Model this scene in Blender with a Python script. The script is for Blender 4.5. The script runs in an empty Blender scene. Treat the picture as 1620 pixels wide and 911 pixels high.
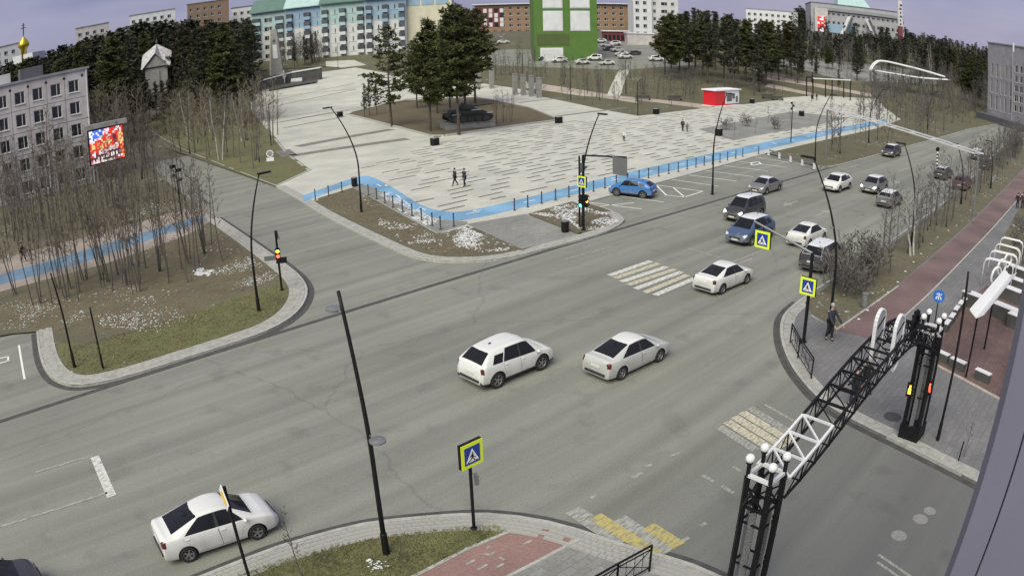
import bpy, bmesh, math, random
from mathutils import Vector, Matrix, geometry, noise
import numpy as np
R = math.radians
rnd = random.Random(7)
scene = bpy.context.scene
col = scene.collection
# ------------------------------------------------------------------ camera
F_, C3, PIT, ROLL, HC = 1254.6, 0.1433, 0.33143, 0.02576, 14.8
AZ = 0.74884                                    # heading of the main road
cam_d = bpy.data.cameras.new('camera')
cam = bpy.data.objects.new('camera', cam_d); col.objects.link(cam)
scene.camera = cam
cam_d.type = 'PANO'; cam_d.panorama_type = 'FISHEYE_LENS_POLYNOMIAL'
cam_d.sensor_fit = 'AUTO'; cam_d.sensor_width = 36.0; cam_d.sensor_height = 36.0 * 575 / 1024
cam_d.fisheye_fov = R(170)
mmf = F_ * 36.0 / 1620
cam_d.fisheye_polynomial_k0 = 0.0
cam_d.fisheye_polynomial_k1 = -1.0 / mmf
cam_d.fisheye_polynomial_k2 = 0.0
cam_d.fisheye_polynomial_k3 = -C3 / mmf ** 3
cam_d.fisheye_polynomial_k4 = 0.0
cam_d.clip_start = 0.05; cam_d.clip_end = 6000
cam.location = (0, 0, HC)
cam.rotation_mode = 'QUATERNION'
cam.rotation_quaternion = (Matrix.Rotation(R(90) - PIT, 3, 'X') @ Matrix.Rotation(-ROLL, 3, 'Z')).to_quaternion()
# ------------------------------------------------------------------ light
SUN_EL, SUN_AZ = R(48), R(205)                  # low northern sun behind thick cloud
world = bpy.data.worlds.new('World'); scene.world = world; world.use_nodes = True
nt = world.node_tree; nt.nodes.clear()
wo = nt.nodes.new('ShaderNodeOutputWorld')
sk = nt.nodes.new('ShaderNodeTexSky'); sk.sky_type = 'NISHITA'; sk.sun_disc = False
sk.sun_elevation = SUN_EL; sk.sun_rotation = SUN_AZ; sk.air_density = 1.0; sk.dust_density = 2.0
bg1 = nt.nodes.new('ShaderNodeBackground'); bg1.inputs[1].default_value = 0.05
nt.links.new(sk.outputs[0], bg1.inputs[0])
tc = nt.nodes.new('ShaderNodeTexCoord')
mp = nt.nodes.new('ShaderNodeMapping'); mp.inputs['Scale'].default_value = (2.2, 2.2, 9)
nz = nt.nodes.new('ShaderNodeTexNoise'); nz.inputs['Scale'].default_value = 1.6; nz.inputs['Detail'].default_value = 6
rp = nt.nodes.new('ShaderNodeValToRGB')
rp.color_ramp.elements[0].position = .3; rp.color_ramp.elements[0].color = (.36, .37, .63, 1)
rp.color_ramp.elements[1].position = .75; rp.color_ramp.elements[1].color = (.64, .60, .84, 1)
bg2 = nt.nodes.new('ShaderNodeBackground'); bg2.inputs[1].default_value = 0.25
nt.links.new(tc.outputs['Generated'], mp.inputs[0]); nt.links.new(mp.outputs[0], nz.inputs[0])
nt.links.new(nz.outputs[0], rp.inputs[0]); nt.links.new(rp.outputs[0], bg2.inputs[0])
mx = nt.nodes.new('ShaderNodeMixShader'); mx.inputs[0].default_value = .85
nt.links.new(bg1.outputs[0], mx.inputs[1]); nt.links.new(bg2.outputs[0], mx.inputs[2]); nt.links.new(mx.outputs[0], wo.inputs[0])
sun_d = bpy.data.lights.new('sun', 'SUN'); sun_d.energy = 1.5; sun_d.angle = R(50); sun_d.color = (1, .985, .79)
sun = bpy.data.objects.new('sun', sun_d); col.objects.link(sun)
sdir = Vector((math.sin(SUN_AZ) * math.cos(SUN_EL), math.cos(SUN_AZ) * math.cos(SUN_EL), math.sin(SUN_EL)))
sun.rotation_mode = 'QUATERNION'; sun.rotation_quaternion = sdir.to_track_quat('Z', 'Y')
scene.view_settings.view_transform = 'Standard'; scene.view_settings.look = 'None'
scene.view_settings.gamma = 1.0; scene.view_settings.exposure = 1.42
scene.render.engine = 'CYCLES'
scene.cycles.max_bounces = 5; scene.cycles.transparent_max_bounces = 6
# ------------------------------------------------------------------ survey: a photo pixel becomes a bearing, then a point of the place
cP, sP = math.cos(PIT), math.sin(PIT)
def ray(u, v):
    x, y = u - 810.0, 455.5 - v
    t = math.hypot(x, y) / F_; th = t + C3 * t ** 3
    a = math.atan2(y, x) - ROLL; s = math.sin(th)
    d = (s * math.cos(a), math.cos(th), s * math.sin(a))
    return Vector((d[0], d[1] * cP + d[2] * sP, -d[1] * sP + d[2] * cP))
def TZ(y): return 0.0 if y < 165 else .1 * (y - 165) if y < 295 else 13 + .02 * (y - 295)      # the ground climbs beyond the square
def G(u, v, z=0.0):
    d = ray(u, v); dz = min(d.z, -1e-3) if d.z < .002 else d.z
    k = (z - HC) / min(d.z, -1e-3); y = d.y * k
    if d.z >= -1e-3 or y > 165:
        k = (z - 16.5 - HC) / (d.z - .1 * d.y); y = d.y * k
        if k < 0 or y > 295: k = (z + 7.1 - HC) / (d.z - .02 * d.y); y = d.y * k
        if k < 0 or y > 900: k = 900 / d.y
    return Vector((d.x * k, d.y * k, d.z * k + HC))
def AT(u, v, dist):
    """point on the bearing of a pixel at a horizontal distance"""
    d = ray(u, v); k = dist / math.hypot(d.x, d.y)
    return Vector((d.x * k, d.y * k, HC + d.z * k))
def HT(base, u, v):
    """height over the base point that a pixel's bearing reaches there"""
    d = ray(u, v); return HC + d.z * math.hypot(base.x, base.y) / math.hypot(d.x, d.y) - base.z
dA = Vector((math.cos(AZ), math.sin(AZ), 0)); nA = Vector((-math.sin(AZ), math.cos(AZ), 0))
def RF(p): return (p.dot(dA), p.dot(nA))
def WF(s, n, z=0): return dA * s + nA * n + Vector((0, 0, z))
# ------------------------------------------------------------------ materials
MATS = {}
def nodes_of(name):
    m = bpy.data.materials.new(name); m.use_nodes = True
    t = m.node_tree; return m, t, t.nodes['Principled BSDF']
def mat(name, c, rough=.6, metal=0, noise_amt=.12, scale=6.0, bump=0.0, emit=None, estr=1.0, spec=None, detail=4):
    if name in MATS: return MATS[name]
    m, t, b = nodes_of(name)
    b.inputs['Roughness'].default_value = rough; b.inputs['Metallic'].default_value = metal
    if spec is not None: b.inputs['Specular IOR Level'].default_value = spec
    if noise_amt or bump:
        tcn = t.nodes.new('ShaderNodeTexCoord'); n = t.nodes.new('ShaderNodeTexNoise')
        n.inputs['Scale'].default_value = scale; n.inputs['Detail'].default_value = detail
        t.links.new(tcn.outputs['Object'], n.inputs['Vector'])
    if noise_amt:
        r = t.nodes.new('ShaderNodeValToRGB'); e = r.color_ramp.elements
        e[0].position = .3; e[1].position = .72
        e[0].color = tuple(max(0, x * (1 - noise_amt)) for x in c) + (1,)
        e[1].color = tuple(min(1, x * (1 + noise_amt)) for x in c) + (1,)
        t.links.new(n.outputs[0], r.inputs[0]); t.links.new(r.outputs[0], b.inputs['Base Color'])
    else: b.inputs['Base Color'].default_value = tuple(c) + (1,)
    if bump:
        bp = t.nodes.new('ShaderNodeBump'); bp.inputs['Strength'].default_value = bump; bp.inputs['Distance'].default_value = .03
        t.links.new(n.outputs[0], bp.inputs['Height']); t.links.new(bp.outputs[0], b.inputs['Normal'])
    if emit:
        b.inputs['Emission Color'].default_value = tuple(emit) + (1,); b.inputs['Emission Strength'].default_value = estr
    MATS[name] = m; return m
def ramp(t, src, stops):
    r = t.nodes.new('ShaderNodeValToRGB'); e = r.color_ramp.elements
    while len(e) < len(stops): e.new(.5)
    for k, (p, c) in enumerate(stops): e[k].position = p; e[k].color = tuple(c) + (1,)
    t.links.new(src, r.inputs[0]); return r.outputs[0]
def mixc(t, fac, a, b, mode='MIX'):
    n = t.nodes.new('ShaderNodeMix'); n.data_type = 'RGBA'; n.blend_type = mode
    for s, v in ((n.inputs[0], fac), (n.inputs[6], a), (n.inputs[7], b)):
        if hasattr(v, 'is_linked'): t.links.new(v, s)
        elif isinstance(v, (int, float)): s.default_value = v
        else: s.default_value = tuple(v) + (1,)
    return n.outputs[2]
def tex(t, vec, kind, scale, detail=4, sc3=None, rot=0.0, **kw):
    if sc3 and rot:
        m0 = t.nodes.new('ShaderNodeMapping'); t.links.new(vec, m0.inputs[0]); m0.inputs['Rotation'].default_value = (0, 0, rot); vec = m0.outputs[0]; rot = 0
    mpn = t.nodes.new('ShaderNodeMapping'); t.links.new(vec, mpn.inputs[0])
    if sc3: mpn.inputs['Scale'].default_value = sc3
    mpn.inputs['Rotation'].default_value = (0, 0, rot)
    n = t.nodes.new(kind); t.links.new(mpn.outputs[0], n.inputs['Vector'])
    n.inputs['Scale'].default_value = scale
    if 'Detail' in n.inputs: n.inputs['Detail'].default_value = detail
    return n
def ground_mats():
    # asphalt: grey, worn lanes along the road, patches, grit
    m, t, b = nodes_of('asphalt'); MATS['asphalt'] = m
    o = t.nodes.new('ShaderNodeTexCoord').outputs['Object']
    lane = tex(t, o, 'ShaderNodeTexNoise', 1.0, 5, (.018, .42, 1), -AZ)
    lane.inputs['Distortion'].default_value = .25
    big = tex(t, o, 'ShaderNodeTexNoise', .09, 3)
    grit = tex(t, o, 'ShaderNodeTexNoise', 14, 3)
    c = ramp(t, lane.outputs[0], [(.28, (.150, .154, .130)), (.45, (.195, .20, .170)), (.58, (.245, .25, .213)), (.74, (.18, .184, .158))])
    c = mixc(t, .4, c, ramp(t, big.outputs[0], [(.3, (.145, .147, .134)), (.7, (.245, .248, .215))]))
    fine = tex(t, o, 'ShaderNodeTexNoise', 1.0, 4, (.006, 1.1, 1), -AZ)
    c = mixc(t, .55, c, ramp(t, fine.outputs[0], [(.3, (.38, .38, .38)), (.5, (.5, .5, .5)), (.7, (.61, .61, .6))]), 'OVERLAY')
    c = mixc(t, .5, c, ramp(t, grit.outputs[0], [(.25, (.35, .35, .35)), (.75, (.65, .65, .65))]), 'OVERLAY')
    # lens falloff painted in: darker, bluer asphalt over the side street
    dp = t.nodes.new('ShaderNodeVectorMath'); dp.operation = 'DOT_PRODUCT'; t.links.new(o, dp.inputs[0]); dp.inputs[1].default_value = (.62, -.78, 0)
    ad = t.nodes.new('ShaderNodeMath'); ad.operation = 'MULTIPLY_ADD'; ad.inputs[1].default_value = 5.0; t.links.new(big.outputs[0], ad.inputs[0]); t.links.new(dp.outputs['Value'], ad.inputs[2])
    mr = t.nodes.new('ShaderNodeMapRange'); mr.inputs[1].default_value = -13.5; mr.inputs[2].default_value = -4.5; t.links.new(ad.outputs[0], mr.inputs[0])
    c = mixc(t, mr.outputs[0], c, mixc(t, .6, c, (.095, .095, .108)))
    blot = tex(t, o, 'ShaderNodeTexNoise', .55, 7)
    c = mixc(t, .35, c, ramp(t, blot.outputs[0], [(.33, (.3, .3, .3)), (.42, (.5, .5, .5)), (.66, (.5, .5, .5)), (.72, (.58, .58, .56))]), 'OVERLAY')
    vor = tex(t, o, 'ShaderNodeTexVoronoi', .045); vor.feature = 'DISTANCE_TO_EDGE'
    nw = tex(t, o, 'ShaderNodeTexNoise', .35, 5)
    va = t.nodes.new('ShaderNodeVectorMath'); va.operation = 'ADD'
    sc = t.nodes.new('ShaderNodeVectorMath'); sc.operation = 'SCALE'; sc.inputs[3].default_value = 2.2
    t.links.new(nw.outputs[1], sc.inputs[0]); t.links.new(o, va.inputs[0]); t.links.new(sc.outputs[0], va.inputs[1])
    mv = t.nodes.new('ShaderNodeVectorMath'); mv.operation = 'SCALE'; mv.inputs[3].default_value = 1.0; t.links.new(va.outputs[0], mv.inputs[0]); t.links.new(mv.outputs[0], vor.inputs['Vector'])
    c = mixc(t, .28, c, ramp(t, vor.outputs['Distance'], [(0, (.4, .4, .4)), (.0016, (1, 1, 1))]), 'MULTIPLY')
    t.links.new(c, b.inputs['Base Color']); b.inputs['Roughness'].default_value = .8
    bp = t.nodes.new('ShaderNodeBump'); bp.inputs['Strength'].default_value = .15; bp.inputs['Distance'].default_value = .01
    t.links.new(grit.outputs[0], bp.inputs['Height']); t.links.new(bp.outputs[0], b.inputs['Normal'])
    # grass of late autumn: brown, olive, bits of old snow
    def grass(name, cols, snow, sscale=1.0, sthr=.62):
        m, t, b = nodes_of(name); MATS[name] = m
        o = t.nodes.new('ShaderNodeTexCoord').outputs['Object']
        n1 = tex(t, o, 'ShaderNodeTexNoise', .35, 6); n2 = tex(t, o, 'ShaderNodeTexNoise', 3.5, 6); n3 = tex(t, o, 'ShaderNodeTexNoise', 18, 2)
        c = ramp(t, n1.outputs[0], [(.33, cols[0]), (.5, cols[1]), (.66, cols[2])])
        c = mixc(t, .55, c, ramp(t, n2.outputs[0], [(.35, cols[0]), (.5, cols[2]), (.65, cols[1])]))
        c = mixc(t, .8, c, ramp(t, n3.outputs[0], [(.25, (.22, .22, .22)), (.75, (.78, .78, .78))]), 'OVERLAY')
        if snow:
            s1 = tex(t, o, 'ShaderNodeTexNoise', sscale, 8); s2 = tex(t, o, 'ShaderNodeTexNoise', .12, 2)
            mm = t.nodes.new('ShaderNodeMath'); mm.operation = 'MULTIPLY_ADD'; mm.inputs[1].default_value = .45
            t.links.new(s2.outputs[0], mm.inputs[0]); t.links.new(s1.outputs[0], mm.inputs[2])
            f = ramp(t, mm.outputs[0], [(sthr + .25, (0, 0, 0)), (sthr + .31, (1, 1, 1))])
            c = mixc(t, f, c, (.62, .64, .66))
        t.links.new(c, b.inputs['Base Color']); b.inputs['Roughness'].default_value = .95
        bp = t.nodes.new('ShaderNodeBump'); bp.inputs['Strength'].default_value = .7; bp.inputs['Distance'].default_value = .06
        t.links.new(n2.outputs[0], bp.inputs['Height']); t.links.new(bp.outputs[0], b.inputs['Normal'])
    grass('lawn', ((.10, .085, .05), (.14, .125, .06), (.12, .135, .05)), True, 4.5, .69)
    grass('forest_floor', ((.085, .074, .05), (.115, .10, .064), (.125, .118, .072)), True, 3.1, .655)
    grass('dry_lawn', ((.10, .072, .045), (.135, .10, .06), (.09, .088, .048)), False)
    grass('park_lawn', ((.085, .072, .05), (.115, .098, .062), (.10, .105, .05)), True, 2.2, .66)
    grass('ground', ((.085, .07, .05), (.12, .10, .07), (.095, .095, .055)), True, 1.2, .66)
    # brick-like paving with joints laid along the road
    def paving(name, c1, c2, jc, bw, bh, rot, stain=.25):
        m, t, b = nodes_of(name); MATS[name] = m
        o = t.nodes.new('ShaderNodeTexCoord').outputs['Object']
        br = tex(t, o, 'ShaderNodeTexBrick', 1.0, rot=rot)
        br.inputs['Color1'].default_value = c1 + (1,); br.inputs['Color2'].default_value = c2 + (1,); br.inputs['Mortar'].default_value = jc + (1,)
        br.inputs['Brick Width'].default_value = bw; br.inputs['Row Height'].default_value = bh
        br.inputs['Mortar Size'].default_value = min(bh * .035, .012); br.inputs['Mortar Smooth'].default_value = .3
        n1 = tex(t, o, 'ShaderNodeTexNoise', .25, 6)
        c = mixc(t, stain * 2, br.outputs[0], ramp(t, n1.outputs[0], [(.3, (.32, .32, .32)), (.7, (.66, .66, .66))]), 'OVERLAY')
        n2 = tex(t, o, 'ShaderNodeTexNoise', 9, 4)
        c = mixc(t, .35, c, ramp(t, n2.outputs[0], [(.3, (.3, .3, .3)), (.7, (.7, .7, .7))]), 'OVERLAY')
        t.links.new(c, b.inputs['Base Color']); b.inputs['Roughness'].default_value = .75
    paving('plaza_paving', (.46, .455, .405), (.50, .495, .44), (.37, .365, .32), 1.2, .6, -AZ, .18)
    paving('grey_paving', (.21, .21, .195), (.25, .25, .235), (.14, .14, .13), .6, .3, -AZ)
    paving('dark_paving', (.15, .148, .15), (.175, .172, .175), (.10, .10, .10), .6, .3, -AZ)  # grey paving darkened to stand in for lens falloff on the right
    paving('brown_paving', (.115, .072, .065), (.15, .095, .085), (.07, .05, .045), .4, .2, -AZ, .3)
    paving('red_path', (.235, .145, .13), (.26, .16, .14), (.225, .14, .125), 2, 1, -AZ, .3)
    paving('red_dark', (.155, .105, .10), (.172, .115, .11), (.15, .10, .095), 2, 1, -AZ, .4)
    paving('tan_paving', (.36, .30, .25), (.42, .36, .31), (.26, .22, .19), .8, .4, -AZ)
    paving('tan_worn', (.25, .21, .185), (.30, .255, .225), (.19, .16, .14), .8, .4, -AZ, .5)
    paving('blue_worn', (.11, .185, .27), (.13, .205, .29), (.10, .175, .26), 3, 1.5, -AZ, .55)
    paving('blue_path', (.16, .315, .48), (.17, .33, .50), (.155, .305, .465), 3, 1.5, -AZ, .4)
    mat('kerb', (.37, .37, .34), .8, noise_amt=.18, scale=4)
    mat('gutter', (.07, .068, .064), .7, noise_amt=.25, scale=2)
    mat('paver', (.34, .335, .305), .85, noise_amt=.2, scale=3)
    mat('inlay', (.125, .12, .105), .8, noise_amt=.25, scale=3)
    # road paint worn through in patches
    for nm, c, thr in (('paint_white', (.62, .62, .58), .44), ('paint_yellow', (.47, .39, .13), .46), ('paint_faint', (.38, .38, .35), .52), ('paint_buff', (.55, .51, .38), .46), ('paint_fresh', (.75, .75, .73), .25)):
        m, t, b = nodes_of(nm); MATS[nm] = m
        o = t.nodes.new('ShaderNodeTexCoord').outputs['Object']
        n = tex(t, o, 'ShaderNodeTexNoise', 1.0, 9, (3.5, 11, 1), -AZ)
        c_ = mixc(t, ramp(t, n.outputs[0], [(thr - .14, (.08, .08, .08)), (thr + .1, (.95, .95, .95))]), (.19, .192, .168), c)
        t.links.new(c_, b.inputs['Base Color']); b.inputs['Roughness'].default_value = .8
ground_mats()
# ------------------------------------------------------------------ mesh building
class MB:
    def __init__(s): s.v = []; s.f = []; s.m = []; s.cur = 0
    def add(s, vs, fs):
        o = len(s.v); s.v += [tuple(x) for x in vs]; s.f += [tuple(i + o for i in f) for f in fs]; s.m += [s.cur] * len(fs)
    def box(s, c, d, rz=0.0, M=None):
        hx, hy, hz = d[0] / 2, d[1] / 2, d[2] / 2
        vs = [Vector((x, y, z)) for z in (-hz, hz) for x, y in ((-hx, -hy), (hx, -hy), (hx, hy), (-hx, hy))]
        m = M or Matrix.Rotation(rz, 3, 'Z')
        s.add([m @ p + Vector(c) for p in vs], [(3, 2, 1, 0), (4, 5, 6, 7), (0, 1, 5, 4), (1, 2, 6, 5), (2, 3, 7, 6), (3, 0, 4, 7)])
    def bar(s, a, b, w, h=None):
        a, b = Vector(a), Vector(b); d = b - a
        if d.length < 1e-6: return
        q = d.to_track_quat('X', 'Z').to_matrix(); s.box((a + b) / 2, (d.length, w, h or w), M=q)
    def tube(s, pts, rad, n=6, cap=True):
        pts = [Vector(p) for p in pts]; k = len(pts)
        if isinstance(rad, (int, float)): rad = [rad] * k
        vs = []; ref = Vector((0.13, 0.31, .94))
        for i, p in enumerate(pts):
            d = (pts[min(i + 1, k - 1)] - pts[max(i - 1, 0)]).normalized()
            a = d.cross(ref)
            if a.length < .1: a = d.cross(Vector((1, 0, 0)))
            a.normalize(); b = d.cross(a)
            vs += [p + (a * math.cos(2 * math.pi * j / n) + b * math.sin(2 * math.pi * j / n)) * rad[i] for j in range(n)]
        fs = [(i * n + j, i * n + (j + 1) % n, (i + 1) * n + (j + 1) % n, (i + 1) * n + j) for i in range(k - 1) for j in range(n)]
        if cap: fs += [tuple(range(n))[::-1], tuple((k - 1) * n + j for j in range(n))]
        s.add(vs, fs)
    def lathe(s, c, prof, n=12, M=None):
        vs = []; m = M or Matrix.Identity(3)
        for r, z in prof: vs += [m @ Vector((r * math.cos(2 * math.pi * j / n), r * math.sin(2 * math.pi * j / n), z)) + Vector(c) for j in range(n)]
        k = len(prof)
        fs = [(i * n + j, i * n + (j + 1) % n, (i + 1) * n + (j + 1) % n, (i + 1) * n + j) for i in range(k - 1) for j in range(n)]
        s.add(vs, fs + [tuple(range(n))[::-1], tuple((k - 1) * n + j for j in range(n))])
    def sphere(s, c, r, n=10, sc=(1, 1, 1)):
        k = max(4, n // 2); c = Vector(c); vs = []
        for i in range(k + 1):
            a = math.pi * i / k
            vs += [c + Vector((math.sin(a) * math.cos(2 * math.pi * j / n) * r * sc[0], math.sin(a) * math.sin(2 * math.pi * j / n) * r * sc[1], math.cos(a) * r * sc[2])) for j in range(n)]
        s.add(vs, [(i * n + j, (i + 1) * n + j, (i + 1) * n + (j + 1) % n, i * n + (j + 1) % n) for i in range(k) for j in range(n)])
    def prism(s, poly, z0, z1):
        n = len(poly); p2 = [Vector((p[0], p[1], 0)) for p in poly]
        tri = geometry.tessellate_polygon([p2])
        area = sum(p2[i].x * p2[(i + 1) % n].y - p2[(i + 1) % n].x * p2[i].y for i in range(n))
        fs = []
        for t in tri:
            a, b, c = (p2[i] for i in t)
            if (b - a).cross(c - a).z < 0: t = t[::-1]
            fs.append(tuple(i + n for i in t))
        for i in range(n):
            j = (i + 1) % n
            fs.append((i, j, j + n, i + n) if area > 0 else (j, i, i + n, j + n))
        s.add([(p.x, p.y, z0) for p in p2] + [(p.x, p.y, z1) for p in p2], fs)
    def sheet(s, poly, z):
        """a thin sheet that follows the ground, cut where the ground changes slope"""
        p2 = [Vector((p[0], p[1], 0)) for p in poly]; b = bmesh.new(); vs = [b.verts.new(p) for p in p2]
        for t in geometry.tessellate_polygon([p2]):
            i, j, k = t
            if (p2[j] - p2[i]).cross(p2[k] - p2[i]).z < 0: t = t[::-1]
            try: b.faces.new([vs[q] for q in t])
            except ValueError: pass
        for y in (165, 295):
            bmesh.ops.bisect_plane(b, geom=b.verts[:] + b.edges[:] + b.faces[:], plane_co=(0, y, 0), plane_no=(0, 1, 0))
        b.verts.index_update()
        s.add([(v.co.x, v.co.y, TZ(v.co.y) + z) for v in b.verts], [tuple(v.index for v in f.verts) for f in b.faces]); b.free()
    def plate(s, poly2, M, thick):
        """a flat outline (x,z) extruded towards -y, then placed by the 4x4 M"""
        n = len(poly2); p3 = [Vector((p[0], p[1], 0)) for p in poly2]
        tri = geometry.tessellate_polygon([p3]); fs = []
        for t in tri:
            a, b, c = (p3[i] for i in t)
            if (b - a).cross(c - a).z < 0: t = t[::-1]
            fs += [tuple(t), tuple(i + n for i in t[::-1])]
        area = sum(p3[i].x * p3[(i + 1) % n].y - p3[(i + 1) % n].x * p3[i].y for i in range(n))
        for i in range(n):
            j = (i + 1) % n; q = (i, i + n, j + n, j)
            fs.append(q if area > 0 else q[::-1])
        s.add([M @ Vector((p.x, -thick, p.y)) for p in p3] + [M @ Vector((p.x, 0, p.y)) for p in p3], fs)
    def mesh(s, name, mats, smooth=False):
        me = bpy.data.meshes.new(name); me.from_pydata(s.v, [], s.f)
        for m in (mats if isinstance(mats, (list, tuple)) else [mats]): me.materials.append(MATS[m] if isinstance(m, str) else m)
        if isinstance(mats, (list, tuple)) and len(mats) > 1: me.polygons.foreach_set('material_index', s.m)
        if smooth: me.polygons.foreach_set('use_smooth', [True] * len(me.polygons))
        me.update(); return me
    def obj(s, name, mats, parent=None, smooth=False, **tags): return link(name, s.mesh(name, mats, smooth), parent, **tags)
def link(name, data, parent=None, loc=None, rz=None, label=None, cat=None, group=None, kind=None):
    o = bpy.data.objects.new(name, data); col.objects.link(o)
    if parent: o.parent = parent
    if loc is not None: o.location = loc
    if rz is not None: o.rotation_euler = (0, 0, rz)
    if label: o['label'] = label
    if cat: o['category'] = cat
    if group: o['group'] = group
    if kind: o['kind'] = kind
    return o
def thing(name, label, cat, loc=(0, 0, 0), rz=0.0, group=None): return link(name, None, None, loc, rz, label, cat, group)
KIDS = {}
def kids(o):
    return [c for c in o.children]
def dup(o, loc=None, rz=None, label=None, scale=None, par=None, group=None):
    c = o.copy(); col.objects.link(c)
    if par: c.parent = par
    if loc is not None: c.location = loc
    if rz is not None: c.rotation_euler = (0, 0, rz)
    if scale is not None: c.scale = (scale,) * 3 if isinstance(scale, (int, float)) else scale
    if label: c['label'] = label
    if group: c['group'] = group
    for k in KIDS.get(o.name) or o.children: dup(k, par=c)
    return c
def spline(pts, n=6, closed=False):
    out = []; k = len(pts); P = [Vector(p) for p in pts]
    for i in range(k if closed else k - 1):
        a, b, c, d = (P[(i + j) % k] if closed else P[min(max(i + j, 0), k - 1)] for j in (-1, 0, 1, 2))
        for q in range(n):
            t = q / n
            out.append(.5 * ((2 * b) + (c - a) * t + (2 * a - 5 * b + 4 * c - d) * t * t + (3 * b - a - 3 * c + d) * t ** 3))
    if not closed: out.append(P[-1])
    return out
def GP(*px): return [G(u, v) for u, v in px]
def offset(path, d):
    out = []; k = len(path)
    for i, p in enumerate(path):
        t = (path[min(i + 1, k - 1)] - path[max(i - 1, 0)]); t.z = 0; t.normalize()
        out.append(p + Vector((-t.y, t.x, 0)) * d)
    return out
def resample(path, step):
    out = [path[0].copy()]; acc = 0
    for a, b in zip(path, path[1:]):
        L = (b - a).length; 
        if L < 1e-9: continue
        t = step - acc
        while t <= L: out.append(a.lerp(b, t / L)); t += step
        acc = L - (t - step)
    return out
def strip(path, d0, d1, z0, z1):
    """solid band along a path between two sideways offsets"""
    a, b = offset(path, d0), offset(path, d1); m = MB()
    for i in range(len(path) - 1):
        q = [a[i], a[i + 1], b[i + 1], b[i]]; o = len(m.v); m.prism(q, z0, z1)
        for k in range(o, len(m.v)): v = m.v[k]; m.v[k] = (v[0], v[1], v[2] + TZ(v[1]))
    return m
# ================================================================== ground, roads, pavements
mb = MB(); mb.cur = 0
rows = [(-40, -.08), (165, -.08), (295, 12.92), (2600, TZ(2600) - .08)]
mb.add([(x, y, z) for y, z in rows for x in (-1800, 1800)], [(2 * i, 2 * i + 1, 2 * i + 3, 2 * i + 2) for i in range(3)])
mb.obj('ground', 'ground', kind='structure')
RDA = []                                            # far gutter of the main road: n coordinate
nfar = sum(RF(G(*q))[1] for q in ((150, 617), (405, 536), (545, 495), (810, 414), (935, 375), (1180, 305))) / 6
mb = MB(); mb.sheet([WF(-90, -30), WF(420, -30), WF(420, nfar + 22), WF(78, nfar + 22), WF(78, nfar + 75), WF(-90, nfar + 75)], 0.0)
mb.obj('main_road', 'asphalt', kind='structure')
def island(name, px, m, z=.12, n=5, closed_spline=None, pts=None):
    p = pts or [G(u, v) for u, v in px]
    mb = MB(); mb.prism(p, -.05, z); return mb.obj(name, m, kind='structure')
def layer(name, px, m, z, pts=None, kind='structure'):
    p = pts or [G(u, v) for u, v in px]
    mb = MB(); mb.sheet(p, z); return mb.obj(name, m, kind=kind)
def curve(px, n=6): return spline(GP(*px), n)
KERBST = None
def kerb(path, w=.16, z=.135, left=True, name='kerb', stone=1.0, gap=.012):
    """kerb stones about a metre long, butted with thin joints; the first stones are parts, all share the strip"""
    root = thing_struct(name)
    pts = resample(path, stone); sg = 1 if left else -1
    for i in range(len(pts) - 1):
        a, b = pts[i], pts[i + 1]; d = (b - a); L = d.length; d.normalize(); nn = Vector((-d.y, d.x, 0)) * sg
        k = MB(); c = (a + b) / 2 + nn * (w / 2); k.box((c.x, c.y, z / 2 - .03 + rnd.uniform(-.003, .003) + TZ(c.y)), (L - gap, w, z + .06), math.atan2(d.y, d.x))
        k.obj('kerb_stone', 'kerb', root)
    return root
def thing_struct(name):
    o = link(name, None); o['kind'] = 'structure'; return o
def strokes(name, segs, w, m, z=.012):
    mb = MB()
    for a, b in segs:
        a, b = (G(*a), G(*b)) if not isinstance(a, Vector) else (a, b)
        d = (b - a).normalized(); nn = Vector((-d.y, d.x, 0)) * w / 2
        mb.add([Vector((p.x, p.y, z)) for p in (a - nn, b - nn, b + nn, a + nn)], [(0, 1, 2, 3)])
    return mb.obj(name, m, kind='structure')
# ---- left verge with the thicket
kL = curve([(58, 527), (63, 565), (75, 592), (95, 607), (130, 612), (200, 598), (300, 567), (405, 533), (450, 512), (476, 490), (487, 466), (481, 446), (458, 424), (405, 386), (345, 345)], 6)
far_left = GP((312, 326), (262, 287), (240, 262), (205, 235), (160, 205)) + [WF(-60, nfar + 130), WF(-140, nfar + 90), WF(-90, nfar + 8)] + GP((-60, 545), (20, 530))
pL = kL + far_left
mb = MB(); mb.sheet(pL, .11); mb.obj('verge', 'forest_floor', kind='structure')
# mown strip near the kerb
layer('lawn', None, 'lawn', .116, pts=offset(kL[6:-14], 1.25) + GP((440, 455), (380, 470), (250, 520), (150, 545), (92, 545)))
st = strip(kL, .18, 1.15, .0, .122); st.obj('kerb_paving', 'paver', kind='structure')
kerb(kL, left=True)
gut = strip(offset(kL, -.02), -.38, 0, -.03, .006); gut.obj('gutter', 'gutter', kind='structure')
# left footway: tan paving with a blue cycle lane
pa = curve([(-60, 432), (0, 413), (150, 373), (250, 345), (313, 327)], 4); pb = curve([(345, 345), (290, 376), (180, 415), (90, 440), (0, 464), (-60, 482)], 4)
layer('footway', None, 'tan_worn', .118, pts=pa + pb)
ba = curve([(-60, 455), (0, 437), (110, 405), (200, 378), (320, 343)], 4); bb = curve([(328, 350), (230, 384), (120, 421), (0, 453), (-60, 470)], 4)
layer('cycle_path', None, 'blue_worn', .123, pts=ba + bb)
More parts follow.
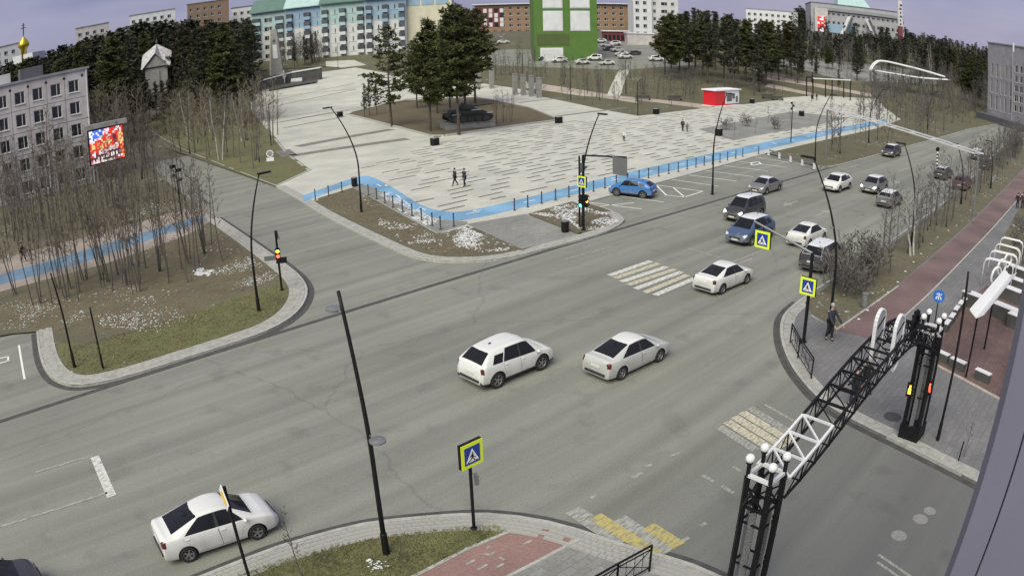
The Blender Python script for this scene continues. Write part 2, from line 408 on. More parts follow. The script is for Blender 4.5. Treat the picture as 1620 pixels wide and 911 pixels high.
# ---- plaza
kP = curve([(437, 297), (472, 317), (520, 346), (600, 386), (648, 407), (690, 415), (740, 416), (790, 412), (835, 403), (880, 391), (930, 378), (965, 366), (985, 354), (986, 346), (965, 334), (928, 322)], 5)
bay_back = curve([(928, 322), (985, 306), (1100, 275), (1213, 244)], 4)
bay_far = GP((1213, 244), (1290, 264))
kR = curve([(1290, 264), (1320, 264), (1400, 243), (1480, 221), (1560, 200), (1660, 170)], 4)
back = [WF(330, nfar + 90), WF(200, nfar + 150), WF(60, nfar + 260)] + GP((560, 104), (510, 113), (420, 133), (330, 150), (330, 170), (262, 235))
pP = kP + bay_back[1:] + bay_far[1:] + kR[1:] + back
mb = MB(); mb.sheet(pP, .12); o_ = mb.obj('park_ground', 'park_lawn', kind='structure')
plaza_px = [(437, 297), (492, 271), (455, 243), (425, 205), (395, 170), (340, 150), (420, 137), (510, 115), (562, 108), (640, 122), (740, 130), (830, 143), (960, 176), (1010, 185), (1110, 173), (1180, 166), (1240, 156), (1290, 152), (1390, 158), (1425, 190), (1390, 204), (1213, 244), (1100, 275), (985, 306), (928, 322), (832, 344), (735, 366), (690, 372), (560, 300), (520, 317), (480, 322)]
layer('plaza', plaza_px, 'plaza_paving', .126)
layer('access_path', [(738, 357), (832, 341), (919, 376), (880, 388), (834, 401)], 'grey_paving', .1275)
# planted corners
layer('corner_bed', None, 'forest_floor', .1335, pts=offset(kP[7:44], 1.0) + GP((828, 399), (740, 360), (693, 373), (620, 333), (558, 299), (503, 316)))
bed2 = GP((834, 341), (905, 321)) + offset(curve([(928, 322), (965, 334), (986, 346), (985, 354), (965, 366), (930, 376)], 4), -1.0)[2:] + GP((918, 373))
layer('stone_bed', None, 'forest_floor', .1335, pts=bed2)
strip(kP[:-6], .18, .95, 0, .130).obj('kerb_paving', 'paver', kind='structure')
kerb(kP, left=True); kerb(bay_back, left=True); kerb(kR, left=True)
layer('bollard_strip', None, 'grey_paving', .1305, pts=GP((558, 299), (566, 290), (600, 303), (640, 329), (690, 350), (740, 353), (738, 358), (693, 372), (625, 335)))
bu = curve([(478, 312), (520, 297), (563, 283), (588, 282), (625, 301), (665, 326), (700, 336), (745, 335), (850, 311), (960, 283), (1080, 255), (1213, 226), (1330, 203), (1400, 190)], 5)
bl = curve([(1404, 196), (1330, 211), (1213, 238), (1080, 268), (960, 297), (850, 325), (745, 349), (695, 349), (640, 327), (600, 304), (568, 293), (540, 299), (480, 322)], 5)
layer('cycle_path', None, 'blue_path', .1345, pts=bu + bl)
mid = [a.lerp(b, .5) for a, b in zip(resample(bu, 3), resample(bl[::-1], 3))]
segs = []
for i in range(4, min(len(mid) - 2, 62), 2):
    a, b = mid[i], mid[i + 1]; segs.append((a.lerp(b, .2), a.lerp(b, .62)))
    if i % 6 == 4: d = (b - a).normalized(); e = Vector((-d.y, d.x, 0)) * .5; c = a.lerp(b, .5); segs += [(c + e, c + e + d * .7), (c + e * 1.3, c + e * 1.3 + d * .4)]
strokes('path_marking', segs, .13, 'paint_fresh', .139)
# tank plot
tp = GP((549, 182), (690, 219), (884, 192), (835, 172), (740, 150), (640, 160))
mb = MB(); mb.prism(tp, .1, .2); mb.obj('tank_lawn', 'dry_lawn', kind='structure')
kerb(spline(tp + [tp[0]], 1), w=.45, z=.34, left=False, stone=3.0, name='plot_kerb')
# lawn wedge by the side road with its kerb
wl = GP((437, 296), (492, 271), (455, 243), (425, 205), (330, 150), (262, 180), (230, 200), (280, 233), (360, 268))
layer('lawn', None, 'lawn', .133, pts=wl)
kerb(curve([(437, 296), (360, 266), (280, 233), (235, 205)], 4), left=False); kerb(GP((492, 272), (455, 244), (425, 206), (400, 176)), left=True, w=.3, stone=2)
strip(GP((492, 270), (437, 296)), -.15, .15, .1, .16).obj('border_stone', 'kerb', kind='structure')
# dark bands set in the smooth part of the plaza
mat('band', (.19, .175, .155), .85, noise_amt=.2, scale=1)
bands = [((448, 203), (546, 185), .5), ((430, 196), (700, 150), .3), ((430, 188), (600, 165), .25), ((415, 173), (562, 142), .45), ((430, 160), (562, 132), .3), ((440, 153), (562, 141), .3), ((460, 247), (645, 220), .9), ((470, 232), (620, 205), .9), ((458, 247), (446, 238), .9), ((868, 186), (990, 171), .6), ((820, 163), (890, 155), .5)]
mb = MB()
for a, b, w in bands: mb.bar(G(*a, .122), G(*b, .122), w * (2.4 if w > .7 else 1.7), .03)
mb.obj('paving_band', 'band', kind='structure')
# short dark inlay stones laid in staggered rows across the tiled half of the plaza
tile_px = [(505, 292), (560, 268), (690, 226), (890, 194), (1010, 187), (1180, 168), (1280, 156), (1385, 162), (1395, 190), (1213, 224), (1080, 253), (960, 281), (850, 309), (745, 333), (700, 333), (665, 323), (625, 298), (590, 279), (560, 281)]
tile = [RF(p) for p in GP(*tile_px)]
hole = [RF(p) for p in GP((1105, 206), (1160, 224), (1280, 200), (1330, 190), (1250, 178))]
def inside(q, poly):
    c = False; n = len(poly)
    for i in range(n):
        (x1, y1), (x2, y2) = poly[i], poly[i - 1]
        if (y1 > q[1]) != (y2 > q[1]) and q[0] < (x2 - x1) * (q[1] - y1) / (y2 - y1) + x1: c = not c
    return c
inl = []
ss = [q[0] for q in tile]; nn_ = [q[1] for q in tile]; n0 = min(nn_); row = 0
while n0 < max(nn_):
    s0 = min(ss) + (row % 3) * 1.4
    while s0 < max(ss):
        q = (s0 + rnd.uniform(-.35, .35), n0 + rnd.uniform(-.06, .06))
        if inside(q, tile) and not inside(q, hole) and rnd.random() < .9: inl.append((q, rnd.choice((1.8, 2.3, 2.3, 2.8, 3.3))))
        s0 += rnd.choice((3.6, 4.2, 4.2, 4.8, 5.6))
    n0 += 1.45; row += 1
inl.sort(key=lambda e: WF(*e[0]).length)
plz = [o for o in col.objects if o.name == 'plaza'][0]
one = {}
for L in (1.8, 2.3, 2.8, 3.3):
    k = MB(); k.box((0, 0, 0), (L, .3, .02)); one[L] = k.mesh('inlay_stone', 'inlay')
rest = MB()
for i, (q, L) in enumerate(inl):
    p = WF(*q)
    if i < 300: o = link('inlay_stone', one[L], plz, (p.x, p.y, .122), AZ + rnd.uniform(-.03, .03))
    else: rest.box((p.x, p.y, .122), (L, .3, .02), AZ + rnd.uniform(-.03, .03))
rest.obj('inlay_stone', 'inlay', plz, kind='stuff')
layer('planted_court', [(1105, 206), (1160, 224), (1225, 211), (1290, 200), (1345, 188), (1250, 178), (1180, 192)], 'grey_paving', .1375)
# main road gutter line and near kerbs
g0 = [WF(s, nfar) for s in range(-60, 300, 4)]
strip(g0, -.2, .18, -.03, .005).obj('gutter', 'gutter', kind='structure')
# park paths and car parks beyond the plaza
for px in ([(960, 152), (981, 153), (990, 125), (1000, 103), (985, 103), (972, 125)], [(830, 130), (960, 150), (1130, 168), (1120, 174), (1010, 160), (830, 140)], [(930, 146), (1000, 156), (1010, 165), (930, 152)], [(1215, 120), (1380, 150), (1378, 154), (1210, 126)], [(1215, 133), (1300, 152), (1290, 154), (1210, 138)], [(515, 98), (560, 96), (580, 104), (540, 108), (516, 106)]):
    layer('park_path', px, 'plaza_paving' if px[0][0] in (960, 515) else 'tan_paving', .1265 + .003 * rnd.random())
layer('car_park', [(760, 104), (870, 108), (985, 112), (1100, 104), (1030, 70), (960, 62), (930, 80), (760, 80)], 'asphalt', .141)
layer('court', [(1225, 100), (1330, 128), (1480, 135), (1490, 118), (1330, 98), (1240, 92)], 'grey_paving', .143)
# ---- right-hand pavement
kQ = curve([(1660, 172), (1600, 222), (1520, 298), (1440, 360), (1360, 416), (1300, 453), (1262, 479), (1241, 498), (1234, 516), (1236, 545), (1250, 580), (1275, 614), (1302, 640), (1345, 666), (1420, 703), (1480, 733), (1548, 768), (1660, 826)], 5)
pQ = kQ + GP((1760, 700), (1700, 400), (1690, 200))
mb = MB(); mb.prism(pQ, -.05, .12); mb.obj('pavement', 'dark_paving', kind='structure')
kerb(kQ, left=True)
strip(kQ[28:], .18, .75, 0, .1245).obj('kerb_paving', 'paver', kind='structure')
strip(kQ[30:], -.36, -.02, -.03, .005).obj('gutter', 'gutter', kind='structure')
soil = GP((1284, 500), (1321, 522), (1420, 453), (1470, 410), (1528, 359), (1600, 288), (1640, 246), (1640, 212)) + offset(kQ[3:32], .5)[::1]
layer('verge', None, 'forest_floor', .125, pts=GP((1284, 500), (1321, 522), (1420, 453), (1470, 410), (1528, 359), (1600, 288), (1640, 246)) + offset(kQ[1:31], .45))
layer('cycle_path', [(1322, 526), (1420, 456), (1470, 413), (1528, 362), (1600, 291), (1640, 248), (1640, 287), (1619, 306), (1572, 360), (1463, 472), (1425, 507), (1385, 541)], 'red_dark', .1275)
strip(GP((1385, 541), (1463, 472), (1572, 360), (1619, 306)), -.12, .0, .1, .135).obj('border_stone', 'kerb', kind='structure')
strip(GP((1284, 502), (1321, 525), (1420, 455)), -.1, .02, .1, .137).obj('border_stone', 'kerb', kind='structure')
layer('terrace', [(1476, 575), (1596, 640), (1680, 560), (1680, 440), (1560, 455), (1530, 478), (1498, 520)], 'brown_paving', .129)
layer('hedge_bed', [(1620, 318), (1605, 345), (1578, 392), (1600, 440), (1690, 430), (1690, 280)], 'forest_floor', .1282)
strip(GP((1476, 578), (1596, 643)), -.12, .12, .1, .134).obj('border_stone', 'tan_paving', kind='structure')
# ---- near pavement at the bottom
kN = curve([(1180, 940), (1140, 915), (1080, 890), (1000, 868), (900, 836), (830, 821), (750, 815), (640, 823), (560, 834), (450, 864), (380, 890), (300, 922), (240, 950)], 6)
pN = kN + [G(240, 950) + Vector((-6, -4, 0)), Vector((-14, 2, 0)), Vector((12, 2, 0))]
mb = MB(); mb.prism(pN, -.05, .12); near = mb.obj('pavement', 'grey_paving', kind='structure')
kerb(kN, left=True)
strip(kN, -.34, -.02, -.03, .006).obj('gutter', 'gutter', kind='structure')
grass_n = curve([(250, 975), (330, 935), (405, 905), (500, 876), (580, 858), (680, 844), (750, 838), (785, 836)], 4) + GP((803, 846), (740, 872), (655, 916), (600, 960))
layer('lawn', None, 'lawn', .126, pts=grass_n)
layer('cycle_path', [(832, 836), (880, 844), (918, 856), (808, 914), (720, 960), (610, 960), (662, 914), (745, 873)], 'red_path', .1275)
strip(GP((918, 856), (808, 914), (740, 950)), -.06, .06, .1, .14).obj('border_stone', 'kerb', kind='structure')
strip(GP((803, 846), (740, 872), (655, 916), (600, 960)), -.06, .06, .1, .14).obj('border_stone', 'kerb', kind='structure')
# pavers of the kerb strip, laid one by one in four courses
pk = [p for p in kN]; npv = 0
pc = [MB() for _ in range(3)]
pm = []
for i in range(3):
    k = MB(); k.box((0, 0, 0), (.235, .185 - .01 * (i == 1), .05)); pm.append(k.mesh('paver', 'paver'))
cen = resample(pk, .25)
pmore = MB()
cand = []
for i in range(len(cen) - 1):
    a, b = cen[i], cen[i + 1]; d = (b - a).normalized(); nn = Vector((-d.y, d.x, 0))
    for r in range(4):
        p = a.lerp(b, .5 if r % 2 else 0.05) + nn * (.18 + .105 + r * .2)
        cand.append((p, math.atan2(d.y, d.x)))
cand = [c for c in cand if c[0].y > 14.5 or True]
gx = G(600, 850)
cand.sort(key=lambda c: (c[0] - gx).length)
for i, (p, a) in enumerate(cand):
    z = .106 + rnd.uniform(-.004, .004)
    if i < 300: link('paver', pm[i % 3], near, (p.x, p.y, z), a + rnd.uniform(-.02, .02))
    else: pmore.box((p.x, p.y, z), (.235, .185, .05), a + rnd.uniform(-.02, .02))
pmore.obj('paver', 'paver', near, kind='stuff')
# pavers of the left verge and plaza kerbs, one joined part each
def course(path, rows, w, d0, parent_name, bw=.25):
    m = MB(); cen = resample(path, bw + .012)
    for i in range(len(cen) - 1):
        a, b = cen[i], cen[i + 1]; d = (b - a).normalized(); nn = Vector((-d.y, d.x, 0))
        for r in range(rows):
            p = a.lerp(b, .5 if r % 2 else .05) + nn * (d0 + w / 2 + r * (w + .012))
            m.box((p.x, p.y, .115 + rnd.uniform(-.003, .004)), (bw, w, .03), math.atan2(d.y, d.x))
    m.obj('paving_stones', 'paver', kind='stuff')
course(kL, 4, .23, .19, None, .4); course(kP[5:-6], 3, .24, .19, None, .5); course(kQ[34:], 3, .18, .19, None, .3)
# ---- road paint
ws = [((964, 436), (1030, 413)), ((983, 446), (1055, 422)), ((1005, 457), (1078, 430)), ((1036, 467), (1100, 440))]
ys = [((973, 440), (1042, 417)), ((994, 451), (1068, 426)), ((1020, 463), (1088, 435))]
strokes('crosswalk', ws, .42, 'paint_white'); strokes('crosswalk', ys, .42, 'paint_buff', .015)
strokes('crosswalk', [((906, 806), (985, 858)), ((978, 820), (1058, 873))], .62, 'paint_faint'); strokes('crosswalk', [((942, 816), (1040, 879)), ((1026, 832), (1075, 863))], .5, 'paint_yellow', .016)
strokes('crosswalk', [((1138, 675), (1196, 712)), ((1186, 645), (1266, 694))], .42, 'paint_faint'); strokes('crosswalk', [((1150, 667), (1226, 714)), ((1162, 659), (1240, 707)), ((1174, 652), (1254, 700))], .45, 'paint_buff', .016)
strokes('stop_line', [((150, 722), (177, 785))], .42, 'paint_white')
strokes('lane_marking', [((0, 833), (170, 779)), ((56, 747), (147, 720)), ((893, 411), (967, 391)), ((1150, 418), (1215, 393)), ((1155, 422), (1190, 409)), ((1088, 393), (1112, 400)), ((1118, 402), (1138, 407)), ((1210, 640), (1260, 668)), ((1160, 738), (1172, 745))], .14, 'paint_faint')
strokes('lane_marking', [((1390, 877), (1460, 925)), ((1388, 889), (1430, 918))], .12, 'paint_faint')
strokes('lane_marking', [((1000, 756), (1016, 748)), ((1060, 722), (1075, 715)), ((935, 788), (945, 783)), ((1108, 832), (1117, 827)), ((1080, 855), (1090, 850)), ((1112, 752), (1130, 762)), ((1142, 768), (1160, 780)), ((1020, 738), (1032, 735))], .16, 'paint_faint')
# direction arrows
def arrow(u, v, s=1.0):
    p = G(u, v); mb = MB(); d, n = dA * s, nA * s
    pts = [p - d * 1.6 - n * .1, p + d * .2 - n * .1, p + d * .2 - n * .45, p + d * 1.5, p + d * .2 + n * .45, p + d * .2 + n * .1, p - d * 1.6 + n * .1]
    mb.sheet(pts, .012); mb.obj('road_arrow', 'paint_faint', kind='structure')
for q in ((1302, 337, 1.2), (1250, 322, -1), (1417, 290, 1), (1352, 263, -1), (1430, 268, 1)): arrow(*q)
bayl = [((928, 320), (1015, 331)), ((950, 306), (1050, 320)), ((1030, 292), (1112, 303)), ((1112, 303), (1083, 312)), ((1083, 312), (1052, 309)), ((1038, 293), (1054, 309)), ((1064, 296), (1083, 312)), ((1052, 283), (1137, 295)), ((1080, 276), (1165, 287)), ((1107, 269), (1192, 280)), ((1135, 261), (1215, 271)), ((1162, 255), (1245, 265)), ((1190, 248), (1275, 262)), ((935, 328), (1003, 321)), ((955, 308), (985, 300))]
strokes('bay_marking', bayl, .15, 'paint_fresh'); strokes('bay_marking', [((1188, 258), (1200, 256)), ((1190, 262), (1204, 260)), ((1188, 258), (1190, 262)), ((1200, 256), (1204, 260))], .2, 'paint_fresh', .015)
strokes('bay_marking', [((30, 546), (39, 600)), ((-10, 569), (13, 564)), ((13, 564), (13, 571)), ((-10, 577), (13, 571))], .14, 'paint_fresh')
strokes('path_marking', [((738, 897), (752, 890)), ((756, 905), (771, 897)), ((785, 902), (797, 896)), ((828, 865), (842, 859)), ((770, 872), (775, 868)), ((766, 880), (776, 882)), ((776, 882), (784, 878)), ((790, 886), (798, 890))], .09, 'paint_faint', .131)
for u, v in ((1432, 432), (1445, 417), (1457, 404), (1473, 388), (1483, 378), (1500, 367), (1513, 359), (1535, 335), (1358, 508), (1405, 465), (1420, 449), (1390, 478), (1372, 494)):
    p = G(u, v); mb = MB(); mb.lathe((p.x, p.y, .1275), [(.1, 0), (.1, .006)], 6); mb.obj('path_marking', 'paint_fresh', kind='structure')
mat('snow', (.60, .61, .63), .8, noise_amt=.06, scale=3)
mat('leaf_litter', (.14, .095, .055), .95, noise_amt=.5, scale=1.3)
mat('grass_blades', (.15, .15, .065), .9, noise_amt=.5, scale=.8)
mat('manhole', (.06, .058, .055), .6); mat('manhole_pale', (.24, .24, .235), .6)
# manhole covers
for u, v, r in ((1411, 663, .42), (1456, 821, .3), (1471, 808, .25), (1422, 847, .3)):
    p = G(u, v); z = .125 if v < 700 else .001
    mb = MB(); mb.lathe((p.x, p.y, z), [(r, 0), (r, .012), (r * .82, .012), (r * .8, .006), (r * .2, .006)], 16)
    mb.obj('manhole_cover', 'manhole' if v < 700 else 'manhole_pale', label='dark round manhole cover in the paving beside the gate tower' if v < 700 else {821: 'pale worn manhole cover in the side street, larger of the close pair', 808: 'faint small manhole cover just beyond the pale worn one in the side street', 847: 'pale worn manhole cover in the side street, nearest the camera'}[v], cat='manhole cover')
# ---- snow and litter lying on the beds
def flakes(name, m, px, n, s0, s1, z, seed, dens=None, zj=.02):
    r = random.Random(seed); poly = [(p.x, p.y) for p in (px if isinstance(px[0], Vector) else GP(*px))]
    xs = [q[0] for q in poly]; ys_ = [q[1] for q in poly]; mb = MB(); c = 0; tries = 0
    while c < n and tries < n * 40:
        tries += 1
        q = (r.uniform(min(xs), max(xs)), r.uniform(min(ys_), max(ys_)))
        if not inside(q, poly): continue
        if dens and noise.noise(Vector((q[0] * dens, q[1] * dens, seed))) < r.uniform(-.25, .35): continue
        k = r.randint(4, 6); s = r.uniform(s0, s1); a0 = r.uniform(0, 6); zz = z + r.uniform(.004, zj)
        ring = [Vector((q[0] + math.cos(a0 + j * 6.283 / k) * s * r.uniform(.5, 1.3), q[1] + math.sin(a0 + j * 6.283 / k) * s * r.uniform(.4, 1), zz - .012)) for j in range(k)]
        o = len(ring); mb.add(ring + [Vector((q[0], q[1], zz + s * .1))], [(j, (j + 1) % k, k) for j in range(k)]); c += 1
    return mb.obj(name, m, kind='stuff')
flakes('snow', 'snow', [(598, 308), (618, 306), (690, 350), (698, 366), (690, 369), (640, 342)], 700, .03, .13, .134, 3, .5)
flakes('snow', 'snow', [(715, 378), (735, 362), (790, 385), (818, 398), (760, 402), (720, 392)], 1000, .03, .1, .134, 4, .5)
flakes('snow', 'snow', [(600, 345), (650, 360), (700, 378), (700, 392), (650, 390), (600, 362)], 260, .03, .12, .134, 14, .6)
flakes('snow', 'snow', [(840, 340), (900, 324), (960, 340), (982, 350), (955, 364), (920, 368), (900, 352)], 1200, .03, .13, .134, 5, .6)
flakes('snow', 'snow', [(150, 478), (240, 470), (330, 500), (260, 530), (160, 520)], 420, .02, .085, .117, 6, .3)
flakes('snow', 'snow', [(330, 430), (400, 410), (440, 440), (380, 470)], 420, .02, .075, .117, 8, .35)
flakes('snow', 'snow', [(0, 480), (120, 470), (230, 455), (200, 490), (90, 520), (0, 525)], 450, .02, .085, .112, 9, .3)
flakes('snow', 'snow', [(306, 432), (318, 426), (336, 430), (330, 440), (312, 438)], 60, .1, .25, .112, 10)
flakes('snow', 'snow', [(580, 892), (612, 890), (618, 905), (585, 911)], 28, .03, .07, .127, 11, None, .1)
flakes('leaf_litter', 'leaf_litter', [(560, 305), (690, 375), (820, 400), (700, 408), (600, 372), (505, 318)], 2200, .03, .12, .134, 21)
flakes('leaf_litter', 'leaf_litter', [(345, 350), (440, 440), (250, 520), (70, 530), (-20, 500), (150, 430)], 5000, .04, .13, .111, 22)
flakes('leaf_litter', 'leaf_litter', [(840, 340), (905, 322), (980, 348), (955, 364), (918, 371)], 700, .03, .11, .134, 23)
def blades(px, n, z, seed, h0=.06, h1=.16, m='grass_blades'):
    r = random.Random(seed); poly = [(p.x, p.y) for p in (px if isinstance(px[0], Vector) else GP(*px))]
    xs = [q[0] for q in poly]; ys_ = [q[1] for q in poly]; mb = MB(); c = 0
    while c < n:
        q = (r.uniform(min(xs), max(xs)), r.uniform(min(ys_), max(ys_)))
        if not inside(q, poly): continue
        c += 1
        for j in range(2):
            a = r.uniform(0, 6.28); h = r.uniform(h0, h1); w = .012; l = r.uniform(.02, .12); b = a + 1.57
            x, y = q[0] + r.uniform(-.04, .04), q[1] + r.uniform(-.04, .04)
            mb.add([(x - math.cos(b) * w, y - math.sin(b) * w, z), (x + math.cos(b) * w, y + math.sin(b) * w, z), (x + math.cos(a) * l, y + math.sin(a) * l, z + h)], [(0, 1, 2)])
    return mb.obj('grass', m, kind='stuff')
blades(grass_n, 7000, .126, 31, .03, .09); blades(offset(kL[10:60], 1.3) + GP((440, 455), (250, 515), (100, 555)), 6000, .116, 32, .04, .11)
# ================================================================== vehicles
mat('glass', (.012, .013, .015), .1, noise_amt=0, spec=.3)
mat('rubber', (.018, .018, .018), .8, noise_amt=0); mat('rim', (.36, .36, .37), .35, .8, noise_amt=0); mat('seam', (.03, .03, .03), .8, noise_amt=0)
mat('plastic_dark', (.03, .03, .032), .5, noise_amt=0); mat('tail_lamp', (.09, .014, .014), .2, noise_amt=0); mat('head_lamp', (.55, .57, .6), .12, noise_amt=0)
mat('head_lamp_on', (.9, .9, .85), .2, noise_amt=0, emit=(1, .96, .85), estr=2.5); mat('plate_white', (.6, .6, .58), .5, noise_amt=0)
def paint(name, c, rough=.28, dirt=(.30, .28, .24), damt=.55, met=0.0):
    """car paint with road dust on the lower body"""
    if name in MATS: return name
    m, t, b = nodes_of(name); MATS[name] = m
    o = t.nodes.new('ShaderNodeTexCoord').outputs['Object']; n = tex(t, o, 'ShaderNodeTexNoise', 2.2, 6)
    sx = t.nodes.new('ShaderNodeSeparateXYZ'); t.links.new(o, sx.inputs[0])
    ma = t.nodes.new('ShaderNodeMath'); ma.operation = 'MULTIPLY_ADD'; ma.inputs[1].default_value = -.9; ma.inputs[2].default_value = .62
    t.links.new(sx.outputs[2], ma.inputs[0])
    ad = t.nodes.new('ShaderNodeMath'); ad.operation = 'ADD'; t.links.new(ma.outputs[0], ad.inputs[0]); t.links.new(n.outputs[0], ad.inputs[1])
    f = ramp(t, ad.outputs[0], [(.35, (0, 0, 0)), (.95, (damt,) * 3)])
    t.links.new(mixc(t, f, c, dirt), b.inputs['Base Color']); b.inputs['Metallic'].default_value = met
    b.inputs['Roughness'].default_value = rough; b.inputs['Coat Weight'].default_value = .35; b.inputs['Coat Roughness'].default_value = .12
    return name
for nm, c in (('paint_car_white', (.66, .66, .65)), ('paint_car_silver', (.47, .475, .47)), ('paint_car_dark', (.035, .036, .04)), ('paint_car_blue', (.05, .085, .16)), ('paint_car_bright_blue', (.035, .16, .42)), ('paint_car_grey', (.14, .145, .15)), ('paint_car_maroon', (.08, .03, .035))): paint(nm, c)
paint('paint_pale_roof', (.62, .63, .65), .5, damt=.1)  # pale colour set on the roofs of many cars
SED = dict(L=4.40, W=1.72, wb=2.60, r=.315, rear=(2, 3), sides=(3, 4), st=[
 (-2.17, -2.15, -2.12, .80, .34, .89, 1.0, .60), (-2.13, -2.06, -1.99, .93, .24, .945, 1.06, .62), (-1.6, -1.56, -1.72, .99, .20, .965, 1.08, .62),
 (-.95, -1.36, -.62, 1.0, .20, .96, 1.40, .53), (.0, -.05, -.02, 1.0, .20, .935, 1.46, .56), (.70, .96, .50, 1.0, .20, .905, 1.39, .54),
 (1.15, 1.3, 1.33, .99, .20, .88, .965, .66), (1.65, 1.7, 1.7, .98, .20, .81, .885, .62), (2.02, 2.0, 1.98, .92, .22, .71, .78, .58), (2.19, 2.16, 2.10, .78, .30, .59, .67, .50)])
SUV = dict(L=4.46, W=1.85, wb=2.67, r=.36, rear=(1, 2), sides=(2, 3, 4), st=[
 (-2.20, -2.17, -2.14, .82, .42, .99, 1.08, .66), (-2.15, -2.09, -2.06, .94, .30, 1.05, 1.17, .68), (-1.55, -1.92, -1.52, 1.0, .26, 1.09, 1.55, .54),
 (-.85, -.98, -.70, 1.0, .26, 1.06, 1.63, .58), (.05, .0, .02, 1.0, .26, 1.02, 1.65, .60), (.80, 1.02, .58, 1.0, .26, .985, 1.575, .57),
 (1.22, 1.36, 1.38, .99, .26, .965, 1.08, .68), (1.70, 1.74, 1.74, .98, .26, .90, .995, .64), (2.05, 2.02, 2.0, .93, .28, .79, .88, .60), (2.21, 2.18, 2.12, .80, .36, .65, .75, .52)])
def variant(b, L=1, Hs=1, W=1, **k):
    d = dict(b); d['L'] = b['L'] * L; d['W'] = b['W'] * W; d['wb'] = b['wb'] * L
    d['st'] = [(a[0] * L, a[1] * L, a[2] * L, a[3], a[4], a[5] * (1 + (Hs - 1) * .5), a[6] * Hs if a[6] > 1.25 else a[6] * (1 + (Hs - 1) * .5), a[7]) for a in b['st']]; d.update(k); return d
HAT = variant(SUV, .92, .93, .94); VAN = variant(SUV, .98, 1.14, .97); BIG = variant(SUV, 1.06, 1.08, 1.02); GRA = variant(SED, .965, 1.02, .985, r=.30)
VAN['st'] = [list(a) for a in VAN['st']]
for i, x in ((2, -1.95), ): VAN['st'][i][2] = x
CARS = {}
def car_template(key, S):
    """shell of a car from ten rib sections, smoothed, wheel wells cut, then parted into body, roof, doors and panes"""
    if key in CARS: return CARS[key]
    W = S['W'] / 2; ctl = []
    for (xl, xb, xt, ws, zb, zl, zt, yt) in S['st']:
        w = W * ws; cab = zt > 1.25
        ctl.append([Vector(p) for p in [(xl, 0, zb), (xl, w * .86, zb), (xl, w * .975, zb + .11), (xl * .6 + xb * .4, w, (zb + zl) * .5 + .07), (xb, w * .955, zl), (xt, yt * (W / .86) * ws, zt - (.05 if cab else .03)), (xt, yt * .6 * ws, zt - .01), (xt + (.05 if xt > 0 else -.04) * cab, 0, zt)]])
    K = len(ctl); NL = 8
    def herm(p, i, t, k):
        n_ = len(p); p1, p2 = p[i], p[i + 1]
        m1 = (p2 - p[i - 1]) * k if i else (p2 - p1) * k; m2 = (p[i + 2] - p1) * k if i + 2 < n_ else (p2 - p1) * k
        t2, t3 = t * t, t ** 3
        return p1 * (2 * t3 - 3 * t2 + 1) + m1 * (t3 - 2 * t2 + t) + p2 * (3 * t2 - 2 * t3) + m2 * (t3 - t2)
    us = []; vs_ = []
    for i in range(K - 1):
        for t in (0, .014, .07, .22, .4, .6, .78, .93, .986): us.append((i, t))
    us.append((K - 2, 1.0))
    for j in range(NL - 1):
        for t in {2: (0, .05, .4, .7), 3: (0, .3, .62, .94), 4: (0, .09, .35, .65, .9), 5: (0, .12, .5, .8)}.get(j, (0, .35, .7)): vs_.append((j, t))
    vs_.append((NL - 2, 1.0))
    kU = .36
    P = []
    for i, t in us:
        rib = [herm([ctl[q][j] for q in range(K)], i, t, kU) for j in range(NL)]
        half = []
        for j, q in vs_:
            v = herm(rib, j, q, .38); half.append(v)
        P.append(half)
    bm = bmesh.new(); nv = len(vs_); grid = []
    for half in P:
        half[0].y = 0; half[-1].y = 0
        grid.append([bm.verts.new(v) for v in half] + [bm.verts.new((v.x, -v.y, v.z)) for v in half[1:-1][::-1]])
    n = len(grid[0]); rb = S['rear'][0]; first = S['sides'][0]
    def classify(i, t, j, q):
        if j == 1 and first == 2: return 10
        if j in (5, 6):
            if i in (rb, 5) and .06 < t < .94 and (j == 6 or q > .12): return 3 if i == rb else 2
            if first <= i <= 4 or (i == rb): return 1
            return 0
        if j == 4 and i == 2 and first == 2: return 4 if .4 < t < .935 and .08 < q < .7 else 0
        if j == 4 and i in S['sides'] and .065 < t < .935 and .08 < q < .91: return 4
        if j == 4 and i in S['sides'] and .08 < q < .91 and ((t < .066 and i > first) or (t > .93 and i < 4)): return 6
        if i in S['sides'] and i >= 3 and ((j == 2 and q > .04) or (j == 3 and q < .95)):
            return 6 if (t < .014 or t > .985) else 5
        if i in S['sides'] and i >= 3 and j == 2: return 6
        if i == K - 2 and t < .8 and ((j == 3 and q > .6) or (j == 4 and q < .66)): return 8
        if i == K - 3 and t > .58 and ((j == 3 and q > .6) or (j == 4 and q < .36)): return 8
        if i == 0 and ((j == 3 and q > .3) or (j == 4 and q < .36)): return 9
        if i == 1 and t < .2 and ((j == 3 and q > .3) or (j == 4 and q < .1)): return 9
        return 0
    for a_ in range(len(us) - 1):
        i, t = us[a_]; t2 = us[a_ + 1][1] if us[a_ + 1][0] == i else 1.0; tm = (t + t2) / 2
        for b_ in range(n):
            bb = b_ if b_ < nv - 1 else n - 1 - b_
            j, q = vs_[bb]; q2 = vs_[bb + 1][1] if vs_[bb + 1][0] == j else 1.0
            f = bm.faces.new((grid[a_][b_], grid[a_ + 1][b_], grid[a_ + 1][(b_ + 1) % n], grid[a_][(b_ + 1) % n]))
            f.material_index = classify(i, tm, j, (q + q2) / 2); f.smooth = True
    bm.faces.new(grid[0][::-1]); bm.faces.new(grid[-1])
    bmesh.ops.recalc_face_normals(bm, faces=bm.faces[:])
    dm = [i for i in S['sides'] if i >= 3]
    me = bpy.data.meshes.new('shell'); bm.to_mesh(me); bm.free()
    for k in range(11): me.materials.append(MATS['seam'])
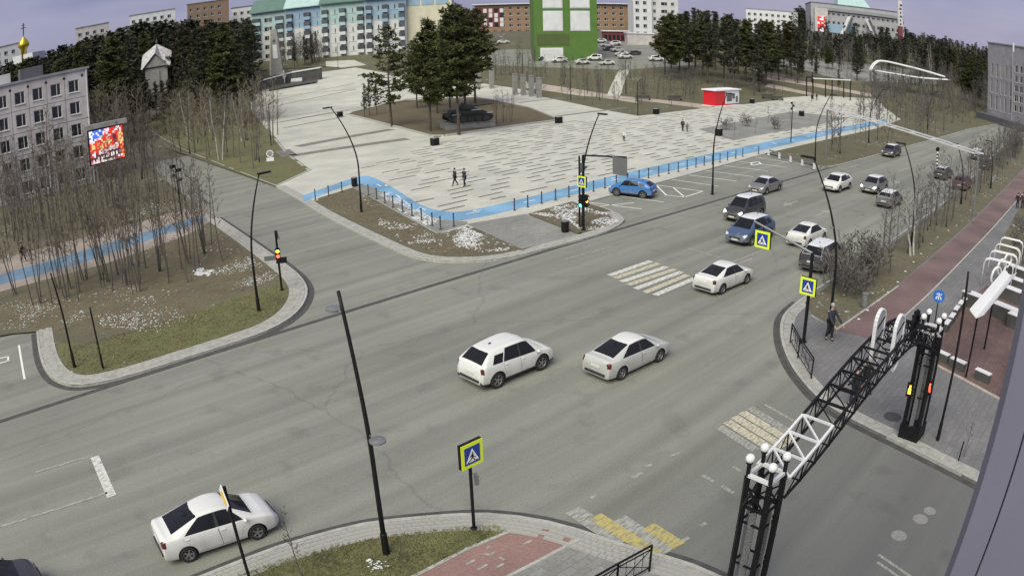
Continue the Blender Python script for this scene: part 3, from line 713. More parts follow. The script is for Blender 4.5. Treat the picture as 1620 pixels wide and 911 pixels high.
    ob = bpy.data.objects.new('shell', me); col.objects.link(ob)
    cut = MB(); r = S['r']; xs = (-S['wb'] / 2 - .02, S['wb'] / 2 - .02)
    MX = Matrix.Rotation(R(90), 3, 'X')
    for x in xs:
        for s in (-1, 1): cut.lathe((x, s * (W - .13), r), [(r + .065, -.22), (r + .065, .22)], 20, MX)
    cm = bpy.data.meshes.new('cut'); cm.from_pydata(cut.v, [], cut.f)
    for k in range(11): cm.materials.append(MATS['seam'])
    cm.polygons.foreach_set('material_index', [7] * len(cm.polygons))
    bmc = bmesh.new(); bmc.from_mesh(cm); bmesh.ops.recalc_face_normals(bmc, faces=bmc.faces[:]); bmc.to_mesh(cm); bmc.free()
    co = bpy.data.objects.new('cut', cm); col.objects.link(co)
    bo = ob.modifiers.new('b', 'BOOLEAN'); bo.operation = 'DIFFERENCE'; bo.object = co; bo.solver = 'EXACT'
    dg = bpy.context.evaluated_depsgraph_get(); ev = ob.evaluated_get(dg).to_mesh()
    V = [v.co.copy() for v in ev.vertices]; by = {}
    for p in ev.polygons: by.setdefault(p.material_index, []).append((tuple(p.vertices), p.use_smooth))
    def build(faces, sm=True):
        used = {}; fs = []
        for f in faces: fs.append(tuple(used.setdefault(i, len(used)) for i in f))
        m_ = bpy.data.meshes.new('car_part'); m_.from_pydata([V[i] for i in used], [], fs); m_.polygons.foreach_set('use_smooth', [sm] * len(fs)); m_.materials.append(MATS['glass']); return m_
    def islands(faces):
        par = {}
        def find(a):
            while par.setdefault(a, a) != a: par[a] = par[par[a]]; a = par[a]
            return a
        for f in faces:
            for i in f[1:]: par[find(i)] = find(f[0])
        g = {}
        for f in faces: g.setdefault(find(f[0]), []).append(f)
        return list(g.values())
    parts = []
    for idx, nm, ml in ((0, 'body', 'P'), (1, 'roof', 'Q'), (2, 'windscreen', 'glass'), (3, 'rear_window', 'glass')):
        if idx in by: parts.append((nm, build([f for f, _ in by[idx]], idx != 7), ml, None))
    for idx, nm, ml in ((4, 'side_window', 'glass'), (5, 'door', 'P'), (6, 'door_seam', 'seam'), (7, 'wheel_arch', 'plastic_dark'), (10, 'lower_cladding', 'plastic_dark'), (8, 'headlight', 'H'), (9, 'tail_light', 'tail_lamp')):
        for g in islands([f for f, _ in by.get(idx, [])]): parts.append((nm, build(g), ml, None))
    bpy.data.objects.remove(ob); bpy.data.objects.remove(co)
    # wheels: tyre with a rim and its spokes
    def wheel(s):
        ty = MB(); q = Matrix.Rotation(R(-90) * s, 3, 'X')
        ty.lathe((0, 0, 0), [(r * .62, -.09), (r * .93, -.1), (r, -.07), (r, .07), (r * .93, .1), (r * .66, .1), (r * .62, .06)], 22, q)
        ri = MB(); ri.lathe((0, 0, 0), [(r * .62, .0), (r * .66, .088), (r * .6, .09), (r * .56, .045), (.05, .04)], 18, q)
        for k in range(5):
            a = k * math.tau / 5; c = q @ Vector((math.cos(a) * r * .33, math.sin(a) * r * .33, .065)); M = q @ Matrix.Rotation(a, 3, 'Z'); ri.box(c, (r * .58, .055, .03), M=M)
        ri.lathe((0, 0, 0), [(.06, .0), (.055, .085)], 8, q)
        return ty.mesh('tyre', 'rubber', True), ri.mesh('rim', 'rim')
    wl = {s: wheel(s) for s in (-1, 1)}
    extra = []
    L = S['L'] / 2; st = S['st']; zh = st[8][5] - .02; zt_ = st[1][5] - .06
    def ell(c, r_, sc, m, nm):
        k = MB(); k.sphere(c, r_, 12, sc); extra.append((nm, k.mesh(nm, 'seam', True), m))
    for s in (-1, 1):
        ell((st[5][1] - .02, s * (W + .07), st[5][5] + .06), .1, (.7, 1.0, .7), 'P', 'wing_mirror')
        for i in dm:
            xm = st[i][1] + .16; k = MB(); k.box((xm, s * (W * .995), st[i][5] - .09), (.17, .03, .028)); extra.append(('door_handle', k.mesh('door_handle', 'seam'), 'P'))
    k = MB(); k.box((st[-1][1] + .008, 0, (st[-1][4] + st[-1][5]) * .5 + .06), (.05, W * .95, .13)); extra.append(('grille', k.mesh('grille', 'plastic_dark'), 'plastic_dark'))
    k = MB(); k.box((st[-1][1] + .03, 0, st[-1][4] + .12), (.02, .52, .11)); extra.append(('number_plate', k.mesh('number_plate', 'plate_white'), 'plate_white'))
    k = MB(); k.box((st[0][1] - .02, 0, st[0][5] - .18 if key in ('SED', 'GRA') else st[0][5] - .26), (.02, .52, .11)); extra.append(('number_plate', k.mesh('number_plate', 'plate_white'), 'plate_white'))
    k = MB(); k.box((st[0][0] - .0, 0, st[0][4] + .06), (.1, W * 1.35, .1)); extra.append(('bumper', k.mesh('bumper', 'plastic_dark'), 'plastic_dark'))
    k = MB(); k.box((-.95, 0, st[3][6] + .02), (.12, .03, .06)); extra.append(('aerial', k.mesh('aerial', 'plastic_dark'), 'plastic_dark'))
    CARS[key] = (parts, extra, wl, xs, W, r); return CARS[key]
CRO = variant(SUV, .965, 1.035, 1.0, r=.375)
SPEC = dict(CRO=CRO, SED=SED, SUV=SUV, HAT=HAT, VAN=VAN, BIG=BIG, GRA=GRA)
def put(mesh_, nm, par, m, loc=None):
    o = link(nm, mesh_, par, loc)
    if m and mesh_.materials[0] != MATS[m]: o.material_slots[0].link = 'OBJECT'; o.material_slots[0].material = MATS[m]
    return o
def car(key, label, p, heading, body, roof=None, cat='car', lights=False, small=False, name=None, group=None):
    parts, extra, wl, xs, W, r = car_template(key, SPEC[key])
    t = thing(name or ('sedan' if key in ('SED', 'GRA') else 'minivan' if key == 'VAN' else 'hatchback' if key == 'HAT' else 'suv'), label, cat, (p.x, p.y, p.z), heading, group)
    sub = {'P': body, 'Q': roof or body, 'H': 'head_lamp_on' if lights else 'head_lamp'}
    bod = None
    for nm, m_, ml, _ in parts:
        o = put(m_, nm, t, sub.get(ml, ml))
        if nm == 'body': bod = o
    for nm, m_, ml in extra:
        if small and nm in ('door_handle', 'aerial'): continue
        put(m_, nm, t, sub.get(ml, ml))
    for x in xs:
        for s in (-1, 1):
            w = link('wheel', wl[s][0], t, (x, s * (W - .115), r)); link('rim', wl[s][1], w)
    return t
HA = AZ
def by_wheels(key, a, b, side, **k):
    """a, b: pixels where the near rear and near front wheels touch the road; side -1 when they are the right-hand pair"""
    A_, B_ = G(*a), G(*b); h = math.atan2(B_.y - A_.y, B_.x - A_.x); W = SPEC[key]['W'] / 2
    n = Vector((-math.sin(h), math.cos(h), 0)); c = (A_ + B_) / 2 - n * side * (W - .1)
    return c, h
c, h = by_wheels('CRO', (788, 613), (856, 585), -1); car('CRO', 'white SUV driving across the middle of the junction, rearmost of the two white cars there', c, h, 'paint_car_white')
c, h = by_wheels('SED', (983, 600), (1042, 572), -1); car('SED', 'pale silver sedan ahead of the white SUV in the middle of the junction', c, h, 'paint_car_silver', 'paint_car_white')
c, h = by_wheels('GRA', (308, 885), (405, 853), -1); car('GRA', 'white dusty sedan beside the near kerb at the bottom left', c, h, 'paint_car_white')
c, h = by_wheels('SED', (1142, 465), (1180, 449), -1); car('SED', 'white sedan just past the striped crosswalk on the main road', c, h, 'paint_car_white')
c, h = by_wheels('SED', (1280, 392), (1302, 380), -1); car('SED', 'white sedan beyond the arm with the hanging crossing sign', c, HA, 'paint_car_white')
car('BIG', 'dark SUV with pale roof half hidden behind the crossing signal post', G(1302, 420), HA + .02, 'paint_car_dark', 'paint_pale_roof')
car('BIG', 'dusty dark blue SUV with pale roof coming towards the junction under the signal arm', G(1187, 379), HA + math.pi, 'paint_car_blue', 'paint_pale_roof')
car('VAN', 'dark boxy minivan with white roof and lit headlights', G(1178, 345), HA + math.pi, 'paint_car_dark', 'paint_pale_roof', 'minivan', True)
car('SED', 'dark grey car passing the far end of the parking bay', G(1211, 303), HA + math.pi, 'paint_car_grey', 'paint_pale_roof')
car('SUV', 'white SUV coming towards the junction between two lamp posts', G(1324, 300), HA + math.pi, 'paint_car_white')
car('SUV', 'dusty grey SUV with lit headlights and pale roof, beside a grey hatchback', G(1383, 303), HA + math.pi, 'paint_car_grey', 'paint_pale_roof', lights=True)
car('HAT', 'grey hatchback driving away beside the grey SUV', G(1407, 325), HA, 'paint_car_grey', 'paint_pale_roof')
car('SUV', 'dark SUV with white roof near the far verge of the main road', G(1410, 247), HA + math.pi, 'paint_car_dark', 'paint_pale_roof')
car('HAT', 'dark hatchback with white roof below the striped post', G(1492, 282), HA, 'paint_car_dark', 'paint_pale_roof', small=True)
car('SUV', 'dark reddish car behind the bare trees of the right verge', G(1522, 299), HA, 'paint_car_maroon', small=True)
car('SUV', 'dark car far up the main road with a pale roof, farthest in the line', G(1547, 252), HA, 'paint_car_dark', 'paint_pale_roof', small=True)
car('HAT', 'dark hatchback far up the main road, right of the farthest car', G(1560, 268), HA, 'paint_car_dark', small=True)
c, h = by_wheels('HAT', (1019, 315), (973, 310), 1); car('HAT', 'bright blue dusty hatchback parked alone in the marked bay', c, h, 'paint_car_bright_blue')
car('HAT', 'dark car cut off at the bottom left corner', G(0, 960), HA + .1, 'paint_car_dark', 'paint_car_dark')
# far parked cars
far = [(950, 69, 'w', 'HAT'), (960, 75, 'w', 'SED'), (972, 73, 'w', 'SUV'), (964, 81, 'd', 'SED'), (977, 83, 'w', 'SED'), (983, 90, 'w', 'HAT'), (989, 94, 'w', 'SUV'), (1003, 88, 'd', 'SED'), (960, 104, 'w', 'SED'), (922, 103, 'w', 'HAT'), (940, 97, 'w', 'VAN'), (1038, 98, 'w', 'SUV'), (885, 100, 'w', 'SUV'), (862, 97, 'd', 'VAN'), (796, 70, 'w', 'SED'), (1316, 88, 'w', 'SUV'), (1326, 92, 'd', 'SED'), (1298, 86, 'w', 'HAT')]
fl = ['white car parked at the top of the car park beside the green building', 'white sedan second from the top in the row by the green building', 'white SUV parked before the dark red shed', 'dark sedan parked in the row by the green building', 'white sedan parked in the middle of the row by the green building', 'white hatchback parked low in the row by the green building', 'white SUV lowest in the row by the green building', 'dark sedan parked across from the row by the green building', 'white sedan at the foot of the car park near the light path', 'white hatchback parked under the green gable wall', 'white van parked beside the corner of the green building', 'white SUV parked under the pines on the right of the car park', 'white SUV standing before the white door panel of the green building', 'dark van at the left of the white door panel of the green building', 'white car parked left of the green building beyond the pines', 'white SUV parked below the far building with the lit screen', 'dark sedan parked below the far building with the lit screen', 'white hatchback at the left of the cars below the lit screen']
for (u, v, c_, k), lb in zip(far, fl):
    car(k, lb, G(u, v) + Vector((0, 0, .16)), R(rnd.choice((10, 185, 20, 200))), 'paint_car_white' if c_ == 'w' else 'paint_car_dark', 'paint_pale_roof', small=True, name='parked_car', cat='van' if k == 'VAN' else 'car', group='cars parked far behind the square')
# ================================================================== street furniture
mat('black_metal', (.009, .009, .011), .55, noise_amt=.2, scale=5, spec=.25); mat('grey_metal', (.22, .225, .23), .45, .4, noise_amt=.15); mat('lamp_glass', (.5, .5, .52), .3, noise_amt=0)
mat('white_metal', (.68, .68, .70), .45, noise_amt=.06); mat('sign_yellow', (.72, .86, .03), .5, noise_amt=0); mat('sign_blue', (.012, .045, .30), .45, noise_amt=0)
mat('sign_white', (.74, .74, .74), .5, noise_amt=0); mat('sign_black', (.012, .012, .012), .5, noise_amt=0); mat('sign_back', (.16, .165, .17), .5, .2, noise_amt=.1)
mat('bollard_paint', (.014, .015, .022), .45, noise_amt=0); mat('stone_grey', (.26, .255, .25), .85, noise_amt=.2, scale=1.5); mat('stone_dark', (.07, .07, .068), .8, noise_amt=.3, scale=1.2)
mat('lens_off', (.02, .02, .02), .2, noise_amt=0)
for nm, c in (('lens_red', (1, .05, .02)), ('lens_amber', (1, .42, .02)), ('lens_green', (.05, .9, .55)), ('lens_orange', (1, .25, .02))): mat(nm, c, .3, noise_amt=0, emit=c, estr=3.2)
UP = Vector((0, 0, 1))
def pole_solve(base, D, u, v):
    """how far along D and how high the bearing of a pixel meets the plane through a post"""
    d = ray(u, v); A_ = Matrix(((D.x, 0, -d.x), (D.y, 0, -d.y), (0, 1, -d.z)))
    r = A_.inverted() @ (Vector((0, 0, HC)) - base); return r.x, r.y
def lamp(base, top, D, label, cat='street lamp', r0=.085, r1=.04, disc=(), head=True, straight=False, z0=.42, group=None):
    B = G(*base); s, h = pole_solve(B, D, *top); s = max(-4, min(4, s))
    t = thing('street_lamp', label, cat, B, 0, group)
    f = lambda z: D * (s * max(0, (z - z0 * h) / (h - z0 * h)) ** 1.7) + UP * z
    k = MB(); zs = [0, .25 * h, .42 * h] + [h * (.42 + .58 * q / 8) for q in range(1, 9)]
    k.tube([f(z) for z in zs], [r0 + (r1 - r0) * z / h for z in zs], 8); k.obj('pole', 'black_metal', t, True)
    k = MB(); k.lathe((0, 0, 0), [(r0 * 2.1, 0), (r0 * 2.1, .06), (r0 * 1.35, .08), (r0 * 1.3, .9), (r0, .95)], 10); k.obj('base_sleeve', 'black_metal', t)
    E = D if s >= 0 else -D
    if head:
        c = f(h); k = MB(); a = math.atan2(E.y, E.x); k.box(c + E * .3 + UP * .0, (.8, .22, .09), a); o = k.obj('lamp_head', 'black_metal', t)
        k = MB(); k.box(c + E * .4 - UP * .055, (.5, .16, .025), a); k.obj('lamp_glass', 'lamp_glass', o)
    for z, rr, sd in disc:
        c = f(z * h); k = MB(); k.tube([c, c + E * sd * .3 + UP * .02], .022, 6)
        cc = c + E * sd * (.3 + rr); k.lathe(cc, [(rr * .4, .07), (rr, .03), (rr, -.02), (rr * .9, -.035)], 16); o = k.obj('lamp_head', 'grey_metal', t)
        k = MB(); k.lathe(cc - UP * .05, [(rr * .8, 0), (rr * .8, .012)], 14); k.obj('lamp_glass', 'lamp_glass', o)
    return t
lamp((572, 338), (523, 170), -dA, 'curved black street lamp standing in the corner bed before the blue cycle lane')
lamp((410, 495), (410, 275), dA, 'curved black street lamp on the left verge beside the red and amber signal')
lamp((922, 361), (948, 180), -nA, 'curved black street lamp rising beside the green traffic signal at the stone bed')
lamp((1127, 308), (1150, 148), -nA, 'curved black street lamp at the roadside edge of the marked parking bay')
lamp((1289, 262), (1315, 150), -nA, 'curved black street lamp at the far end of the marked parking bay')
lamp((1374, 228), (1397, 142), -nA, 'curved black street lamp in the far verge, first beyond the end of the bay', group='lamps along the far verge')
lamp((1467, 206), (1480, 145), -nA, 'curved black street lamp in the far verge, second beyond the end of the bay', group='lamps along the far verge')
lamp((1310, 530), (1287, 250), nA, 'tall curved black street lamp behind the person on the right pavement corner', disc=((.63, .13, .2),))
lamp((1441, 392), (1431, 228), nA, 'curved black street lamp in the right verge beside the pale tree trunk')
lamp((1520, 325), (1515, 228), nA, 'curved black street lamp in the right verge near the dark reddish car', group='lamps along the right verge')
lamp((1567, 300), (1568, 224), nA, 'black street lamp farthest along the right verge', group='lamps along the right verge')
lamp((612, 880), (535, 460), nA, 'tall black street lamp with two grey disc heads on the near lawn', disc=((.93, .24, .9), (.52, .24, -.8)), head=False, r0=.085, r1=.05)
lamp((1482, 700), (1532, 430), dA, 'slim black post with one grey disc head beside the right gate tower', disc=((.88, .14, -1),), head=False, r0=.06, r1=.045)
lamp((119, 584), (80, 432), dA, 'straight black lamp post on the left end of the lawn verge, taller of two', head=False, r0=.07, r1=.05)
lamp((164, 586), (142, 486), dA, 'short straight black post on the lawn verge at the left', head=False, r0=.05, r1=.05)
def flood(base, top, label, n=3, h2=.4):
    B = G(*base); s, h = pole_solve(B, dA, *top); t = thing('floodlight_mast', label, 'floodlight mast', B)
    k = MB(); k.tube([(0, 0, 0), dA * s * .5 + UP * h * .5, dA * s + UP * h], [.08, .065, .05], 8); k.obj('pole', 'black_metal', t)
    for i in range(n):
        c = dA * s + UP * (h - .1 - i * h2) + dA * (.28 if i % 2 else -.28); k = MB(); k.box(c, (.42, .3, .26), AZ + .5); k.bar(c, dA * s + UP * (h - .1 - i * h2), .05); k.obj('floodlight', 'black_metal', t)
flood((292, 371), (277, 261), 'black mast with clustered floodlights beside the left footway', 4); flood((1251, 227), (1254, 162), 'black mast with three floodlights on the blue lane by the planted court', 3)
def park_lamp(base, top, side, label, group=None):
    B = G(*base); h = HT(B, *top); t = thing('park_lamp', label, 'park lamp', B, 0, group)
    k = MB(); k.tube([(0, 0, 0), (0, 0, h)], [.08, .06], 6); k.obj('pole', 'black_metal', t)
    k = MB(); k.bar((0, 0, h), (side * 1.1, -.2, h + .45), .1, .09); k.obj('lamp_head', 'black_metal', t)
park_lamp((429, 232), (421, 166), 1, 'black park lamp with one bent arm at the left edge of the square')
park_lamp((903, 160), (904, 97), -1, 'black park lamp in front of the right edge of the green building')
park_lamp((990, 150), (990, 96), .5, 'black park lamp beside the light footpath to the car park')
park_lamp((1009, 184), (1008, 130), .5, 'black park lamp at the upper edge of the square near the footpath')
park_lamp((535, 111), (534, 71), .8, 'black park lamp in front of the pale apartment block')
park_lamp((929, 150), (929, 118), .5, 'short black park lamp in the park below the green building'); park_lamp((827, 120), (827, 87), -.6, 'black park lamp at the left of the green building')
# bollards
bol = thing('bollard', 'x', 'bollard', group='black bollards along the blue cycle lane')
k = MB(); k.lathe((0, 0, 0), [(.085, 0), (.085, .03), (.055, .04), (.055, .93)], 10); k.obj('post', 'bollard_paint', bol, True)
k = MB(); k.lathe((0, 0, .9), [(.058, .0), (.063, .03), (.06, .09), (.03, .11)], 10); k.obj('cap', 'bollard_paint', bol)
k = MB(); k.lathe((0, 0, 0), [(.13, 0), (.13, .018)], 10); k.obj('foot_plate', 'black_metal', bol)
bp = [(499, 316), (520, 310), (541, 304), (583, 309), (596, 315), (609, 321), (622, 328), (637, 335), (652, 342), (667, 349), (684, 357), (697, 363), (718, 358)]
bq = [(814, 333), (835, 328), (857, 322), (879, 317), (900, 312), (939, 303), (957, 298), (975, 294), (993, 290), (1011, 286), (1026, 282), (1042, 279), (1058, 275), (1073, 272), (1087, 268), (1101, 265), (1114, 262), (1127, 260), (1139, 257), (1151, 254), (1164, 251), (1175, 248), (1200, 244)]
lbl = ['black bollard on the short line above the corner bed, left end', 'black bollard on the short line above the corner bed, second from the left', 'black bollard on the short line above the corner bed, next to the round bin']
for i, q in enumerate(bp + bq):
    lb = lbl[i] if i < 3 else 'black bollard in the slanted line between the blue lane and the corner bed' if i < 12 else 'lone black bollard at the bend of the blue lane before the grey access path' if i == 12 else 'black bollard in the line along the blue lane, left of the bright blue car' if i < 18 else 'black bollard in the line between the blue lane and the parking bay' if i < 35 else 'black bollard standing apart at the right end of the long bollard line'
    if i == 0: bol.location = G(*q, .13); bol['label'] = lb
    else: dup(bol, G(*q, .13), rnd.uniform(0, 1), lb)
# bins
def bin_(q, label, r=.28, h=.8, sq=False, m='black_metal', z=.13):
    B = G(*q, z); t = thing('litter_bin', label, 'litter bin', B, AZ); k = MB()
    if sq: k.box((0, 0, h / 2), (r * 2, r * 2, h)); k.obj('bin_body', m, t); k = MB(); k.box((0, 0, h + .02), (r * 2.1, r * 2.1, .05)); k.box((0, 0, h + .07), (r * 1.4, r * 1.4, .06)); k.obj('lid', 'stone_grey', t)
    else: k.lathe((0, 0, 0), [(r * .8, 0), (r * .85, .05), (r, .1), (r, h)], 14); k.obj('bin_body', m, t); k = MB(); k.lathe((0, 0, h), [(r * 1.05, 0), (r * 1.05, .05), (r * .6, .09)], 14); k.obj('lid', 'grey_metal', t)
bin_((894, 367), 'dark round bin with pale lid on the grey access path'); bin_((561, 295), 'dark round bin beside the left bollards of the blue lane', .3, .85)
bin_((688, 230), 'dark square bin at the near corner of the tank lawn', .42, .95, True); bin_((884, 195), 'dark square bin at the right corner of the tank lawn', .42, .95, True); bin_((538, 185), 'dark square bin at the left corner of the tank lawn', .42, .95, True)
bin_((1137, 215), 'dark square bin at the left corner of the planted court', .4, 1.0, True); bin_((1038, 181), 'dark square bin at the upper edge of the square, left of the walking pair', .4, .95, True); bin_((1190, 164), 'dark square bin right of the red kiosk', .4, .95, True); bin_((1268, 184), 'dark square bin behind the blue lane at the far verge', .4, .95, True)
bin_((1367, 486), 'grey round bin on the right verge by the bare bushes', .22, .8, False, 'grey_metal')
# ---- crossing signs
tri = [(-.3, -.27), (.3, -.27), (0, .27)]
man = [[(-.02, .06), (.03, .06), (.05, -.05), (.13, -.09), (.12, -.12), (.03, -.08), (.02, -.1), (.09, -.17), (.11, -.23), (.07, -.24), (.05, -.18), (-.02, -.11), (-.09, -.19), (-.15, -.23), (-.17, -.2), (-.11, -.16), (-.05, -.07), (-.07, -.01), (-.12, -.05), (-.13, -.02)], [(math.cos(a * .785) * .033, .1 + math.sin(a * .785) * .033) for a in range(8)], [(-.24, -.245), (-.17, -.245), (-.15, -.225), (-.22, -.225)], [(.13, -.245), (.2, -.245), (.21, -.225), (.14, -.225)]]
def frame4(c, N):
    """matrix whose local x runs along the plate, z up and -y out of its face N"""
    N = N.normalized(); X = UP.cross(N).normalized(); Z = N.cross(X)
    return Matrix(((X.x, -N.x, Z.x, c.x), (X.y, -N.y, Z.y, c.y), (X.z, -N.z, Z.z, c.z), (0, 0, 0, 1)))
def sq(a): return [(-a, -a), (a, -a), (a, a), (-a, a)]
def crossing_plate(par, c, N, s):
    """yellow-green board, blue square, white triangle with the walking figure"""
    M = frame4(c, N) @ Matrix.Scale(s, 4)
    k = MB(); k.plate(sq(.5), M, .02); o = k.obj('sign_board', 'sign_yellow', par)
    k = MB(); k.plate(sq(.5), M @ Matrix.Translation((0, .17, 0)), .165); k.obj('sign_box', 'black_metal', par)
    k = MB(); k.plate(sq(.36), M @ Matrix.Translation((0, -.02, 0)), .008); k.obj('blue_panel', 'sign_blue', o)
    k = MB(); k.plate(tri, M @ Matrix.Translation((0, -.028, 0)), .007); k.obj('white_triangle', 'sign_white', o)
    k = MB()
    for q in man: k.plate([(x * 1.02, z * 1.02 - .01) for x, z in q], M @ Matrix.Translation((0, -.035, 0)), .006)
    k.obj('walking_figure', 'sign_black', o)
def post(par, h, r=.055, m='black_metal', lean=None):
    k = MB(); k.tube([(0, 0, 0), (0, 0, h)], r, 8); k.lathe((0, 0, 0), [(r * 2, 0), (r * 2, .05), (r * 1.2, .07)], 8); k.obj('pole', m, par)
def signal_head(par, c, N, lit, w=.3, order=('red', 'amber', 'green')):
    M = frame4(c, N); k = MB(); k.plate([(-w / 2, -.45), (w / 2, -.45), (w / 2, .45), (-w / 2, .45)], M @ Matrix.Translation((0, .2, 0)), .2); o = k.obj('signal_head', 'black_metal', par)
    for i, nm in enumerate(order):
        z = .3 - .3 * i; k = MB(); k.plate([(math.cos(a * math.tau / 14) * .105, z + math.sin(a * math.tau / 14) * .105) for a in range(14)], M, .02); k.obj('lens', 'lens_' + nm if nm in lit else 'lens_off', o)
        k = MB(); pts = [M @ Vector((math.cos(a * math.pi / 6) * .13, 0, z + math.sin(a * math.pi / 6) * .13)) for a in range(7)]; out = (M.to_3x3() @ Vector((0, -.16, 0)))
        k.add(pts + [p + out for p in pts], [(j, j + 1, j + 8, j + 7) for j in range(6)]); k.obj('visor', 'black_metal', o)
    return o
B = G(750, 836, .12); t = thing('crossing_sign', 'crossing sign on a black post at the near kerb above the red path', 'road sign', B); h = HT(B, 747, 716); post(t, h - .2)
crossing_plate(t, UP * h - nA * .12, -nA, .82)
k = MB(); k.box((.17, 0, HT(B, 757, 757)), (.09, .16, .36), .5); k.obj('control_box', 'grey_metal', t); k = MB(); k.bar((0, 0, HT(B, 755, 748)), (.17, 0, HT(B, 755, 748)), .02); k.obj('bracket', 'grey_metal', t); k = MB(); k.bar((0, 0, HT(B, 755, 766)), (.17, 0, HT(B, 755, 766)), .02); k.obj('bracket', 'grey_metal', t)
# crossing signal on the right with its arm
B = G(1271, 541, .12); h = HT(B, 1290, 400); t = thing('crossing_signal', 'black post with a silver arm carrying two crossing signs on the right corner', 'road sign', B); post(t, h, .09)
s, z = pole_solve(B, nA, 1193, 350); k = MB(); k.tube([(0, 0, h - .05), nA * s + UP * z], [.07, .05], 8); k.obj('arm', 'grey_metal', t)
s2, z2 = pole_solve(B, nA, 1207, 379); crossing_plate(t, nA * s2 + UP * z2 - dA * .05, -dA, .86); z3 = HT(B, 1284, 452); crossing_plate(t, UP * z3 - dA * .2, -dA, .86)
k = MB(); k.bar(nA * s2 + UP * (z2 + .4), nA * s2 + UP * (z2 + .75), .04); k.obj('hanger', 'black_metal', t)
# signal group at the stone bed
B = G(923, 364, .13); h = HT(B, 922, 246); t = thing('traffic_signal', 'signal post with green and orange lights and a grey board hanging from its arm', 'traffic light', B); post(t, h, .1)
s, z = pole_solve(B, -nA, 991, 249); k = MB(); k.tube([(0, 0, h), -nA * s + UP * z], .06, 8); k.obj('arm', 'black_metal', t)
s2, z2 = pole_solve(B, -nA, 981, 263); M = frame4(-nA * s2 + UP * z2, -dA); k = MB(); k.plate([(-.62, -.62), (.62, -.62), (.62, .62), (-.62, .62)], M, .06); k.obj('hanging_board', 'sign_back', t)
k = MB(); k.bar(-nA * (s2 - .5) + UP * (z2 + .6), -nA * (s2 - .5) + UP * z, .03); k.obj('hanger', 'black_metal', t); k = MB(); k.bar(-nA * (s2 + .5) + UP * (z2 + .6), -nA * (s2 + .5) + UP * z, .03); k.obj('hanger', 'black_metal', t)
zz = HT(B, 926, 265); k = MB(); k.plate([(-.45, .4), (-.45, -.4), (.35, -.05)], frame4(UP * zz + dA * .12, -nA), .03); k.obj('triangle_sign', 'sign_back', t)
crossing_plate(t, UP * HT(B, 922, 287) - dA * .18, -dA, .8)
signal_head(t, UP * HT(B, 919, 318) - dA * .2 + nA * .1, -dA - nA * .4, ('green',)); signal_head(t, UP * HT(B, 928, 318) - nA * .24 + dA * .1, -nA, ('amber',))
B2 = G(917, 359, .13) - B; k = MB(); k.tube([B2, B2 + UP * HT(B, 917, 250)], .07, 8); k.obj('second_pole', 'black_metal', t)
# signal on the left verge
B = G(446, 459, .12); h = HT(B, 435, 365); t = thing('traffic_signal', 'signal post on the left verge with red and amber lit together', 'traffic light', B); post(t, h, .07)
vdir = Vector((-B.x, -B.y, 0)).normalized(); signal_head(t, UP * HT(B, 442, 404) + vdir * .15, vdir, ('red', 'amber'), order=('amber', 'red', 'green'))
k = MB(); k.plate([(-.75, -.14), (.0, -.14), (.0, .14), (-.75, .14)], frame4(UP * HT(B, 441, 407) + Vector((-.12, 0, 0)), vdir), .05); k.obj('direction_board', 'sign_back', t)
k = MB(); k.plate([(-.2, -.16), (.2, -.16), (.2, .16), (-.2, .16)], frame4(UP * HT(B, 447, 410) + Vector((.33, 0, 0)), vdir), .2); k.obj('side_box', 'black_metal', t)
k = MB(); k.plate(tri, frame4(UP * (h - .25) + Vector((.05, .1, 0)), dA), .03); k.obj('triangle_sign', 'sign_back', t)
# priority sign at the near left
B = G(397, 922, .12); h = HT(B, 350, 770); t = thing('priority_sign', 'white edged yellow priority diamond seen nearly edge on, in front of the white dusty sedan', 'road sign', B); post(t, h, .05)
M = frame4(UP * (h - .35) - dA * .08, (-dA + nA * .13)); k = MB(); k.plate([(0, -.45), (.45, 0), (0, .45), (-.45, 0)], M, .02); o = k.obj('sign_board', 'sign_white', t)
k = MB(); k.plate([(0, -.3), (.3, 0), (0, .3), (-.3, 0)], M @ Matrix.Translation((0, -.02, 0)), .006); mat('priority_yellow', (.75, .52, .03), .5, noise_amt=0); k.obj('yellow_diamond', 'priority_yellow', o)
# round sign by the square
B = G(430, 284, .12); t = thing('round_sign', 'white round sign with a white plate below it beside the side road', 'road sign', B); h = HT(B, 428, 243); post(t, h + .3, .05, 'grey_metal'); vdir = Vector((-B.x, -B.y, 0)).normalized()
circ = lambda r: [(math.cos(a * math.tau / 20) * r, math.sin(a * math.tau / 20) * r) for a in range(20)]
M = frame4(UP * h + vdir * .08, vdir); k = MB(); k.plate(circ(.4), M, .02); o = k.obj('sign_board', 'sign_white', t); k = MB(); k.plate(circ(.31), M @ Matrix.Translation((0, -.02, 0)), .006); k.obj('inner_disc', 'stone_grey', o)
k = MB(); k.plate([(-.42, -.2), (.42, -.2), (.42, .2), (-.42, .2)], frame4(UP * HT(B, 428, 252) + vdir * .08, vdir), .02); k.obj('lower_plate', 'sign_white', t)
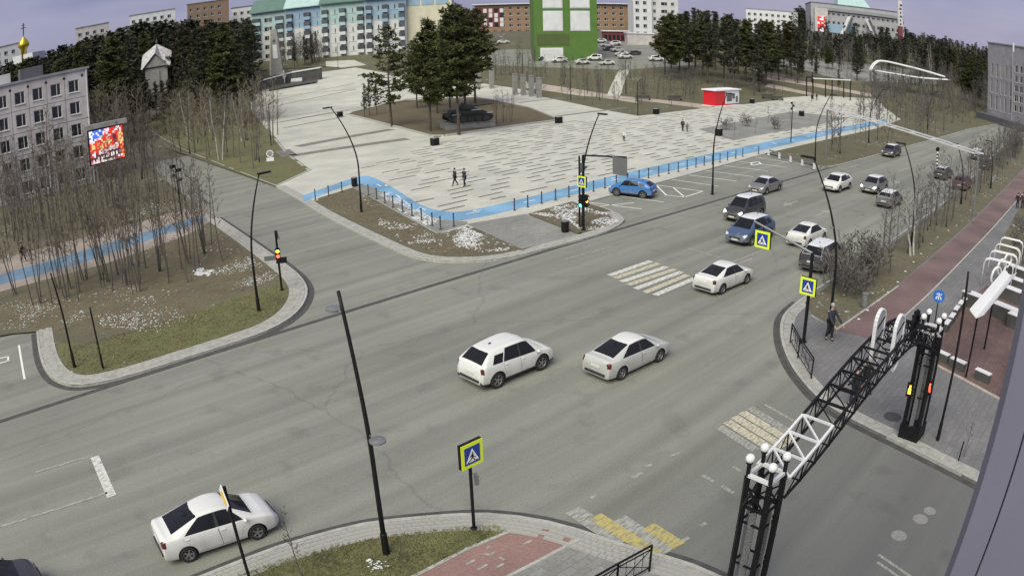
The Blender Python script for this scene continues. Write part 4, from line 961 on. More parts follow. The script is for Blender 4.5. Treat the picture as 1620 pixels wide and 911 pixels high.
# blue round sign
B = G(1477, 522, .12); t = thing('round_sign', 'round blue sign with white figures behind the right gate tower', 'road sign', B); h = HT(B, 1486, 468); post(t, h + .3, .035); vdir = (Vector((-B.x, -B.y, 0)).normalized() - dA * .3).normalized()
M = frame4(UP * h + vdir * .07, vdir); k = MB(); k.plate(circ(.36), M, .02); mat('sign_azure', (.02, .14, .52), .45, noise_amt=0); o = k.obj('sign_board', 'sign_azure', t)
k = MB()
for q in ([(-.03, -.2), (.03, -.2), (.03, .2), (-.03, .2)], [(-.2, -.14), (-.13, -.2), (-.06, -.02), (-.11, .02)], [(.06, .02), (.12, .0), (.2, -.16), (.14, -.2)], [(-.18, .1), (-.08, .18), (-.05, .14), (-.14, .06)], [(.06, .12), (.18, .16), (.18, .1), (.07, .06)]): k.plate(q, M @ Matrix.Translation((0, -.02, 0)), .006)
k.obj('white_symbol', 'sign_white', o)
B = G(1482, 263); h = HT(B, 1486, 234); t = thing('striped_post', 'black and white striped post with a ring on top at the far median', 'marker post', B); 
for i in range(8): k = MB(); k.tube([(0, 0, h * .78 * i / 8), (0, 0, h * .78 * (i + 1) / 8)], .13, 8); k.obj('band', 'sign_white' if i % 2 else 'black_metal', t)
k = MB(); k.lathe((0, 0, h * .9), [(.28, -.06), (.34, 0), (.28, .06), (.2, 0)], 12, Matrix.Rotation(R(90), 3, 'X') @ Matrix.Identity(3)); k.obj('ring', 'black_metal', t)
# ---- railings
def railing(pts, label, h=1.05, bays=1):
    P = [G(*q, .125) for q in pts]; t = thing('railing', label, 'railing', P[0]); o = P[0]
    n = 0
    for a, b in zip(P, P[1:]):
        for i in range(bays):
            p, q = a.lerp(b, i / bays) - o, a.lerp(b, (i + 1) / bays) - o
            for e in ([p, q] if i == bays - 1 else [p]): k = MB(); k.tube([e, e + UP * h], .035, 6); k.obj('post', 'black_metal', t)
            k = MB(); k.bar(p + UP * h, q + UP * h, .05); k.obj('rail', 'black_metal', t); k = MB(); k.bar(p + UP * (h - .14), q + UP * (h - .14), .03); k.obj('rail', 'black_metal', t); k = MB(); k.bar(p + UP * .15, q + UP * .15, .03); k.obj('rail', 'black_metal', t)
            k = MB(); m = (p + q) / 2; k.bar(p + UP * .15, q + UP * (h - .14), .02); k.bar(q + UP * .15, p + UP * (h - .14), .02)
            for f in (.25, .5, .75): e = p.lerp(q, f); k.bar(e + UP * .15, e + UP * (h - .14), .016)
            k.obj('lattice', 'black_metal', t)
railing([(1250, 542), (1262, 566), (1283, 599)], 'black lattice railing on the right pavement corner', 1.0, 1)
railing([(1027, 903), (975, 932), (900, 975)], 'black lattice railing at the near pavement by the yellow crossing', 1.0, 1)
B = G(1516, 729, .12); t = thing('marker_post', 'short thin black stake on the right pavement by the sapling', 'post', B); k = MB(); k.tube([(0, 0, 0), (.03, .02, HT(B, 1518, 697))], .03, 6); k.obj('stake', 'black_metal', t)
# white guard rail closing the parking bay
t = thing('guard_rail', 'low guard rail with white posts at the far end of the parking bay', 'barrier', G(1216, 246, .12)); o = t.location.copy(); e = G(1288, 268, .12) - o
for i in range(5): k = MB(); k.box(e * i / 4 + UP * .35, (.32, .14, .7), math.atan2(e.y, e.x)); k.obj('post', 'white_metal', t)
k = MB(); k.bar(UP * .66, e + UP * .66, .06, .16); k.obj('rail', 'grey_metal', t); k = MB(); k.bar(UP * .3, e + UP * .3, .05, .1); k.obj('rail', 'grey_metal', t)
# ---- gate over the side street
def lattice(mb, a, b, w, n=6, r=.02, X=None, Y=None, chord=.045, diag=True):
    """square lattice column or beam: four chords with bracing"""
    d = (b - a).normalized(); X = X or Vector((1, 0, 0)); Y = Y or d.cross(X).normalized(); hw = w / 2
    cs = [X * sx * hw + Y * sy * hw for sx, sy in ((-1, -1), (1, -1), (1, 1), (-1, 1))]
    for c in cs: mb.bar(a + c, b + c, chord * 2)
    for i in range(n):
        p, q = a.lerp(b, i / n), a.lerp(b, (i + 1) / n)
        for j in range(4):
            c1, c2 = cs[j], cs[(j + 1) % 4]
            mb.bar(q + c1, q + c2, r * 2)
            if diag: mb.bar(p + (c1 if i % 2 else c2), q + (c2 if i % 2 else c1), r * 2)
gate = thing('entrance_gate', 'black steel lattice gate arching over the side street, with globe lamps on both towers', 'gate', (0, 0, 0))
gL = G(1170, 962); gR = G(1441, 689, .12); HG = 4.55
gate.location = gL; gR = gR - gL; gX = Vector((gR.x, gR.y, 0)).normalized(); gY = Vector((-gX.y, gX.x, 0))
mat('shield_sheet', (.42, .42, .45), .5, noise_amt=.1)
mat('perforated', (.20, .20, .21), .5, .3, noise_amt=.45, scale=22)
for base, sd in ((Vector((0, 0, 0)), 1), (gR, -1)):
    hw = .34
    tw = MB(); lattice(tw, base + UP * .5, base + UP * HG, hw * 2, 3, .025, gX, gY, .065, False); tower = tw.obj('tower', 'black_metal', gate)
    k = MB(); k.box(base + UP * .3, (hw * 2.7, hw * 2.7, .6), math.atan2(gX.y, gX.x)); k.obj('plinth', 'black_metal', tower)
    for X, Y in ((gX, gY), (gY, gX)):
        for s in (-1, 1):
            if base.length < 1 or True:
                k = MB(); c = base + Y * s * hw + UP * (HG * .5 - .1); k.bar(c - UP * 1.6, c + UP * 1.4, .2, .03) if abs(X.dot(gX)) > .5 else k.bar(c - UP * 1.6, c + UP * 1.4, .03, .2); k.obj('perforated_panel', 'perforated', tower)
                k = MB(); q = base + Y * s * (hw - .02); k.bar(q - X * hw + UP * (HG - .9), q + X * hw + UP * (HG - .3), .04); k.bar(q + X * hw + UP * (HG - .9), q - X * hw + UP * (HG - .3), .04); k.bar(q - X * hw + UP * (HG - .9), q + X * hw + UP * (HG - .9), .06); k.obj('cross_brace', 'black_metal', tower)
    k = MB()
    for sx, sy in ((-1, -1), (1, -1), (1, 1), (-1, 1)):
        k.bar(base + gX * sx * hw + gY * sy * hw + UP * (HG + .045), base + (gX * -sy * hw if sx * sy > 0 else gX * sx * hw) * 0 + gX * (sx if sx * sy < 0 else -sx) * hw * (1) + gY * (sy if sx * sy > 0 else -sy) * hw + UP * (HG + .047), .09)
    k.obj('top_ring', 'white_metal', tower)  # white stands in for sky light on the black tower tops
    for sx, sy in ((-1, -1), (1, -1), (1, 1), (-1, 1)):
        c = base + gX * sx * hw + gY * sy * hw + UP * (HG + .02); k = MB(); k.lathe(c, [(.06, 0), (.06, .34), (.09, .36), (.09, .4)], 8); o = k.obj('lamp_stem', 'black_metal', tower)
        k = MB(); k.sphere(c + UP * .5, .125, 14); mat('globe', (.75, .75, .76), .25, noise_amt=0); k.obj('globe_lamp', 'globe', o, True)
    k = MB(); a = base - gX * sd * hw + UP * (HG - .2)
    k.tube([a, a - gX * sd * .35 + UP * .02, a - gX * sd * .62 - UP * .2, a - gX * sd * .66 - UP * .42], .03, 6); k.tube([a - UP * .5, a - UP * .3 - gX * sd * .25, a - gX * sd * .5 - UP * .12], .022, 6); k.bar(a - UP * .25, a - gX * sd * .4 - UP * .08, .03); k.bar(a - UP * .6, a - gX * sd * .3 - UP * .25, .03); k.obj('scroll_bracket', 'black_metal', tower)
L = gR.length; hw = .5
def arc(x): q = x / L; return HG - .1 + 1.55 * (math.sin(max(0, q) / .66 * math.pi / 2) ** 1.3 if q < .66 else math.cos((q - .66) / .34 * math.pi / 2) ** 1.1 if q < 1 else 0)
N = 16; xs = [.36 + (L - .72) * i / N for i in range(N + 1)]
top = MB(); bot = MB(); br = MB(); fr = MB(); fr2 = MB()
for i in range(N):
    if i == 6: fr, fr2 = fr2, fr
    for s in (-1, 1):
        pt = [gX * x + gY * s * hw + UP * arc(x) for x in xs[i:i + 2]]; pb = [gX * x + gY * s * hw * .9 + UP * (arc(x) - .62 + .0 * abs(x - L / 2)) for x in xs[i:i + 2]]
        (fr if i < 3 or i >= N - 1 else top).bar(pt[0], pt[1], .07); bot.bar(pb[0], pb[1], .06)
        br.bar(pt[1], pb[1], .035); br.bar(pt[0], pb[1], .026); br.bar(pb[0], pt[1], .026)
    a, b = gX * xs[i] - gY * hw + UP * arc(xs[i]), gX * xs[i + 1] + gY * hw + UP * arc(xs[i + 1])
    a2, b2 = gX * xs[i + 1] - gY * hw + UP * arc(xs[i + 1]), gX * xs[i + 1] + gY * hw + UP * arc(xs[i + 1])
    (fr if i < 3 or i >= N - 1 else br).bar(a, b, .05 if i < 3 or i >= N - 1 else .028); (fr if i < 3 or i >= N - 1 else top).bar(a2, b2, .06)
    k2 = UP * -.62; br.bar(a2 + k2, b2 + k2, .04)
top.obj('top_chords', 'black_metal', gate); bot.obj('bottom_chords', 'black_metal', gate); br.obj('bracing', 'black_metal', gate); fr.obj('skylit_top_frame', 'white_metal', gate); fr2.obj('skylit_top_frame', 'white_metal', gate)  # white bars paint the sky light on the arch's top faces
for s in (-1, 1):      # the two tall rounded shields at the crown
    c = gX * (L * .57) + gY * s * .36 + UP * (HG + 1.0); oval = [(math.cos(a * math.tau / 22) * .36, math.sin(a * math.tau / 22) * .42 + (.85 if 0 <= a <= 11 else -.1)) for a in range(22)]
    M = frame4(c, gY * -1); k = MB(); k.plate(oval, M, .05); o = k.obj('shield', 'shield_sheet', gate)
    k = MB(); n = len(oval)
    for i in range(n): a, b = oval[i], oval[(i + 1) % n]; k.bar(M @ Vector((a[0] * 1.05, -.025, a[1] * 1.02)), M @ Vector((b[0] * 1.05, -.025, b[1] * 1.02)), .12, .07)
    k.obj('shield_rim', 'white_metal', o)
    k = MB()
    for zz in (-.2, .25, .7): k.bar(M @ Vector((-.36, -.06, zz)), M @ Vector((.36, -.06, zz + .3)), .035)
    k.obj('shield_brace', 'black_metal', o)
k = MB()
for i in range(14): a = i * math.tau / 14; k.box(gX * (L * .70) + UP * (arc(L * .7) + .1) + gX * math.cos(a) * .45 + UP * math.sin(a) * .45 - gY * .4, (.1, .08, .1), a)
k.lathe(gX * (L * .70) + UP * (arc(L * .7) + .1) - gY * .4, [(.42, -.04), (.42, .04), (.34, .04), (.34, -.04)], 18, Matrix.Rotation(math.atan2(gX.y, gX.x), 3, 'Z') @ Matrix.Rotation(R(90), 3, 'X')); k.obj('gear_wheel', 'black_metal', gate)
# two red pedestrian lights by the right tower
for q, lb in (((1439, 617), 'orange red pedestrian light on the left face of the right gate tower'), ((1470, 614), 'red pedestrian light on the right face of the right gate tower')):
    d = math.hypot((gR + gL).x, (gR + gL).y) - .35; p = AT(*q, d); t = thing('pedestrian_signal', lb, 'traffic light', p); vd = Vector((-p.x, -p.y, 0)).normalized()
    M = frame4(Vector((0, 0, 0)), vd); k = MB(); k.plate([(-.13, -.28), (.13, -.28), (.13, .28), (-.13, .28)], M @ Matrix.Translation((0, .14, 0)), .14); o = k.obj('signal_head', 'black_metal', t)
    k = MB(); k.plate([(-.05, -.16), (-.01, -.16), (0, -.02), (.03, -.16), (.07, -.16), (.05, .06), (.03, .12), (.05, .2), (-.03, .2), (-.02, .12), (-.06, .04)], M, .015); k.obj('lit_figure', 'lens_orange' if q[0] < 1450 else 'lens_red', o)
    k = MB(); k.bar(Vector((0, 0, 0)) - vd * .1, Vector((gR + gL).xy.to_3d() - p.xy.to_3d()) * .45, .04); k.obj('bracket', 'black_metal', t)
# ---- white hoops and rings on the right pavement
def hoop(pl, pr, tl, tr, label):
    a, b = G(*pl, .125), G(*pr, .125); h = (HT(a, *tl) + HT(b, *tr)) / 2; t = thing('white_hoop', label, 'hoop frame', a, 0, 'white hoop frames on the right pavement'); e = b - a; nn = Vector((-e.y, e.x, 0)).normalized() * .16
    for s in (-1, 1):
        o = nn * s; k = MB(); r = .35
        k.tube([o, o + UP * (h - r), o + UP * (h - r * .3) + e.normalized() * r * .3, o + UP * h + e.normalized() * r, o + UP * h + e - e.normalized() * r, o + e + UP * (h - r * .3) - e.normalized() * r * .3, o + e + UP * (h - r), o + e], .045, 6); k.obj('hoop_tube', 'white_metal', t, True)
hoop((1552, 452), (1597, 462), (1560, 403), (1597, 420), 'nearest of the four white tube hoops beside the terrace')
hoop((1562, 436), (1604, 446), (1567, 394), (1605, 405), 'second nearest of the four white tube hoops beside the terrace')
hoop((1571, 423), (1609, 434), (1575, 384), (1610, 394), 'third nearest of the four white tube hoops beside the terrace')
hoop((1579, 412), (1614, 420), (1582, 373), (1615, 383), 'farthest of the four white tube hoops beside the terrace')
for q, r, lb in (((1573, 441), .62, 'white ring hung under the nearest tube hoop'), ((1582, 424), .55, 'white ring hung under the second tube hoop'), ((1592, 412), .5, 'white ring hung under the third tube hoop')):
    p = G(q[0], q[1] + 16, .125) + UP * (r + .25); t = thing('white_ring', lb, 'ring', p); k = MB()
    q_ = Vector((math.cos(.3), math.sin(.3), 0)); pts = [q_ * math.cos(a * math.tau / 20) * r + UP * math.sin(a * math.tau / 20) * r for a in range(21)]; k.tube(pts, .1, 7, False); k.obj('ring_tube', 'white_metal', t, True)
    k = MB(); k.tube([UP * (-r - .25), UP * -r], .04, 6); k.obj('stand', 'black_metal', t)
# white gutter-shaped canopy beam on black posts
t = thing('canopy_beam', 'white V-shaped canopy beam on two black posts over the brown terrace', 'canopy', (0, 0, 0)); pb = G(1528, 596, .13); h1 = HT(pb, 1546, 502); pc = G(1557, 552, .13); t.location = pb
h2 = h1; A0 = UP * (h1 + .1); A1 = AT(1602, 432, math.hypot(*AT(1602, 432, 44).xy)) - pb
d0 = ray(1598, 436); kk = (pb.z + h1 + .1 - HC) / d0.z; A1 = Vector((d0.x * kk, d0.y * kk, HC + d0.z * kk)) - pb; ax = (A1 - A0).normalized(); sd = Vector((-ax.y, ax.x, 0)).normalized()
for s, nm in ((-1, 'left_wing'), (1, 'right_wing')):
    k = MB(); w = sd * s * .42; q = [A0 - ax * .3, A1, A1 + w + UP * .3, A0 - ax * .3 + w + UP * .3]; dn = UP * -.07
    k.add(q + [x + dn for x in q], [(0, 1, 2, 3), (7, 6, 5, 4), (0, 4, 5, 1), (1, 5, 6, 2), (2, 6, 7, 3), (3, 7, 4, 0)]); k.obj('wing', 'white_metal', t)
for b in (pb, pc): k = MB(); k.tube([b - pb, Vector((b.x - pb.x, b.y - pb.y, h1 + .05))], .055, 8); k.obj('post', 'black_metal', t)
# low terrace wall with pale caps, benches and planters
def capped(q, size, rz, label, name='low_wall', cat='wall', h=.45, cap='white_metal', group='dark blocks with pale tops round the terrace'):
    p = G(*q, .128); t = thing(name, label, cat, p, rz, group); k = MB(); k.box((0, 0, h / 2), (size[0] * .96, size[1] * .9, h)); k.obj('block', 'stone_dark', t); k = MB(); k.box((0, 0, h + .03), (size[0], size[1], .06)); k.obj('cap', cap, t)
e1 = G(1553, 600) - G(1488, 570); a1 = math.atan2(e1.y, e1.x); e2 = G(1526, 482) - G(1497, 522); a2 = math.atan2(e2.y, e2.x)
for i, q in enumerate(((1488, 571), (1514, 584), (1553, 602))): capped(q, (.95, .3), a1, ('short dark block with pale top on the near edge of the terrace, closest to the gate tower', 'short dark block with pale top on the near edge of the terrace, middle one', 'short dark block with pale top on the near edge of the terrace, right one')[i])
for i, q in enumerate(((1527, 482), (1519, 490), (1512, 499), (1505, 511), (1497, 522))): capped(q, (.85, .3), a2, 'small dark block with pale top in the slanted row along the terrace', group='slanted row of capped blocks')
for q, w, lb in (((1540, 486), 1.8, 'dark planter box with pale rim behind the white canopy beam'), ((1590, 506), 2.0, 'dark planter box on the terrace right of the canopy beam'), ((1608, 520), 1.4, 'dark planter box at the right end of the terrace'), ((1601, 458), 2.2, 'dark slatted bench block near the white hoops'), ((1594, 474), 2.2, 'dark slatted bench block just behind the canopy beam end'), ((1612, 442), 2.0, 'dark slatted bench block beyond the white hoops')):
    capped(q, (w, .7), a1, lb, 'planter_box', 'planter', .8)
railing([(1584, 636), (1602, 560)], 'thin dark railing at the right edge of the terrace', 1.0, 2)
# overhead beam across the main road
t = thing('road_gantry', 'long pale double beam spanning the main road far up the street', 'gantry', (0, 0, 0)); zb = 6.2
def at_z(u, v, z): d = ray(u, v); k = (z - HC) / d.z; return Vector((d.x * k, d.y * k, z))
p1, p2 = at_z(1309, 171, zb), at_z(1548, 243, zb); t.location = (p1.x, p1.y, 0); o = Vector((p1.x, p1.y, 0)); dd = (p2 - p1).normalized(); pn = Vector((-dd.y, dd.x, 0)) * .7
for s in (-1, 1): k = MB(); k.bar(p1 - o + pn * s, p2 - o + pn * s, .13); k.obj('beam', 'white_metal', t)
for i in range(9): k = MB(); a = p1.lerp(p2, i / 8) - o; k.bar(a + pn, a - pn, .06); k.obj('brace', 'white_metal', t)
for p in (p1, p2): k = MB(); k.tube([(p.x - o.x, p.y - o.y, 0), p - o], .12, 8); k.obj('post', 'grey_metal', t)
# ---- people
mat('skin', (.42, .26, .19), .6, noise_amt=.05)
for nm, c in (('cloth_black', (.014, .014, .016)), ('cloth_navy', (.02, .024, .04)), ('cloth_grey', (.12, .12, .13)), ('cloth_white', (.62, .62, .62)), ('cloth_dark', (.03, .028, .028)), ('cloth_pale', (.30, .31, .34)), ('shoe', (.02, .018, .016)), ('hair', (.03, .02, .015)), ('cloth_maroon', (.09, .03, .035))): mat(nm, c, .85, noise_amt=.15, scale=8)
def skinned(name, m, verts, edges, par, lv=1):
    me = bpy.data.meshes.new(name); me.from_pydata([v[:3] for v in verts], edges, []); o = bpy.data.objects.new(name, me); col.objects.link(o)
    sk_ = o.modifiers.new('s', 'SKIN'); sk_.use_smooth_shade = True
    for i, v in enumerate(verts): me.skin_vertices[0].data[i].radius = (v[3], v[4] if len(v) > 4 else v[3]); me.skin_vertices[0].data[i].use_root = i == 0
    sb_ = o.modifiers.new('u', 'SUBSURF'); sb_.levels = lv; sb_.render_levels = lv
    ev = bpy.data.meshes.new_from_object(o.evaluated_get(bpy.context.evaluated_depsgraph_get())); bpy.data.objects.remove(o)
    ev.materials.clear(); ev.materials.append(MATS[m]); ev.polygons.foreach_set('use_smooth', [True] * len(ev.polygons)); r = link(name, ev, par); return r
def person(q, heading, label, coat, legs, h=1.72, stride=.22, hat=None, hood=False, long=False, z=.13, bag=None, arms=(.18, -.18)):
    p = G(*q, z) if not isinstance(q, Vector) else q; t = thing('person', label, 'person', p, heading); s = h / 1.72
    hipz, shz = .90 * s, 1.40 * s; st = stride * s
    J = {}
    def leg(sg, f):
        return [(0, sg * .09 * s, hipz - .03 * s), (f * st * .5 + .03, sg * .09 * s, .49 * s), (f * st - (.06 if f < 0 else 0), sg * .09 * s, .085 * s + (.04 if f < 0 else 0)), (f * st + .15 * s - (.06 if f < 0 else 0), sg * .1 * s, .035 * s)]
    def arm(sg, f):
        return [(0, sg * .19 * s, shz - .02 * s), (f * .5, sg * .25 * s, 1.12 * s), (f * 1.3 + .05, sg * .25 * s, .88 * s), (f * 1.5 + .08, sg * .245 * s, .80 * s)]
    LL, LR = leg(1, 1), leg(-1, -1); AL, AR = arm(1, arms[0]), arm(-1, arms[1])
    V = [(0, 0, hipz, .13 * s, .15 * s), (0, 0, 1.12 * s, .115 * s, .14 * s), (0, 0, shz - .06 * s, .12 * s, .16 * s), (0, 0, 1.47 * s, .055 * s), (.02, 0, 1.56 * s, .075 * s, .07 * s), (.03, 0, 1.64 * s, .088 * s, .075 * s), (.015, 0, 1.70 * s, .06 * s)]
    E = [(0, 1), (1, 2), (2, 3), (3, 4), (4, 5), (5, 6)]
    V.append((.105 * s, 0, 1.60 * s, .014)); E.append((5, 7))             # nose
    def chain(root, pts, rad):
        pr = root
        for a, r in zip(pts, rad): V.append((*a, r)); E.append((pr, len(V) - 1)); pr = len(V) - 1
        return pr
    for l in (LL, LR): chain(0, l, (.085 * s, .06 * s, .042 * s, .03 * s))
    for a, sg in ((AL, 1), (AR, -1)):
        w = chain(2, a, (.055 * s, .045 * s, .032 * s, .034 * s)); e = Vector(a[3])
        for fi in range(4): chain(w, [e + Vector((.012 + .018 * fi - .03, 0, -.05)), e + Vector((.012 + .02 * fi - .03 + .01, -sg * .012, -.095 + .008 * abs(fi - 1.5)))], (.010, .008))
        chain(w, [e + Vector((.045, -sg * .015, -.015)), e + Vector((.06, -sg * .02, -.055))], (.011, .009))
    skinned('body', 'skin', V, E, t)
    def cloth(nm, m, chains, extra=1.0):
        v, e = [], []
        for ch in chains:
            pr = ch[0] if isinstance(ch[0], int) else None
            for a in (ch[1:] if pr is not None else ch): v.append(a); (e.append((pr, len(v) - 1)) if pr is not None else None); pr = len(v) - 1
        skinned(nm, m, v, e, t)
    hem = .60 * s if long else .84 * s
    tor = [(0, 0, 1.10 * s, .155 * s, .18 * s), (0, 0, shz - .05 * s, .15 * s, .20 * s), (.0, 0, 1.45 * s, .075 * s)]
    low = [0, (0, 0, hem + .06, .165 * s, .185 * s), (0, 0, hem, .17 * s, .19 * s)]
    sl = [[1] + [(*x, r) for x, r in zip(a[:3], (.078 * s, .066 * s, .05 * s))] for a in (AL, AR)]
    cloth('jacket', coat, [tor, low] + sl)
    tl = [[(0, 0, hipz, .14 * s, .16 * s)]] + [[0] + [(*x, r) for x, r in zip(l[:3], (.10 * s, .078 * s, .06 * s))] for l in (LL, LR)]
    cloth('trousers', legs, tl)
    for l in (LL, LR): cloth('shoe', 'shoe', [[(l[2][0] - .04 * s, l[2][1], l[2][2] - .03 * s, .05 * s), (l[3][0], l[3][1], l[3][2] + .01, .042 * s)]])
    k = MB(); k.sphere((.0, 0, 1.655 * s), .108 * s, 12, (1.05, .9, .9) if not hood else (1.15, 1.05, 1.25)); 
    if hood or hat: k.obj('hood' if hood else 'hat', hat or coat, t, True)
    else: k.obj('hair', 'hair', t, True)
    if bag: k = MB(); k.box((-.2 * s, 0, 1.2 * s), (.16, .3, .42)); k.obj('backpack', bag, t)
    return t
toc = lambda q: math.atan2(-G(*q).y, -G(*q).x)
person((720, 294), AZ + math.pi - .2, 'person in black walking on the square, left of the pair', 'cloth_black', 'cloth_black', 1.68, .3, hat='cloth_black')
person((735, 295), AZ + math.pi + .1, 'person in a dark blue coat walking on the square, right of the pair', 'cloth_navy', 'cloth_black', 1.72, .16, hat='cloth_navy', long=True)
person((1080, 208), 1.2, 'adult in dark clothes walking hand in hand with a child on the far square', 'cloth_dark', 'cloth_black', 1.75, .2, long=True)
person((1087, 209), 1.25, 'child in grey walking beside an adult on the far square', 'cloth_grey', 'cloth_grey', 1.3, .15, hood=True)
person((987, 224), -1.5, 'child in a white jacket and dark trousers alone on the square', 'cloth_white', 'cloth_black', 1.35, .12, hat='cloth_white')
person((1311, 538), -1.2, 'person in dark clothes and pale hood standing on the right pavement by the crossing post', 'cloth_navy', 'cloth_black', 1.95, .08, hat='cloth_pale', arms=(.42, .42))
person((1349, 640), 2.2, 'person in black seen through the gate lattice on the right pavement', 'cloth_black', 'cloth_navy', 1.76, .12)
person((1367, 622), 2.1, 'second person in black close behind the gate lattice on the right pavement', 'cloth_black', 'cloth_black', 1.72, .25, hat='cloth_black')
person((1609, 330), 1.0, 'person in black far up the right pavement, left of a couple', 'cloth_black', 'cloth_black', 1.68, .14); person((1617, 330), 1.0, 'person in dark red far up the right pavement, right of a couple', 'cloth_maroon', 'cloth_black', 1.74, .12)
person((38, 414), .3, 'person in dark clothes on the left footway among the bare trees', 'cloth_dark', 'cloth_black', 1.72, .2)
person((1284, 160), .5, 'person in black at the black frame on the far square, left one', 'cloth_black', 'cloth_black', 1.75, .15); person((1292, 159), .5, 'person in black at the black frame on the far square, right one', 'cloth_black', 'cloth_black', 1.78, .15)
# ================================================================== buildings and monuments
def wall_mat(name, c, n=.1, sc=.6): mat(name, c, .85, noise_amt=n, scale=sc, detail=8)
wall_mat('wall_grey', (.50, .47, .475), .16); wall_mat('wall_pale', (.56, .57, .58)); wall_mat('wall_blue', (.26, .38, .50)); wall_mat('wall_teal', (.36, .50, .50)); wall_mat('wall_cream', (.56, .53, .42)); wall_mat('wall_white', (.62, .63, .66))
wall_mat('wall_green', (.085, .17, .035)); wall_mat('wall_olive', (.075, .11, .035)); wall_mat('wall_orange', (.27, .17, .105)); wall_mat('wall_hill', (.34, .34, .37)); wall_mat('wall_office', (.30, .29, .32), .15); wall_mat('wall_maroon', (.17, .045, .05)); wall_mat('wall_brown', (.22, .15, .11)); wall_mat('roof_green', (.10, .17, .15)); wall_mat('roof_grey', (.25, .26, .29)); wall_mat('roof_slate', (.10, .10, .115))
mat('balcony_glass', (.085, .095, .11), .25, noise_amt=.4, scale=.6)
mat('window_glass', (.022, .024, .028), .12, noise_amt=.3, scale=.4); mat('window_frame', (.62, .62, .62), .6, noise_amt=0); mat('snow_roof', (.74, .75, .80), .8, noise_amt=.05)
mat('joint_dark', (.12, .115, .115), .9, noise_amt=.2)
WIN = {}
def facade(par, o, X, W, Hh, cols, rows, wm, depth=.18, pane='window_glass', frame=True, nm='wall', skip=0, rowmats=None, seams=False):
    """wall with real openings; every opening gets a window part (frame with a recessed pane)"""
    X = X.normalized(); N = Vector((X.y, -X.x, 0)); xs = sorted({0, W} | {c for q in cols for c in q}); zs = sorted({0, Hh} | {c for q in rows for c in q})
    mats = [wm] + sorted({m for m in (rowmats or {}).values()}); mb = MB()
    hole = lambda a, b, c, d: any(abs(q[0] - a) < 1e-6 for q in cols) and any(abs(q[0] - c) < 1e-6 for q in rows) and any(abs(q[1] - b) < 1e-6 for q in cols) and any(abs(q[1] - d) < 1e-6 for q in rows)
    for a, b in zip(xs, xs[1:]):
        for k, (c, d) in enumerate(zip(zs, zs[1:])):
            p = [o + X * a + UP * c, o + X * b + UP * c, o + X * b + UP * d, o + X * a + UP * d]; mb.cur = 0
            if rowmats:
                for lim in sorted(rowmats): 
                    if (c + d) / 2 >= lim: mb.cur = mats.index(rowmats[lim], 1) if rowmats[lim] in mats[1:] else 0
            if hole(a, b, c, d):
                q = [x - N * depth for x in p]
                mb.add(p + q, [(0, 4, 5, 1), (1, 5, 6, 2), (2, 6, 7, 3), (3, 7, 4, 0)])
            else: mb.add(p, [(0, 1, 2, 3)])
    mb.obj(nm, mats, par)
    rz = math.atan2(X.y, X.x)
    if seams:
        k = MB(); top = rows[-1][1] + 1
        for i in range(len(cols)): e = o + X * ((cols[i][0] + cols[i - 1][1]) / 2 if i else .05) + N * .004; k.box(e + UP * Hh / 2, (.05, .02, Hh), rz)
        for q in rows: k.box(o + X * W / 2 + N * .005 + UP * (q[0] - .8), (W, .02, .05), rz)
        k = k.obj('panel_joint', 'joint_dark', par, kind='stuff')
    for (a, b) in cols:
        for (c, d) in rows:
            w, h = round(b - a, 2), round(d - c, 2); key = (w, h, pane, depth, frame)
            if key not in WIN:
                k = MB(); k.box((0, 0, h / 2), (w + .02, .02, h + .02)); pm = k.mesh('pane', pane); fm = None
                k = MB(); t_ = .09 if frame else .05
                for x in (-w / 2 + t_ / 2, w / 2 - t_ / 2, w * .12): k.box((x, -.04, h / 2), (t_, .06, h))
                for z in (t_ / 2, h - t_ / 2): k.box((0, -.042, z), (w, .06, t_))
                k.box((0, -depth - .02, -.05), (w + .14, .16, .06)); WIN[key] = (pm, k.mesh('window', 'window_frame'))
            e = o + X * (a + b) / 2 + UP * c - N * (depth - .02); wi = link('window', WIN[key][1], par, e, rz); link('pane', WIN[key][0], wi)
def shell(par, o, X, W, D, Hh, wm, roofm, faces='lrbt', ov=.25):
    """the other walls and a roof slab behind a facade"""
    X = X.normalized(); Nn = Vector((-X.y, X.x, 0)); a, b = o, o + X * W; c, d = b + Nn * D, a + Nn * D; mb = MB()
    for p, q in ((b, c), (c, d), (d, a)): mb.add([p, q, q + UP * Hh, p + UP * Hh], [(0, 1, 2, 3)])
    mb.obj('side_walls', wm, par)
    k = MB(); cc = (a + c) / 2 + UP * (Hh + .15); k.box(cc, (W + ov * 2, D + ov * 2, .3), math.atan2(X.y, X.x)); return k.obj('roof', roofm, par)
def grid(n, p, w, off): return [(off + i * p, off + i * p + w) for i in range(n)]
def azr(u, v, r): d = ray(u, v); k = r / math.hypot(d.x, d.y); x, y = d.x * k, d.y * k; return Vector((x, y, TZ(y)))
